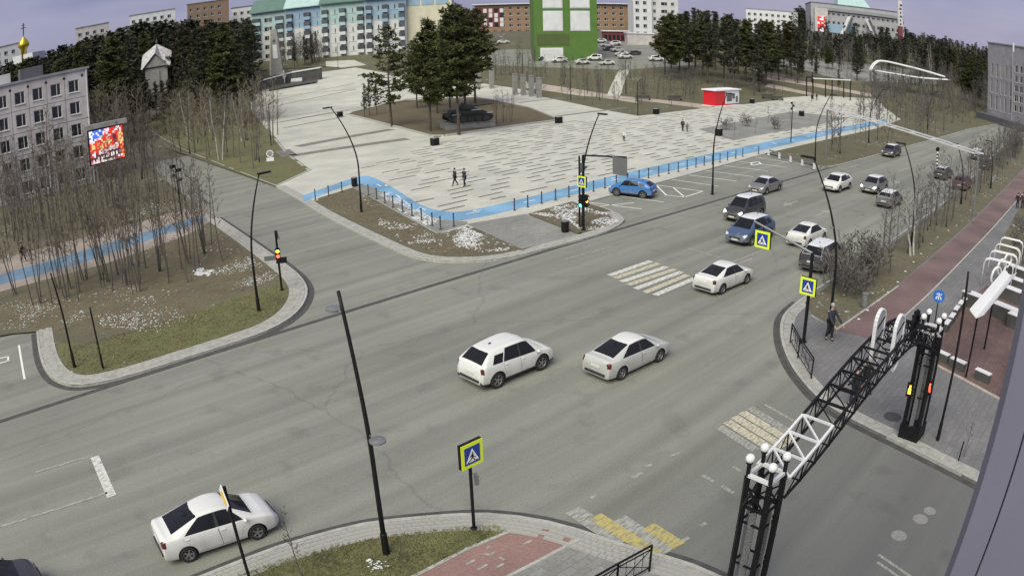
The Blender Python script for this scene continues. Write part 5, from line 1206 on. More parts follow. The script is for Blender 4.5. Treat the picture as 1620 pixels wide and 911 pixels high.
# left grey block
C0 = azr(140, 150, 105); Wb = 42.0; o0 = C0 - dA * Wb
b = thing('apartment_building', 'grey five storey panel block with white framed windows at the left edge', 'building', o0); z5 = 15.6
z = Vector((0, 0, 0)); facade(b, z, dA, Wb, z5, grid(15, 2.72, 1.55, 1.0), grid(5, 2.95, 1.65, .95), 'wall_grey', seams=True); rf = shell(b, z, dA, Wb, 13, z5, 'wall_grey', 'roof_grey')
k = MB(); k.box(dA * 26 + nA * 1.2 + UP * (z5 + .9), (9, 2, 1.3), AZ); k.obj('parapet', 'wall_pale', rf); k = MB(); k.box(dA * 34 + nA * 4 + UP * (z5 + 1), (3.5, 3, 1.6), AZ); k.obj('roof_hatch', 'roof_slate', rf)
for i in range(15): k = MB(); k.lathe(dA * (1.9 + 2.72 * i + 1.2) - nA * .02 + UP * (z5 - .75), [(.2, -.05), (.2, .02)], 8, Matrix.Rotation(AZ, 3, 'Z') @ Matrix.Rotation(R(90), 3, 'X')); k.obj('air_hole', 'window_glass', b)
k = MB(); k.tube([dA * (Wb - .2) - nA * .1, dA * (Wb - .2) - nA * .1 + UP * z5], .09, 6); k.obj('drainpipe', 'wall_white', b)
# pale block with blue and green upper floors, stepped sections
gb = G(560, 89); base_z = gb.z
b = thing('apartment_building', 'long pale apartment block with blue and green upper storeys behind the monument', 'building', (gb.x, gb.y, base_z))
def u_at(u, Y): d = ray(u, 60); return d.x / d.y * Y
Yb = gb.y; sects = [(398, 452, 9, 'wall_teal', 3), (452, 508, 5, 'wall_blue', 4), (508, 578, 1.5, 'wall_teal', 5), (578, 643, 0, 'wall_blue', 5)]
for u0, u1, dy, top, nc in sects:
    x0, x1 = u_at(u0, Yb + dy), u_at(u1, Yb + dy); W = x1 - x0; o = Vector((x0 - gb.x, dy, -1.0)); p = W / nc
    X = Vector((1, 0, 0)); facade(b, o, X, W, 19.6, [(p * i + p * .16, p * i + p * .16 + (1.7 if i % 2 else .9)) for i in range(nc)] + [(p * i + p * .58, p * i + p * .58 + 1.2) for i in range(nc)], grid(5, 3.2, 1.6, 2.8), 'wall_pale', rowmats={12.2: top})
    shell(b, o, X, W, 12, 19.6, 'wall_pale', 'roof_green')
    for i in range(0, nc, 2):       # balcony stacks
        for f in range(5):
            k = MB(); k.box(o + Vector((p * i + p * .5, -.6, 2.0 + 3.2 * f + .55)), (p * .72, 1.1, 1.1)); k.obj('balcony', 'wall_white' if f < 3 else top, b)
            k = MB(); k.box(o + Vector((p * i + p * .5, -.56, 3.1 + 3.2 * f + .75)), (p * .66, 1.0, 1.5)); k.obj('balcony_glazing', 'balcony_glass', b)
    k = MB(); q = [o + Vector(v) for v in ((-.3, -1.2, 19.6), (W + .3, -1.2, 19.6), (W + .3, 4.5, 24.2), (-.3, 4.5, 24.2))]; k.add(q + [v - UP * .3 for v in q], [(0, 1, 2, 3), (7, 6, 5, 4), (0, 4, 5, 1), (1, 5, 6, 2), (3, 2, 6, 7), (0, 3, 7, 4)]); k.obj('mansard', 'roof_green' if dy != 5 else 'wall_teal', b)
x0, x1 = u_at(643, Yb + 2), u_at(716, Yb + 2); o = Vector((x0 - gb.x, 2, -1)); W = x1 - x0
facade(b, o, Vector((1, 0, 0)), W, 23, [], [], 'wall_cream', rowmats={15: 'wall_blue'}); shell(b, o, Vector((1, 0, 0)), W, 12, 23, 'wall_pale', 'roof_grey')
for i in range(3): k = MB(); k.box(o + Vector((W * (.17 + .31 * i), -.06, 18.6)), (W * .27, .12, 4.4)); k.obj('wall_panel', 'wall_blue', b)
# green building
g0, g1 = G(846, 98), G(946, 97); X = (g1 - g0); W = Vector((X.x, X.y, 0)).length; zb_ = min(g0.z, g1.z) - .5
b = thing('tall_building', 'bright green windowless end wall with four white square panels', 'building', (g0.x, g0.y, zb_)); X = Vector((X.x, X.y, 0)).normalized(); Hg = 27
facade(b, Vector((0, 0, 0)), X, W, Hg, [], [], 'wall_green'); shell(b, Vector((0, 0, 0)), X, W, 16, Hg, 'wall_green', 'roof_grey')
pw = W / 100.0
def on(u0, v0, u1, v1, m, nm, d=.12):
    h0 = HT(Vector((g0.x, g0.y, zb_)), 890, v1); h1 = HT(Vector((g0.x, g0.y, zb_)), 890, v0)
    a, c = (u0 - 845) * pw, (u1 - 845) * pw; k = MB(); k.box(X * (a + c) / 2 + Vector((X.y, -X.x, 0)) * d / 2 + UP * (h0 + h1) / 2, (c - a, d, h1 - h0), math.atan2(X.y, X.x)); return k.obj(nm, m, b)
for u in (861, 904):
    for v0, v1 in ((19, 48), (-10, 12)): on(u - 1.5, v0 - 1.5, u + 29.5, v1 + 1.5, 'wall_white', 'panel_frame', .1); on(u, v0, u + 28, v1, 'wall_white', 'square_panel', .2)
on(849, 54, 900, 72, 'wall_olive', 'dark_panel', .08); on(854, 76, 890, 100, 'wall_white', 'door_panel', .15); on(857, 79, 887, 100, 'wall_pale', 'door', .2)
# brown and orange block behind
Yo = 335.0; zo = TZ(Yo); x0, x1 = u_at(752, Yo), u_at(1006, Yo); W = x1 - x0; o = Vector((x0, Yo, zo - 2)); b = thing('apartment_building', 'long orange brown block with a pale snowy roof behind the green building', 'building', o)
hb = HT(o, 780, 8); rows = grid(5, hb / 5.4, hb / 11, hb / 12); facade(b, Vector((0, 0, 0)), Vector((1, 0, 0)), W, hb, grid(20, W / 20.3, 1.7, .9), rows, 'wall_orange', rowmats={}); shell(b, Vector((0, 0, 0)), Vector((1, 0, 0)), W, 14, hb, 'wall_brown', 'snow_roof', ov=1.2)
k = MB(); k.box((W * .08, -.1, hb * .6), (W * .17, .16, hb * .62)); k.obj('maroon_panel', 'wall_maroon', b)
for i in range(5):
    for j in range(4): k = MB(); k.box((W * (.015 + .034 * i) + 1, -.2, hb * (.36 + .15 * j)), (1.5, .08, 1.8)); k.obj('window', 'window_frame' if (i + j) % 3 else 'window_glass', b)
k = MB(); k.box((W * .5, -.35, hb + .1), (W + 2, .7, .55)); k.obj('eaves', 'wall_blue', b)
# white tower block and the low red shed
Yt = 300.0; x0, x1 = u_at(1003, Yt), u_at(1032, Yt); o = Vector((x0, Yt, TZ(Yt) - 3)); b = thing('tower_block', 'tall pale blue white tower block left of the right pine group', 'building', o)
facade(b, Vector((0, 0, 0)), Vector((1, 0, 0)), x1 - x0, 30, grid(2, 3.0, 1.5, .8), grid(9, 3.1, 1.5, 2), 'wall_white'); shell(b, Vector((0, 0, 0)), Vector((1, 0, 0)), x1 - x0, 14, 30, 'wall_white', 'roof_grey')
x2 = u_at(1075, Yt); facade(b, Vector((x1 - x0 + .02, 1.5, 0)), Vector((1, 0, 0)), x2 - x1, 25, [(.8, 2), (4, 6.5), (8, 9.4)], grid(7, 3.1, 1.4, 2), 'wall_pale'); shell(b, Vector((x1 - x0 + .02, 1.5, 0)), Vector((1, 0, 0)), x2 - x1, 12, 25, 'wall_pale', 'roof_grey')
p0, p1 = G(955, 66), G(993, 66); b = thing('shed', 'low dark red shed with a snowy roof above the rows of parked cars', 'building', p0); W = (p1 - p0).length; k = MB(); k.box((W / 2, 2, 1.8), (W, 5, 3.6)); k.obj('wall', 'wall_maroon', b); k = MB(); k.box((W / 2, 2, 3.75), (W + .8, 6, .35)); k.obj('roof', 'snow_roof', b)
for i in range(6): k = MB(); k.box((W * (i + .5) / 6, -.55, 1.4), (W / 9, .1, 1.9)); k.obj('door', 'window_glass', b)
b = thing('shed', 'grey low building right of the dark red shed', 'building', G(1000, 72)); k = MB(); k.box((3, 3, 2), (9, 6, 4)); k.obj('wall', 'wall_grey', b); k = MB(); k.box((3, 3, 4.15), (9.6, 6.6, .3)); k.obj('roof', 'snow_roof', b)
# centre on the hill with the screen
r0 = 390; pA, pB = azr(1283, 20, r0), azr(1424, 30, r0 * 1.02); X = Vector((pB.x - pA.x, pB.y - pA.y, 0)); W = X.length; X.normalize(); zz = min(pA.z, pB.z) - 1
b = thing('sports_centre', 'wide grey building on the hill with slanting struts and a lit red screen', 'building', (pA.x, pA.y, zz)); P0 = Vector((pA.x, pA.y, zz)); hh_ = HT(P0, 1283, 3) - .3
hw_ = HT(P0, 1283, 16); hl = HT(P0, 1283, 50); st_ = hh_ - hl
facade(b, Vector((0, 0, 0)), X, W, hh_, grid(17, W / 18, 1.7, W * .12), [(hl + st_ * .30, hl + st_ * .42), (hl + st_ * .62, hl + st_ * .70)], 'wall_hill', rowmats={}); shell(b, Vector((0, 0, 0)), X, W, 30, hh_, 'wall_hill', 'roof_slate')
Nb = Vector((X.y, -X.x, 0)); k = MB(); k.box(X * W * .33 + Nb * .2 + UP * (hl + st_ * .18), (W * .3, .3, st_ * .3), math.atan2(X.y, X.x)); k.obj('glazed_band', 'wall_blue', b)
k = MB(); k.box(X * W * .55 + Nb * .5 + UP * (hl + st_ * .82), (W * .95, 1.2, st_ * .1), math.atan2(X.y, X.x)); k.obj('cornice', 'roof_grey', b)
for a_, c_, nmm in ((.42, .27, 1), (.61, .74, 1)):
    k = MB(); k.bar(X * W * a_ + Nb * 2 + UP * (hl + st_ * .62), X * W * c_ + Nb * 7 + UP * (hl - st_ * .35), 2.2, 1.2); k.obj('strut', 'wall_pale', b); k = MB(); k.bar(X * W * (a_ + .02) + Nb * 2.9 + UP * (hl + st_ * .60), X * W * (c_ + .02) + Nb * 7.9 + UP * (hl - st_ * .35), 1.3, 1.0); k.obj('strut_edge', 'roof_slate', b)
k = MB(); k.box(X * W * .105 + Nb * 1.5 + UP * (hl + st_ * .34), (W * .14, 3, st_ * .95), math.atan2(X.y, X.x)); k.obj('portal', 'wall_grey', b)
k = MB(); ap = X * W * .48 - Nb * 12 + UP * (hh_ + 9); q = [X * W * .3 - Nb * 3 + UP * hh_, X * W * .68 - Nb * 3 + UP * hh_, X * W * .68 - Nb * 24 + UP * hh_, X * W * .3 - Nb * 24 + UP * hh_]; k.add(q + [ap - X * 6, ap + X * 4], [(0, 1, 5, 4), (1, 2, 5), (2, 3, 4, 5), (3, 0, 4)]); k.obj('glass_roof', 'wall_teal', b)
def screen_cells(par, M, rows, cw, chh, nm='screen'):
    names = {'R': (.8, .03, .02), 'W': (.95, .9, .9), 'B': (.05, .18, .85), 'Y': (1, .62, .25), 'D': (.09, .01, .02), 'P': (.95, .55, .6), 'O': (.9, .25, .05)}
    keys = list(names); mats = []
    for q in keys: mat('led_' + q, (.02, .02, .02), .4, noise_amt=0, emit=names[q], estr=.42); mats.append('led_' + q)
    mb = MB(); nr = len(rows)
    for i, rw in enumerate(rows):
        for j, ch in enumerate(rw):
            mb.cur = keys.index(ch); x, z_ = (j - len(rw) / 2) * cw, (nr / 2 - i - 1) * chh
            mb.add([M @ Vector(v) for v in ((x, -.01, z_), (x + cw, -.01, z_), (x + cw, -.01, z_ + chh), (x, -.01, z_ + chh))], [(0, 1, 2, 3)])
    return mb.obj(nm, mats, par)
Ms = frame4(X * W * .105 + Nb * 3.3 + UP * (hl + st_ * .28), Nb); screen_cells(b, Ms, ['RRWR', 'RWWR', 'RRRW', 'WRWR', 'RRRW', 'RDDR', 'DDWD', 'DWWD'], 1.0, .95)
# red and white sign column
pS = azr(1424, 40, 372); b = thing('sign_column', 'tall white and red sign column beside the hill building', 'sign', pS); h = HT(pS, 1424, 2); k = MB(); k.box((0, 0, h * .25), (2.4, 1.2, h * .5)); k.obj('red_base', 'wall_maroon', b); k = MB(); k.box((0, 0, h * .75), (2.4, 1.2, h * .5)); k.obj('white_panel', 'wall_white', b)
for i in range(6): k = MB(); k.box((rnd.uniform(-.4, .4), -.66, h * (.54 + .075 * i)), (rnd.uniform(.7, 1.5), .12, h * .04)); k.obj('dark_mark', 'wall_maroon' if i % 2 else 'roof_slate', b)
# grey building at the right edge
pA, pB = azr(1563, 110, 205), azr(1650, 110, 185); X = Vector((pB.x - pA.x, pB.y - pA.y, 0)); W = X.length; X.normalize(); b = thing('office_building', 'pale grey building with tall narrow window bays at the right edge', 'building', pA); h = HT(pA, 1563, 68)
facade(b, Vector((0, 0, 0)), X, W, h, [(W * .06, W * .10), (W * .16, W * .2), (W * .25, W * .28), (W * .33, W * .37), (W * .42, W * .46)], [(h * .15, h * .33), (h * .36, h * .54), (h * .57, h * .74)], 'wall_office'); shell(b, Vector((0, 0, 0)), X, W, 16, h, 'wall_office', 'roof_grey')
facade(b, X * W * .52 + Vector((X.y, -X.x, 0)) * .8, X, W * .4, h * .93, grid(4, W * .09, W * .06, W * .03), grid(5, h * .12, h * .085, h * .2), 'wall_office')
k = MB(); k.box(X * W * .51 + Vector((X.y, -X.x, 0)) * .5 + UP * h * .52, (.35, .35, h * 1.04), math.atan2(X.y, X.x)); k.obj('white_pipe', 'white_metal', b); k = MB(); k.box(X * W * .5 + UP * .9 + Vector((X.y, -X.x, 0)) * 2, (W, 4, 1.6), math.atan2(X.y, X.x)); k.obj('porch', 'roof_slate', b)
# distant blocks over the left forest
def far_block(u0, u1, vt, r, label, m='wall_pale', rm='roof_grey', nr=4, tilt=0):
    a, c = azr(u0, vt, r), azr(u1, vt, r + tilt); X = Vector((c.x - a.x, c.y - a.y, 0)); W = X.length; a.z -= 2; b = thing('apartment_building', label, 'building', a); h = HT(a, u0, vt)
    p = max(3.2, W / 14); n = int((W - 1) / p); top = grid(nr, 3.0, 1.5, h - 3.0 * nr - .6); facade(b, Vector((0, 0, 0)), X, W, h, grid(n, p, p * .5, p * .3), top, m); shell(b, Vector((0, 0, 0)), X, W, 13, h, m, rm)
far_block(-20, 36, 80, 300, 'pale block with small windows beside the gold church dome at the far left'); far_block(205, 277, 26, 330, 'white block rising over the left forest behind the chapel', 'wall_white'); far_block(296, 362, 8, 340, 'block with a red brown top storey over the left forest', 'wall_brown'); far_block(366, 425, 14, 360, 'pale blue block at the left of the stepped pale apartment block', 'wall_white', 'roof_slate'); far_block(120, 172, 46, 310, 'grey low block half hidden by the left forest', 'wall_grey')
far_block(1180, 1262, 14, 420, 'pale far block seen over the right pine group', 'wall_white')
# chapel and church
pc = azr(250, 120, 205); b = thing('chapel', 'small grey chapel with steep crossed gables and a little onion top', 'chapel', pc); s = 1.25; pc.z += HT(pc, 246, 70) - 10.2 * 1.25; b.location = pc; k = MB(); k.box((0, 0, -3), (5 * s, 5 * s, 6), .3); k.obj('lower_wall', 'stone_grey', b); k = MB(); k.box((0, 0, 3 * s), (5 * s, 5 * s, 6 * s), .3); k.obj('wall', 'stone_grey', b)
mat('chapel_roof', (.44, .43, .45), .7, noise_amt=.35, scale=1.6); Mz = Matrix.Rotation(.3, 4, 'Z')
for i in range(4):
    k = MB(); Mi = Mz @ Matrix.Rotation(i * math.pi / 2, 4, 'Z'); k.add([Mi @ Vector(v) * s for v in ((-3, -3.3, 5.2), (0, -3.3, 8.2), (3, -3.3, 5.2), (0, 0, 10.2), (-2.6, -.2, 5.6), (2.6, -.2, 5.6))], [(0, 1, 3, 4), (1, 2, 5, 3)]); k.obj('gable_roof', 'chapel_roof', b)
    k = MB(); k.add([Mi @ Vector(v) * s for v in ((-2.6, -2.9, 5.4), (2.6, -2.9, 5.4), (0, -2.9, 7.9))], [(0, 1, 2)]); k.box((Mi @ Vector((0, -2.55, 3))) * s, (1.5 * s, .3 * s, 3.2 * s), .3 + i * math.pi / 2); k.obj('arched_gable', 'stone_grey', b)
k = MB(); k.lathe((0, 0, 9.4 * s), [(.25, 0), (.16, 1.0), (.36, 1.3), (.33, 1.6), (.08, 2.2), (.02, 2.7)], 10); k.obj('onion_top', 'stone_dark', b)
pc = azr(38, 90, 250); b = thing('church', 'gold church dome with a dark cross over the left block', 'church', pc); h = HT(pc, 38, 72); mat('gold', (.55, .42, .05), .35, .7, noise_amt=.1)
k = MB(); k.lathe((0, 0, h), [(1.1, -7), (1.1, -1.4), (2.0, -.4), (2.1, .4), (1.3, 1.7), (.35, 2.6), (.1, 3.2)], 14); k.obj('dome', 'gold', b, True); k = MB(); k.bar((0, 0, h + 3), (0, 0, h + 7.2), .25); k.bar((-1.1, 0, h + 5.6), (1.1, 0, h + 5.6), .22); k.bar((-.6, 0, h + 6.5), (.6, 0, h + 6.5), .2); k.obj('cross', 'black_metal', b); k = MB(); k.box((0, 3, (h - 3) / 2), (9, 8, h - 3)); k.obj('wall', 'wall_white', b)
# stele and memorial wall
pm_ = G(438, 119); b = thing('stele', 'tall tapering grey stone stele with a pale panel and a star', 'monument', pm_); h = HT(pm_, 434, 47); w0, w1 = 4.3, 2.3
def taper(zA, zB, y0, y1, x0, x1, X0, X1): return [(x0, y0, zA), (x1, y0, zA), (x1, y1, zA), (x0, y1, zA), (X0, y0 * .8, zB), (X1, y0 * .8, zB), (X1, y1 * .8, zB), (X0, y1 * .8, zB)]
bx = [(3, 2, 1, 0), (4, 5, 6, 7), (0, 1, 5, 4), (1, 2, 6, 5), (2, 3, 7, 6), (3, 0, 4, 7)]
k = MB(); k.add(taper(0, h, -.7, .7, -2.0, 2.3, -1.7, .5), bx); k.obj('slab', 'stone_grey', b); k = MB(); k.add(taper(h * .36, h * .66, -.82, -.5, -.75, .75, -.8, .45), bx); k.obj('pale_panel', 'wall_white', b)
k = MB(); M = frame4(Vector((-.3, -.68, h * .76)), Vector((0, -1, 0))); k.plate([(math.sin(a * math.pi / 5) * (.55 if a % 2 == 0 else .22), math.cos(a * math.pi / 5) * (.55 if a % 2 == 0 else .22)) for a in range(10)], M, .1); k.obj('star', 'roof_slate', b); k = MB(); k.add(taper(0, h * 1.0, -.75, -.72, -2.05, -1.5, -1.72, -1.35), bx); k.obj('pale_edge', 'wall_cream', b)
w = [G(392, 152), G(420, 143), G(462, 133), G(508, 127)]; b = thing('memorial_wall', 'long dark memorial wall with a white snowy coping at the far left of the square', 'monument', w[1]); hs = [2.6, 2.7, 3.0, 3.3]
k = MB(); k2 = MB(); ty = Vector((0, 1.4, 0))
for i in range(3):
    a, c = w[i] - w[1], w[i + 1] - w[1]; A_, C_ = a + UP * hs[i], c + UP * hs[i + 1]; k.add([a - UP, c - UP, c + ty - UP, a + ty - UP, A_, C_, C_ + ty, A_ + ty], bx); e = Vector((0, -.15, 0)); k2.add([A_ + e, C_ + e, C_ + ty, A_ + ty] + [q + UP * .3 for q in (A_ + e, C_ + e, C_ + ty, A_ + ty)], bx)
k.obj('wall', 'stone_dark', b); k2.obj('coping', 'snow_roof', b); k = MB(); k.box(w[3] - w[1] + Vector((-3.4, -.1, 1.7)), (2.6, .2, 1.3)); k.obj('plaque', 'stone_grey', b)
pl = [G(425, 146), G(500, 133), G(503, 129), G(430, 138)]; k = MB(); k.sheet(pl, .5); k.prism([(q.x, q.y) for q in pl], pl[0].z - .5, pl[0].z + .45); kk_ = k.obj('memorial_platform', 'stone_dark'); kk_['label'] = 'low dark stone platform before the memorial wall'; kk_['category'] = 'platform'
q = G(470, 133) + UP * .55; b = thing('memorial_slab', 'small white stone slab lying on the memorial platform', 'slab', q); k = MB(); k.box((0, 0, .5), (3, 1.1, 1.0)); k.obj('slab', 'wall_white', b); k = MB(); k.box((0, 0, .1), (3.3, 1.4, .3)); k.obj('foot', 'stone_grey', b)
q = G(450, 136) + UP * .6; stt = person(q, -1.4, 'grey stone soldier statue leaning before the memorial wall', 'stone_grey', 'stone_grey', 3.4, .35, hat='wall_white', long=True); stt.name = 'statue'; stt['category'] = 'statue'
for c_ in stt.children: c_.data.materials[0] = MATS['wall_white' if c_.name.startswith('ha') else 'stone_grey']
for i, (u, v0, v1) in enumerate(((757, 141, 118), (778, 141, 107), (815, 151, 118), (828, 152, 119), (841, 154, 121), (853, 156, 124))):
    q = G(u, v0); b = thing('stone_pillar', ('shorter grey stone pillar behind the tank lawn', 'grey stone pillar right of the shorter one behind the tank lawn', 'grey stone pillar, first of the row of four at the upper edge of the square', 'grey stone pillar, second of the row of four at the upper edge of the square', 'grey stone pillar, third of the row of four at the upper edge of the square', 'grey stone pillar, last of the row of four at the upper edge of the square')[i], 'pillar', q, group='stone pillars at the upper edge of the square'); h = HT(q, u, v1); k = MB(); k.box((0, 0, h / 2), (.85, .85, h), .4); k.obj('shaft', 'tan_stone' if 0 else 'stone_grey', b); k = MB(); k.box((0, 0, h + .06), (1.0, 1.0, .16), .4); k.obj('cap', 'stone_grey', b)
# tank on its plinth
mat('tank_paint', (.035, .042, .03), .6, noise_amt=.35, scale=2); mat('tank_track', (.018, .018, .017), .7, noise_amt=.3, scale=4)
pt = (G(700, 203, .2) + G(779, 199, .2)) / 2; hd = math.atan2((G(779, 199) - G(705, 205)).y, (G(779, 199) - G(705, 205)).x)
b = thing('plinth', 'low grey stone plinth under the tank', 'plinth', pt, hd); k = MB(); k.box((0, 0, .4), (7.4, 3.6, .8)); k.obj('block', 'stone_grey', b); k = MB(); k.box((0, 0, .84), (7.6, 3.8, .1)); k.obj('slab', 'stone_grey', b)
b = thing('tank', 'dark green battle tank with round turret and snow on its deck, on a stone plinth', 'tank', pt + UP * .89, hd); sc = 1.12
def prof(pts, y0, y1, m, nm, par=b):
    k = MB(); n = len(pts); k.plate([(p[0] * sc, p[1] * sc) for p in pts], Matrix.Translation((0, y1 * sc, 0)), (y1 - y0) * sc); return k.obj(nm, m, par)
prof([(-2.95, .75), (-2.6, .55), (2.4, .5), (3.05, .85), (1.7, 1.55), (-2.2, 1.55)], -.85, .85, 'tank_paint', 'hull'); prof([(-2.4, 1.0), (2.0, 1.0), (1.6, 1.5), (-2.1, 1.5)], -1.42, 1.42, 'tank_paint', 'upper_hull')
for s in (-1, 1):
    y0, y1 = (s * 1.5 - .25, s * 1.5 + .25); tr = prof([(-3.0, .62), (-2.85, .25), (-2.2, .02), (2.2, .02), (2.9, .3), (3.1, .68), (2.8, .95), (-2.7, .95)], y0, y1, 'tank_track', 'track')
    for i in range(5): k = MB(); k.lathe(Vector((-2.05 + i * 1.03, s * 1.77, .42)) * sc, [(.42 * sc, -.04), (.42 * sc, .02), (.2 * sc, .03)], 14, Matrix.Rotation(R(-90) * s, 3, 'X')); k.obj('road_wheel', 'tank_paint', tr)
    prof([(-3.05, .98), (2.85, .98), (3.15, .85), (3.15, .9), (2.87, 1.05), (-3.05, 1.05)], y0 - .03, y1 + .03, 'tank_paint', 'fender')
    k = MB(); k.lathe(Vector((-1.6, s * 1.45, 1.25)) * sc, [(.2, -.5), (.2, .5)], 8, Matrix.Rotation(R(90), 3, 'Y')); k.obj('fuel_drum', 'tank_paint', b)
k = MB(); k.lathe((-.1, 0, 1.52 * sc), [(1.25, 0), (1.2, .25), (1.0, .62), (.75, .76), (.2, .8)], 16, Matrix.Diagonal((1.1, .92, 1))); tu = k.obj('turret', 'tank_paint', b, True); k = MB(); k.tube([(.8, 0, 1.95 * sc), (2.0, 0, 2.0 * sc), (4.2, 0, 2.12 * sc)], [.13, .1, .085], 8); k.obj('gun_barrel', 'tank_paint', tu); k = MB(); k.lathe((-.5, .35, 2.2 * sc), [(.3, 0), (.3, .18), (.25, .2)], 10); k.obj('hatch', 'tank_paint', tu)
k = MB(); k.box(Vector((.9, -1.05, 1.54)) * sc, (1.5, .7, .05), .1); k.obj('snow_patch', 'snow', b); k = MB(); k.box(Vector((-1.9, -1.5, 1.09)) * sc, (1.2, .4, .06)); k.obj('snow_patch', 'snow', b); k = MB(); k.box(Vector((2.6, -1.5, 1.09)) * sc, (.8, .45, .06)); k.obj('snow_patch', 'snow', b)
# red kiosk
pk_, pk2 = G(1132, 170), G(1170, 167); ex = (pk2 - pk_).normalized(); W = (pk2 - pk_).length; b = thing('kiosk', 'red kiosk with a pale picture panel and a white roof edge on the far square', 'kiosk', pk_, math.atan2(ex.y, ex.x)); h = HT(pk_, 1131, 143); mat('kiosk_red', (.55, .015, .025), .45, noise_amt=.05)
k = MB(); k.box((W / 2, 1.5, h * .52), (W, 3, h * .9)); k.obj('body', 'kiosk_red', b); k = MB(); k.box((W / 2, 1.5, h * .98), (W + .5, 3.5, .25)); k.obj('roof', 'snow_roof', b); k = MB(); k.box((W / 2, 1.3, .1), (W + .8, 3.6, .28)); k.obj('base', 'wall_white', b)
k = MB(); k.box((W * .68, -.04, h * .53), (W * .58, .08, h * .76)); pn_ = k.obj('picture_panel', 'wall_white', b)
for x, z_, a, c in ((.52, .5, .16, .42), (.60, .55, .1, .5), (.72, .6, .1, .3), (.86, .4, .08, .36)): k = MB(); k.box((W * x, -.1, h * z_), (W * a, .05, h * c)); k.obj('dark_shape', 'cloth_grey' if x < .65 else 'roof_slate', pn_)
k = MB(); k.box((W * .985, -.06, h * .5), (.16, .2, h * .85)); k.obj('corner_post', 'roof_slate', b)
# black portal frame and white stage canopies at the far right of the square
pA, pB = G(1286, 158), G(1345, 160); b = thing('portal_frame', 'black square portal frame on the far square', 'frame', pA); e = pB - pA; h = HT(pA, 1285, 124); dn = Vector((-e.y, e.x, 0)).normalized() * 3
for s in (0, 1):
    for t_ in (0, .5, 1): k = MB(); c_ = e * t_ + dn * s; k.bar(c_, c_ + UP * h, .22); k.obj('post', 'black_metal', b)
    k = MB(); k.bar(dn * s + UP * h, e + dn * s + UP * h, .26); k.obj('top_bar', 'white_metal' if s == 0 else 'black_metal', b)
def canopy(pts, base, label, r=.28):
    P = [AT(u, v, 216 + i * 1.5) for i, (u, v) in enumerate(pts)]; g = Vector((P[0].x, P[0].y, TZ(P[0].y))); b = thing('stage_canopy', label, 'canopy', g); off = Vector((1.2, 3.5, 0)); k = MB(); k.tube([p - g for p in spline(P, 4)], r, 6); k.obj('front_rim', 'white_metal', b, True); k = MB(); k.tube([p - g + off for p in spline(P, 4)], r * .7, 6); k.obj('back_rim', 'white_metal', b, True)
    k = MB(); S_ = spline(P, 4)
    for i in range(len(S_) - 1): k.add([S_[i] - g - UP * .2, S_[i + 1] - g - UP * .2, S_[i + 1] - g + off - UP * .2, S_[i] - g + off - UP * .2], [(0, 1, 2, 3)])
    k.obj('roof_sheet', 'wall_grey', b)
    for p in (P[0], P[len(P) // 2], P[-1]): k = MB(); q = p - g + off * .5; k.bar(q - UP * .3, Vector((q.x, q.y, TZ(q.y + g.y) - g.z)), .25); k.obj('post', 'grey_metal', b)
canopy([(1378, 112), (1385, 101), (1397, 97), (1430, 104), (1465, 113), (1495, 122)], 0, 'upper curved white canopy rim at the back of the square, far right'); canopy([(1384, 112), (1420, 118), (1460, 124), (1503, 127)], 0, 'lower straight white canopy rim below the curved one, far right', .2)
for q, lb in (((1018, 160), 'dark park bench left of the light path junction'), ((1215, 157), 'dark park bench behind the red kiosk path'), ((1068, 160), 'dark park bench right of the footpath'), ((1230, 160), 'dark bench at the far edge of the square near the portal frame')):
    p = G(*q); b = thing('park_bench', lb, 'bench', p, .2); k = MB(); k.box((0, 0, .5), (3.2, .6, .12)); k.obj('seat', 'stone_dark', b); k = MB(); k.box((0, .3, .85), (3.2, .08, .5)); k.obj('backrest', 'stone_dark', b)
    for x in (-1.3, 1.3): k = MB(); k.box((x, 0, .25), (.15, .55, .5)); k.obj('leg', 'black_metal', b)
# led billboard on posts in front of the grey block
cB = AT(169, 229, 86); b = thing('led_billboard', 'bright red and blue lit screen on posts in front of the grey block', 'billboard', (cB.x, cB.y, 0)); M = frame4(Vector((0, 0, cB.z)), -nA + dA * .12)
k = MB(); k.plate([(-2.25, -1.95), (2.25, -1.95), (2.25, 1.95), (-2.25, 1.95)], M @ Matrix.Translation((0, .4, 0)), .36); o = k.obj('cabinet', 'black_metal', b)
screen_cells(o, M, ['WWBBBBWBBPPWRRRRWWRR', 'WBWBWBBBWPWPRRRWWRWR', 'WWBBBWBBPRWRRRWRRRYR', 'BWBBBBPWRRRWPRDRRYYR', 'WWBWPPWRRRYRRRDDRYOY', 'PPWRRRRYRRYYRRDDRYYR', 'RYRROORRYYYYYRDRRYOY', 'RYYROORYRYRYRRRRRYYY', 'RYYROOYYRYRRYRRWWYYR', 'ORRRRRYYRRRWWPWWPRRO', 'RRWRRWRPWWPWWPWWRROR', 'RWWDRWWPWPRDDDDDDDOR', 'RRWDDDDDDDWDWWDWDWOO', 'DDDDWDWWDWWDWWDWDDRR', 'RWDWWDWDDDDDDDDDWWWO', 'PPPWWRWWWWWWWWRRRRRO'], .215, .225)
k = MB(); k.box(M @ Vector((0, .1, 2.25)), (5.2, .9, .5), AZ - .12); k.obj('hood', 'stone_grey', b)
for x in (-1.4, 1.4): k = MB(); q = M @ Vector((x, .25, 0)); k.tube([(q.x, q.y, 0), (q.x, q.y, cB.z)], .16, 8); k.obj('post', 'grey_metal', b)
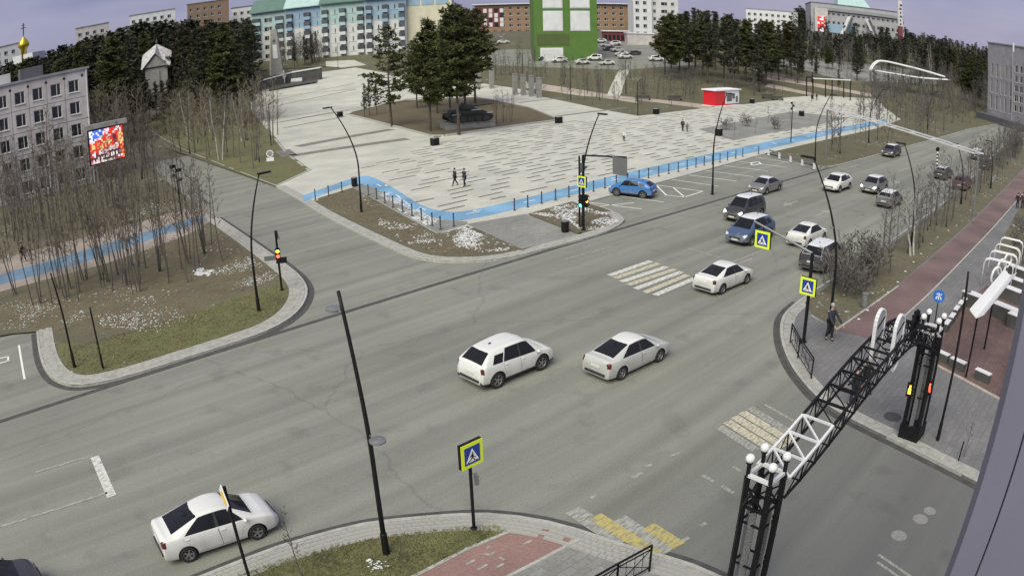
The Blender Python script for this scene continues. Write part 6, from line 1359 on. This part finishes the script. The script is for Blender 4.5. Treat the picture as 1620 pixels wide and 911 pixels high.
# corner of the building the view is taken from: smooth cladding with one open joint
mat('cladding', (.15, .147, .20), .45, noise_amt=.05, scale=.8); az1, az2 = R(41.35), R(43.9); rr = 7.0
A_ = Vector((math.sin(az1) * rr, math.cos(az1) * rr, 0)); wx = Vector((.93, -.37, 0)).normalized()
b = thing('wall_corner', 'smooth lavender grey clad wall corner at the bottom right edge', 'building', A_); d2 = Vector((math.sin(az2), math.cos(az2), 0)); tj = (A_.x * d2.y - A_.y * d2.x) / (wx.y * d2.x - wx.x * d2.y)
Nw = Vector((wx.y, -wx.x, 0))
for a0, a1 in ((0, tj - .012), (tj + .012, 3.2)): k = MB(); k.box(wx * (a0 + a1) / 2 - Nw * .1 + UP * 9, (a1 - a0, .2, 18), math.atan2(wx.y, wx.x)); k.obj('cladding_panel', 'cladding', b)
k = MB(); k.box(wx * 1.9 - Nw * .5 + UP * 8.9, (2.6, .5, 17.8), math.atan2(wx.y, wx.x)); k.obj('inner_wall', 'black_metal', b)
# ================================================================== trees and shrubs
mat('bark_brown', (.10, .09, .078), .9, noise_amt=.3, scale=3); mat('bark_pale', (.17, .15, .115), .9, noise_amt=.35, scale=3); mat('bark_birch', (.34, .33, .31), .85, noise_amt=.35, scale=2); mat('twig_brown', (.145, .122, .098), .9, noise_amt=.2, scale=2); mat('twig_pale', (.19, .165, .12), .9, noise_amt=.2, scale=2); mat('twig_grey', (.125, .115, .11), .9, noise_amt=.2, scale=2)
mat('pine_bark', (.075, .056, .045), .9, noise_amt=.4, scale=2)
for nm, a, c in (('needles_green', (.032, .042, .014), (.085, .092, .034)), ('needles_dark', (.026, .032, .022), (.068, .073, .043)), ('needles_rust', (.032, .034, .016), (.085, .062, .03))):
    m, t, bs = nodes_of(nm); MATS[nm] = m; o_ = t.nodes.new('ShaderNodeTexCoord').outputs['Object']; n1 = tex(t, o_, 'ShaderNodeTexNoise', .9, 3); n2 = tex(t, o_, 'ShaderNodeTexNoise', 9, 2)
    c_ = ramp(t, n1.outputs[0], [(.35, a), (.66, c)]); c_ = mixc(t, .7, c_, ramp(t, n2.outputs[0], [(.25, (.2, .2, .2)), (.75, (.8, .8, .8))]), 'OVERLAY'); t.links.new(c_, bs.inputs['Base Color']); bs.inputs['Roughness'].default_value = .8; bs.inputs['Specular IOR Level'].default_value = .2
def bare_mesh(seed, h, spread, nbr, trunk_r, stems=1, twigs=5, up=.75, start=.3, th=1.0):
    r = random.Random(seed); tr = MB(); br = MB()
    for st in range(stems):
        a = r.uniform(0, 6.28); lean = r.uniform(.02, .07) if stems == 1 else r.uniform(.06, .2); hs = h * r.uniform(.8, 1) if stems > 1 else h
        x0 = Vector((math.cos(a), math.sin(a), 0)) * (0 if stems == 1 else r.uniform(.1, .5)); pts = []; w = Vector((0, 0, 0))
        for i in range(7):
            f = i / 6; w = w + Vector((r.uniform(-1, 1), r.uniform(-1, 1), 0)) * hs * .012; pts.append(x0 + Vector((math.cos(a), math.sin(a), 0)) * lean * hs * f + w + UP * hs * f)
        tr.tube(pts, [trunk_r * (1 - .85 * i / 6) for i in range(7)], 5)
        def at(f): i = min(5, int(f * 6)); return pts[i].lerp(pts[i + 1], f * 6 - i)
        for b_ in range(nbr):
            f = start + (1 - start) * ((b_ + r.random()) / nbr) * .97; p = at(f); a2 = r.uniform(0, 6.28); L = spread * (1.05 - f * .75) * r.uniform(.55, 1.2); d = Vector((math.cos(a2), math.sin(a2), r.uniform(.5, 1.2) * up)).normalized()
            q1 = p + d * L * .5; d2 = (d + Vector((r.uniform(-.3, .3), r.uniform(-.3, .3), .35))).normalized(); q2 = q1 + d2 * L * .5; rr = trunk_r * (.32 - .2 * f); br.tube([p, q1, q2], [rr, rr * .6, .012 * th], 3, False)
            for t_ in range(twigs):
                g = r.uniform(.25, 1); s_ = p.lerp(q1, g * 2) if g < .5 else q1.lerp(q2, g * 2 - 1); dd = (d2 + Vector((r.uniform(-1, 1), r.uniform(-1, 1), r.uniform(-.3, .9)))).normalized(); l = L * r.uniform(.2, .5); e1 = s_ + dd * l * .6; e2 = e1 + (dd + UP * .3 + Vector((r.uniform(-.4, .4), r.uniform(-.4, .4), 0))).normalized() * l * .5
                br.tube([s_, e1, e2], [.019 * th, .013 * th, .007 * th], 3, False)
                for _ in range(2): e3 = s_.lerp(e1, r.uniform(.4, 1)); br.tube([e3, e3 + (dd + Vector((r.uniform(-1, 1), r.uniform(-1, 1), r.uniform(-.4, .8)))).normalized() * l * .5], [.012 * th, .006 * th], 3, False)
    return tr, br
def pine_mesh(seed, h, cw, base=.42, dens=1.0, trunk=.2, pw=.65):
    r = random.Random(seed); tr = MB(); cr = MB(); x = Vector((0, 0, 0)); pts = []
    for i in range(8): pts.append(x + UP * h * .97 * i / 7); x = x + Vector((r.uniform(-1, 1), r.uniform(-1, 1), 0)) * .1
    tr.tube(pts, [trunk * (1 - .8 * i / 7) for i in range(8)], 7)
    def at(f): i = min(6, int(f * 7)); return pts[i].lerp(pts[i + 1], f * 7 - i)
    f = base; lay = 0
    while f < .985:
        g = (f - base) / (1 - base); R_ = cw * (min(1, .45 + g * 2.2) if g < .3 else (1.06 - g) ** pw * 1.05); n = max(3, int((4 + R_ * 1.3) * dens))
        for b_ in range(n):
            a = r.uniform(0, 6.28); L = R_ * r.uniform(.45, 1.15); p = at(f); d = Vector((math.cos(a), math.sin(a), r.uniform(-.12, .35) + g * .35)); e = p + d * L; tr.tube([p, p.lerp(e, .6) - UP * .1, e], [.05, .03, .01], 3, False)
            nc = max(2, int(L * 2.1 * dens))
            for c_ in range(nc):
                c = p.lerp(e, r.uniform(.35, 1.05)) + Vector((r.uniform(-.35, .35), r.uniform(-.35, .35), r.uniform(-.1, .28))); s = r.uniform(.28, .55)
                for k_ in range(12):
                    u_ = Vector((r.uniform(-1, 1), r.uniform(-1, 1), r.uniform(-.45, .75))).normalized(); v_ = u_.cross(Vector((r.uniform(-1, 1), r.uniform(-1, 1), r.uniform(-1, 1)))).normalized() * s * .19; q = c + Vector((r.uniform(-1, 1), r.uniform(-1, 1), r.uniform(-.5, .5))) * s * .5
                    cr.add([q - v_ * .6, q + v_ * .6, q + u_ * s + v_, q + u_ * s - v_], [(0, 1, 2, 3)])
        f += r.uniform(.028, .045); lay += 1
    return tr, cr
TEMPL = {}
def tree(kind, p, h, label, group, name=None, cat='tree', rz=None, wid=1.0):
    """a copy of one of the grown templates, its trunk and crown sharing mesh data"""
    (tm, cm, h0, tn, cn, nm) = TEMPL[kind]; s = h / h0; t = thing(name or nm, label, cat, p, rnd.uniform(0, 6.28) if rz is None else rz, group); t.scale = (s * wid, s * wid, s); a, b = link(tn, tm, t), link(cn, cm, t)
    if cn != 'crown': b['kind'] = 'stuff'
    if tn == 'stems' or kind[:5] in ('clump', 'birch'): a['kind'] = 'stuff'
    return t
def reg(kind, mbs, h0, tm, cm, tn='trunk', cn='branches', nm='bare_tree'): TEMPL[kind] = (mbs[0].mesh(tn, tm), mbs[1].mesh(cn, cm), h0, tn, cn, nm)
for i in range(4):
    reg('slim%d' % i, bare_mesh(10 + i, 9, 1.9, 24, .075, 1, 4, .9, .32), 9, 'bark_brown', 'twig_brown'); reg('pale%d' % i, bare_mesh(20 + i, 9, 2.3, 26, .11, 1, 5, .9, .25), 9, 'bark_pale', 'twig_pale'); reg('grey%d' % i, bare_mesh(30 + i, 8, 1.8, 22, .08, 1, 4, .8, .25), 8, 'bark_brown', 'twig_grey'); reg('clump%d' % i, bare_mesh(40 + i, 8, 1.4, 12, .05, 4, 4, .9, .35), 8, 'bark_brown', 'twig_brown')
    reg('pine%d' % i, pine_mesh(60 + i, 18, (3.9, 3.4, 4.2, 3.5)[i], (.30, .26, .34, .22)[i], 1.35), 18, 'pine_bark', 'needles_green', cn='crown', nm='pine_tree'); reg('dark%d' % i, pine_mesh(70 + i, 17, (2.7, 2.4, 3.0, 2.2)[i], (.22, .26, .18, .24)[i], .8, pw=1.0 + .12 * i), 17, 'pine_bark', 'needles_dark', cn='crown', nm='pine_tree')
    reg('bush%d' % i, bare_mesh(80 + i, 2.0, .9, 9, .025, 9, 4, .9, .15), 2.0, 'bark_brown', 'twig_grey', 'stems', 'twigs', 'bare_shrub'); reg('sap%d' % i, bare_mesh(90 + i, 4, .9, 18, .04, 1, 3, .9, .3), 4, 'bark_brown', 'twig_grey')
for i in range(3): reg('far%d' % i, bare_mesh(120 + i, 8, 2.0, 16, .10, 1, 4, .8, .2, 2.6), 8, 'bark_brown', 'twig_grey')
for i in range(2): reg('pfar%d' % i, bare_mesh(130 + i, 8, 2.2, 17, .10, 1, 4, .8, .2, 2.2), 8, 'bark_pale', 'twig_pale')
reg('rust0', pine_mesh(64, 19, 3.8, .3, 1.3), 19, 'pine_bark', 'needles_rust', cn='crown', nm='pine_tree'); reg('open0', pine_mesh(66, 14, 3.5, .24, .62, .16), 14, 'pine_bark', 'needles_green', cn='crown', nm='pine_tree'); reg('birch0', bare_mesh(97, 9, 1.6, 22, .13, 2, 4, .9, .3), 9, 'bark_birch', 'twig_grey')
def scatter(px, n, kinds, h, label, group, seed, mind=1.2, wid=1.0, cat='tree', zoff=.1, avoid=()):
    r = random.Random(seed); poly = [(p.x, p.y) for p in (px if isinstance(px[0], Vector) else GP(*px))]; xs = [q[0] for q in poly]; ys_ = [q[1] for q in poly]; got = []; tries = 0
    while len(got) < n and tries < n * 60:
        tries += 1; q = (r.uniform(min(xs), max(xs)), r.uniform(min(ys_), max(ys_)))
        if not inside(q, poly) or any((q[0] - g[0]) ** 2 + (q[1] - g[1]) ** 2 < mind ** 2 for g in got) or any(inside(q, a) for a in avoid): continue
        got.append(q); tree(r.choice(kinds), Vector((q[0], q[1], TZ(q[1]) + zoff)), r.uniform(*h), label, group, cat=cat, wid=wid)
K4 = lambda k: ['%s%d' % (k, i) for i in range(4)]
pathpoly = [(p.x, p.y) for p in GP((-60, 428), (0, 410), (150, 370), (315, 324), (350, 348), (290, 378), (180, 418), (0, 468), (-60, 486))]
# pines of the tank lawn
for q, top, k, lb in (((620, 200), (606, 40), 'open0', 'open crowned pine on the left of the tank lawn with gaps showing the square behind'), ((681, 208), (672, 28), 'pine1', 'pine with forked grey trunk at the near corner of the tank lawn'), ((692, 180), (690, 45), 'pine3', 'pine in the middle of the tank lawn behind the forked one'), ((726, 213), (722, 4), 'pine0', 'tallest pine directly in front of the tank'), ((736, 167), (738, 8), 'rust0', 'pine with a rusty brown upper crown behind the tank'), ((752, 164), (768, 14), 'pine2', 'pine behind the tank, rightmost of the tank lawn group'), ((660, 172), (655, 60), 'pine3', 'smaller pine at the back of the tank lawn'), ((712, 172), (708, 20), 'pine1', 'pine standing directly behind the tallest one on the tank lawn')):
    p = G(*q, .2); tree(k, p, HT(p, *top), lb, None, wid=1.12)
for q, h in (((577, 186), 4.2), ((585, 183), 4.6), ((596, 181), 4.4)): tree('dark1', G(*q, .2), h * 1.5, 'young pine in the row of small ones on the left of the tank lawn', 'young pines on the left of the tank lawn', wid=.9)
for q, h in (((786, 196), 5.5), ((797, 194), 6.0), ((808, 193), 5.2)): tree('clump%d' % (q[0] % 4), G(*q, .2), h, 'bare multi stemmed shrub tree beside the gun of the tank', 'bare trees beside the tank', wid=1.0)
# right-hand pine group
pr = [(1052, 118), (1062, 128), (1075, 112), (1090, 124), (1100, 108), (1112, 122), (1120, 133), (1132, 112), (1145, 126), (1155, 105), (1168, 118), (1180, 130), (1190, 110), (1200, 124), (1212, 136), (1222, 116), (1232, 128), (1240, 108), (1252, 122), (1262, 132), (1085, 100), (1130, 98), (1215, 100), (1245, 98), (1270, 116), (1160, 140), (1200, 146)]
for i, q in enumerate(pr):
    p = G(*q, .1); top = 28 - 16 * math.exp(-((q[0] - 1100) / 60.0) ** 2) + (6 if q[0] > 1215 else 0) + rnd.uniform(-4, 8); tree(rnd.choice(['dark0', 'dark1', 'dark2', 'pine3', 'pine1', 'dark3']) if i % 9 else 'rust0', p, HT(p, q[0], top), 'dark pine in the clump behind the red kiosk', 'pines in the clump behind the red kiosk', wid=1.25)
# forest on the left
c = 0; r = random.Random(5)
while c < 130:
    u = r.uniform(-40, 402); rad = r.uniform(150, 285); d = ray(u, 90); d2 = Vector((d.x, d.y)).normalized() * rad
    if 395 < u and rad < 235: continue
    skyv = 92 - (u - 40) * .29 if u < 240 else 34 - (u - 240) * .0
    skyv = max(skyv, 30) + r.uniform(0, 22); p = Vector((d2.x, d2.y, TZ(d2.y))); h = HT(p, u, skyv)
    if not 6 < h < 26: h = max(7, min(25, h))
    if abs(u - 250) < 36 and rad < 214: continue
    rusty = r.random() < .1; tree('rust0' if rusty else r.choice(['dark0', 'dark1', 'dark2', 'dark3', 'dark3', 'pine1']), p, h, 'rusty brown pine in the forest behind the grey block and chapel' if rusty else 'dark pine in the forest behind the grey block and chapel', 'pines of the left forest', wid=1.2); c += 1
for i, (u, top) in enumerate(((222, 112), (232, 124), (243, 128), (254, 126), (265, 124), (276, 118), (285, 108))):
    p = azr(u, 100, 188 + (i % 3) * 4); tree('dark%d' % (i % 4), p, HT(p, u, top), 'young dark pine standing close before the chapel', 'young pines before the chapel', wid=1.5)
# hillside forest on the right: the nearer trees one by one, the mass behind them as one wood
def wood(name, places, kinds, mats_):
    """many trees of one far-off wood in a single mesh"""
    src = {}
    for k in kinds:
        out = []
        for mi, me in enumerate(TEMPL[k][:2]):
            v = np.empty(len(me.vertices) * 3); me.vertices.foreach_get('co', v); ls = np.empty(len(me.polygons), int); me.polygons.foreach_get('loop_total', ls); lv = np.empty(len(me.loops), int); me.loops.foreach_get('vertex_index', lv); out.append((v.reshape(-1, 3), ls, lv, mi))
        src[k] = out
    VV, LS, LV, MI, off = [], [], [], [], 0
    for p, h, a, k, wid in places:
        s = h / TEMPL[k][2]; ca, sa = math.cos(a), math.sin(a); Rm = np.array(((ca, sa, 0), (-sa, ca, 0), (0, 0, 1)))
        for v, ls, lv, mi in src[k]: VV.append((v * np.array((s * wid, s * wid, s))) @ Rm + np.array(p)); LS.append(ls); LV.append(lv + off); MI.append(np.full(len(ls), mi)); off += len(v)
    V, LS, LV, MI = np.concatenate(VV), np.concatenate(LS), np.concatenate(LV), np.concatenate(MI)
    me = bpy.data.meshes.new(name); me.vertices.add(len(V)); me.vertices.foreach_set('co', V.ravel()); me.loops.add(len(LV)); me.loops.foreach_set('vertex_index', LV); me.polygons.add(len(LS)); me.polygons.foreach_set('loop_start', np.concatenate(([0], np.cumsum(LS)[:-1]))); me.polygons.foreach_set('loop_total', LS); me.polygons.foreach_set('material_index', MI)
    for m in mats_: me.materials.append(MATS[m])
    me.update(calc_edges=True); return link(name, me, kind='stuff')
def low_pine(seed, h, cw):
    r = random.Random(seed); tr = MB(); cr = MB(); tr.tube([(0, 0, 0), (0, 0, h * .9)], [.2, .06], 4)
    for i in range(150):
        g = r.random() ** .8; z = h * (.2 + .78 * g); R_ = cw * (1.05 - g) ** .7 * r.random() ** .5; a = r.uniform(0, 6.28); c = Vector((math.cos(a) * R_, math.sin(a) * R_, z)); s = r.uniform(.5, 1.1); u_ = Vector((math.cos(a), math.sin(a), r.uniform(-.3, .9))).normalized(); v_ = u_.cross(Vector((r.uniform(-1, 1), r.uniform(-1, 1), 1))).normalized() * s * .4
        cr.add([c - v_, c + v_, c + u_ * s + v_ * .5, c + u_ * s - v_ * .6], [(0, 1, 2, 3)])
    return tr, cr
for i in range(4): reg('low%d' % i, low_pine(110 + i, 16, (2.4, 2.0, 2.8, 1.8)[i]), 16, 'pine_bark', 'needles_dark', cn='crown', nm='pine_tree')
def hill_spot(r, r0, r1):
    u = r.uniform(1255, 1660); rad = r.uniform(r0, r1); d = ray(u, 90); d2 = Vector((d.x, d.y)).normalized() * rad; p = Vector((d2.x, d2.y, TZ(d2.y))); sky = 8 + (u - 1255) * .2
    if u < 1432 and rad < 385: sky = (44 if u < 1300 else 40) + abs(u - 1370) * .06 + (12 if u < 1310 else 0)
    h = HT(p, u, sky + r.uniform(0, 14) + (470 - rad) * .07); return p, max(5, min(20, h)), u
c = 0
while c < 115:
    p, h, u = hill_spot(r, 215, 330)
    if (u > 1550 and p.y < 200) or (1365 < u < 1515 and p.length < 262): continue
    tree(r.choice(['dark0', 'dark1', 'dark2', 'dark3', 'pine1']), p, h, 'dark pine at the front of the hillside forest on the right', 'pines of the hillside forest', wid=1.3); c += 1
wood('forest', [(p, h, r.uniform(0, 6.28), r.choice(K4('low')), r.uniform(1.1, 1.5)) for p, h, u in (hill_spot(r, 260, 480) for _ in range(720))], K4('low'), ('pine_bark', 'needles_dark'))
def left_spot(r):
    u = r.uniform(-40, 408); rad = r.uniform(222, 320); d = ray(u, 90); d2 = Vector((d.x, d.y)).normalized() * rad; p = Vector((d2.x, d2.y, TZ(d2.y))); sky = max(92 - (u - 40) * .29 if u < 240 else 34, 30) + r.uniform(-4, 16)
    return (p, max(6, min(24, HT(p, u, sky))), r.uniform(0, 6.28), r.choice(K4('low')), r.uniform(1.0, 1.4))
wood('forest', [left_spot(r) for _ in range(320)], K4('low'), ('pine_bark', 'needles_dark'))
def bare_wood(px, n, kinds, h, seed, avoid=(), mind=.9):
    r = random.Random(seed); poly = [(p.x, p.y) for p in GP(*px)]; xs = [q[0] for q in poly]; ys_ = [q[1] for q in poly]; pl = []
    while len(pl) < n:
        q = (r.uniform(min(xs), max(xs)), r.uniform(min(ys_), max(ys_)))
        if inside(q, poly) and not any(inside(q, a) for a in avoid): pl.append(((q[0], q[1], TZ(q[1])), r.uniform(*h), r.uniform(0, 6.28), r.choice(kinds), r.uniform(.9, 1.3)))
    return wood('thicket', pl, kinds, ('bark_brown', 'twig_brown' if 'slim0' in kinds else 'twig_pale' if kinds[0][0] == 'p' else 'twig_grey'))
scatter([(1440, 130), (1560, 150), (1560, 112), (1430, 108)], 24, ['birch0', 'grey0', 'pale1'], (9, 14), 'pale trunked bare tree at the foot of the hillside forest', 'bare trees below the hillside forest', 51, 2.5)
# far verge of the main road
scatter([(1300, 258), (1400, 236), (1560, 193), (1600, 172), (1560, 168), (1440, 180), (1330, 212), (1295, 240)], 42, K4('grey') + K4('sap'), (4, 7.5), 'bare young tree in the far verge of the main road', 'young trees along the far verge', 53, 2.0)
# park behind the square
scatter([(830, 150), (960, 172), (1120, 172), (1100, 140), (1000, 118), (830, 112)], 46, K4('sap') + K4('grey'), (4, 7), 'bare young tree in the park below the green building', 'young trees of the park below the green building', 55, 2.5)
scatter([(1215, 150), (1300, 150), (1380, 146), (1360, 112), (1215, 108)], 30, K4('sap') + ['dark1'], (3.5, 6.5), 'small tree in the lawns between the kiosk and the canopies', 'small trees near the canopies', 56, 2.5)
scatter([(770, 128), (845, 130), (845, 100), (775, 100)], 16, K4('grey'), (6, 9), 'bare tree left of the green building', 'bare trees left of the green building', 57, 2.5)
scatter([(440, 110), (520, 104), (515, 92), (450, 95)], 22, K4('grey') + ['dark1', 'dark3'], (6, 10), 'bare tree between the stele and the pale apartment block', 'bare trees behind the stele', 58, 2.0)
# trees round the square's left edge and the side road
scatter([(395, 205), (440, 240), (455, 232), (425, 190), (395, 160), (345, 148), (335, 160)], 26, K4('pale'), (8, 11), 'pale bare tree along the left edge of the square', 'pale bare trees at the left edge of the square', 59, 1.5)
scatter([(300, 250), (400, 278), (440, 250), (400, 210), (330, 170), (270, 175), (250, 205)], 40, K4('pale') + ['clump0', 'birch0'], (7, 11), 'pale bare tree on the wedge lawn between side road and square', 'pale bare trees of the wedge lawn', 60, 1.6)
bare_wood([(262, 235), (330, 262), (425, 285), (448, 250), (400, 200), (330, 158), (255, 185)], 42, ['pfar0', 'pfar1'], (6, 9.5), 83)
bare_wood([(205, 168), (300, 158), (310, 135), (205, 140)], 30, ['pfar0', 'pfar1'], (6, 8), 84)
bare_wood([(150, 190), (300, 150), (400, 150), (420, 138), (300, 125), (200, 135), (150, 150)], 80, ['far0', 'far1', 'far2'], (6.5, 10), 81)
bare_wood([(150, 215), (250, 215), (330, 160), (330, 132), (170, 140)], 90, ['pale0', 'pale1', 'far1', 'far2'], (6, 10), 61)
# thicket on the left verge
scatter([(-30, 470), (60, 462), (180, 430), (290, 392), (335, 380), (345, 415), (310, 440), (240, 462), (120, 480), (-30, 505)], 34, K4('slim') + K4('clump'), (6, 9), 'bare dark trunked tree on the near side of the left footway', 'bare trees between verge and left footway', 62, 1.2, avoid=(pathpoly,))
scatter([(-60, 405), (60, 392), (200, 350), (305, 318), (262, 292), (150, 300), (0, 345), (-60, 360)], 60, K4('slim') + K4('grey') + ['pale0'], (6, 9.5), 'bare tree in the thicket between the left footway and the grey block', 'bare trees of the left thicket', 63, 1.0, avoid=(pathpoly,))
bare_wood([(-40, 345), (150, 300), (262, 285), (240, 250), (205, 230), (160, 245), (0, 300)], 100, ['slim0', 'slim1', 'slim2', 'grey0'], (8, 13), 64)
bare_wood([(-60, 405), (60, 392), (200, 350), (305, 318), (262, 292), (150, 300), (0, 345), (-60, 360)], 60, ['slim0', 'slim3', 'slim1'], (5, 8.5), 74, (pathpoly,))
bare_wood([(1395, 425), (1450, 400), (1520, 342), (1600, 268), (1625, 230), (1610, 222), (1520, 305), (1440, 367), (1385, 404)], 55, ['grey0', 'grey1', 'sap0', 'sap2'], (3, 6.5), 82)
bare_wood([(1300, 205), (1400, 190), (1600, 168), (1600, 140), (1480, 130), (1400, 140), (1390, 160)], 170, ['far0', 'far1', 'far2'], (5, 9), 75)
bare_wood([(1310, 250), (1400, 232), (1560, 190), (1590, 172), (1560, 160), (1440, 172), (1400, 196), (1320, 220)], 60, ['far0', 'far1', 'far2'], (3.5, 7), 77)
bare_wood([(830, 148), (960, 170), (1120, 168), (1240, 150), (1210, 120), (1100, 135), (1000, 112), (770, 112), (775, 128)], 90, ['far0', 'far1', 'far2'], (3, 6.5), 78)
bare_wood([(440, 112), (518, 104), (515, 92), (445, 95)], 30, ['far0', 'far1'], (6, 10), 79)
bare_wood([(1370, 160), (1560, 155), (1500, 128), (1380, 128)], 90, ['far0', 'far2'], (4, 7), 80)
bare_wood([(1262, 112), (1440, 125), (1560, 150), (1570, 120), (1420, 95), (1262, 88)], 90, ['far0', 'far1', 'far2'], (6, 11), 76)
for q, top, k in (((325, 401), (300, 270), 'slim0'), ((352, 413), (343, 265), 'slim2'), ((298, 446), (280, 360), 'clump1'), ((222, 455), (196, 330), 'slim1'), ((165, 452), (148, 340), 'slim3')):
    p = G(*q, .11); tree(k, p, HT(p, *top), {325: 'bare tree standing alone near the right end of the left verge', 352: 'bare tree nearest the side road on the left verge', 298: 'bare clump of several thin stems on the left verge', 222: 'dark trunked bare tree leaning over the left footway', 165: 'bare tree at the left part of the verge behind the snow patch'}[q[0]], None)
# right verge: bushes and trees along the road
for q, h, k in (((1335, 465), 2.6, 'bush0'), ((1320, 448), 2.4, 'bush1'), ((1352, 452), 3.2, 'bush2'), ((1378, 440), 3.0, 'bush3'), ((1362, 470), 2.0, 'bush0')): tree(k, G(*q, .12), h, 'grey leafless bush on the near end of the right verge', 'bushes on the near end of the right verge', cat='shrub', wid=1.25)
for q, top, k, lb in (((1408, 433), (1405, 340), 'sap0', 'bare crooked small tree in the right verge by the red path'), ((1447, 405), (1437, 285), 'birch0', 'pale grey trunked tree beside a lamp in the right verge')): p = G(*q, .12); tree(k, p, HT(p, *top), lb, None, wid=1.3)
scatter(GP((1395, 425), (1450, 400), (1520, 342), (1600, 268), (1625, 230), (1610, 222), (1520, 305), (1440, 367), (1390, 402)), 56, K4('grey') + K4('grey') + K4('sap') + ['bush0'], (2.6, 6.5), 'leafless tree or bush in the right verge beside the red path', 'leafless growth of the right verge', 65, 1.0)
scatter([(1605, 345), (1590, 385), (1620, 425), (1680, 400), (1650, 300), (1625, 320)], 14, K4('bush'), (1.2, 2.2), 'leafless bush in the bed behind the white hoops', 'bushes behind the white hoops', 66, .9, cat='shrub')
# planted court
for q, h, k, lb in (((1147, 206), 1.9, 'bush0', 'round leafless bush at the left end of the planted court'), ((1161, 217), 2.4, 'sap1', 'thin sapling at the near edge of the planted court'), ((1181, 200), 2.0, 'bush1', 'dark leafless bush at the far edge of the planted court'), ((1195, 211), 2.4, 'sap2', 'forked sapling in the middle of the planted court'), ((1215, 196), 3.2, 'sap3', 'tall sapling at the far edge of the planted court'), ((1229, 205), 2.0, 'bush2', 'round leafless bush on the right of the planted court'), ((1250, 195), 2.4, 'sap0', 'sapling at the right end of the planted court')): tree(k, G(*q, .14), h, lb, None, cat='shrub' if k[0] == 'b' else 'tree', wid=1.3)
# saplings near the camera
p = G(478, 911, .126); tree('sap2', p, HT(p, 455, 797), 'young bare tree on the near lawn by the left paver strip', None, wid=1.0)
p = G(1525, 722, .125); tree('sap1', p, HT(p, 1540, 655), 'thin bare sapling on the right pavement near the wall corner', None)
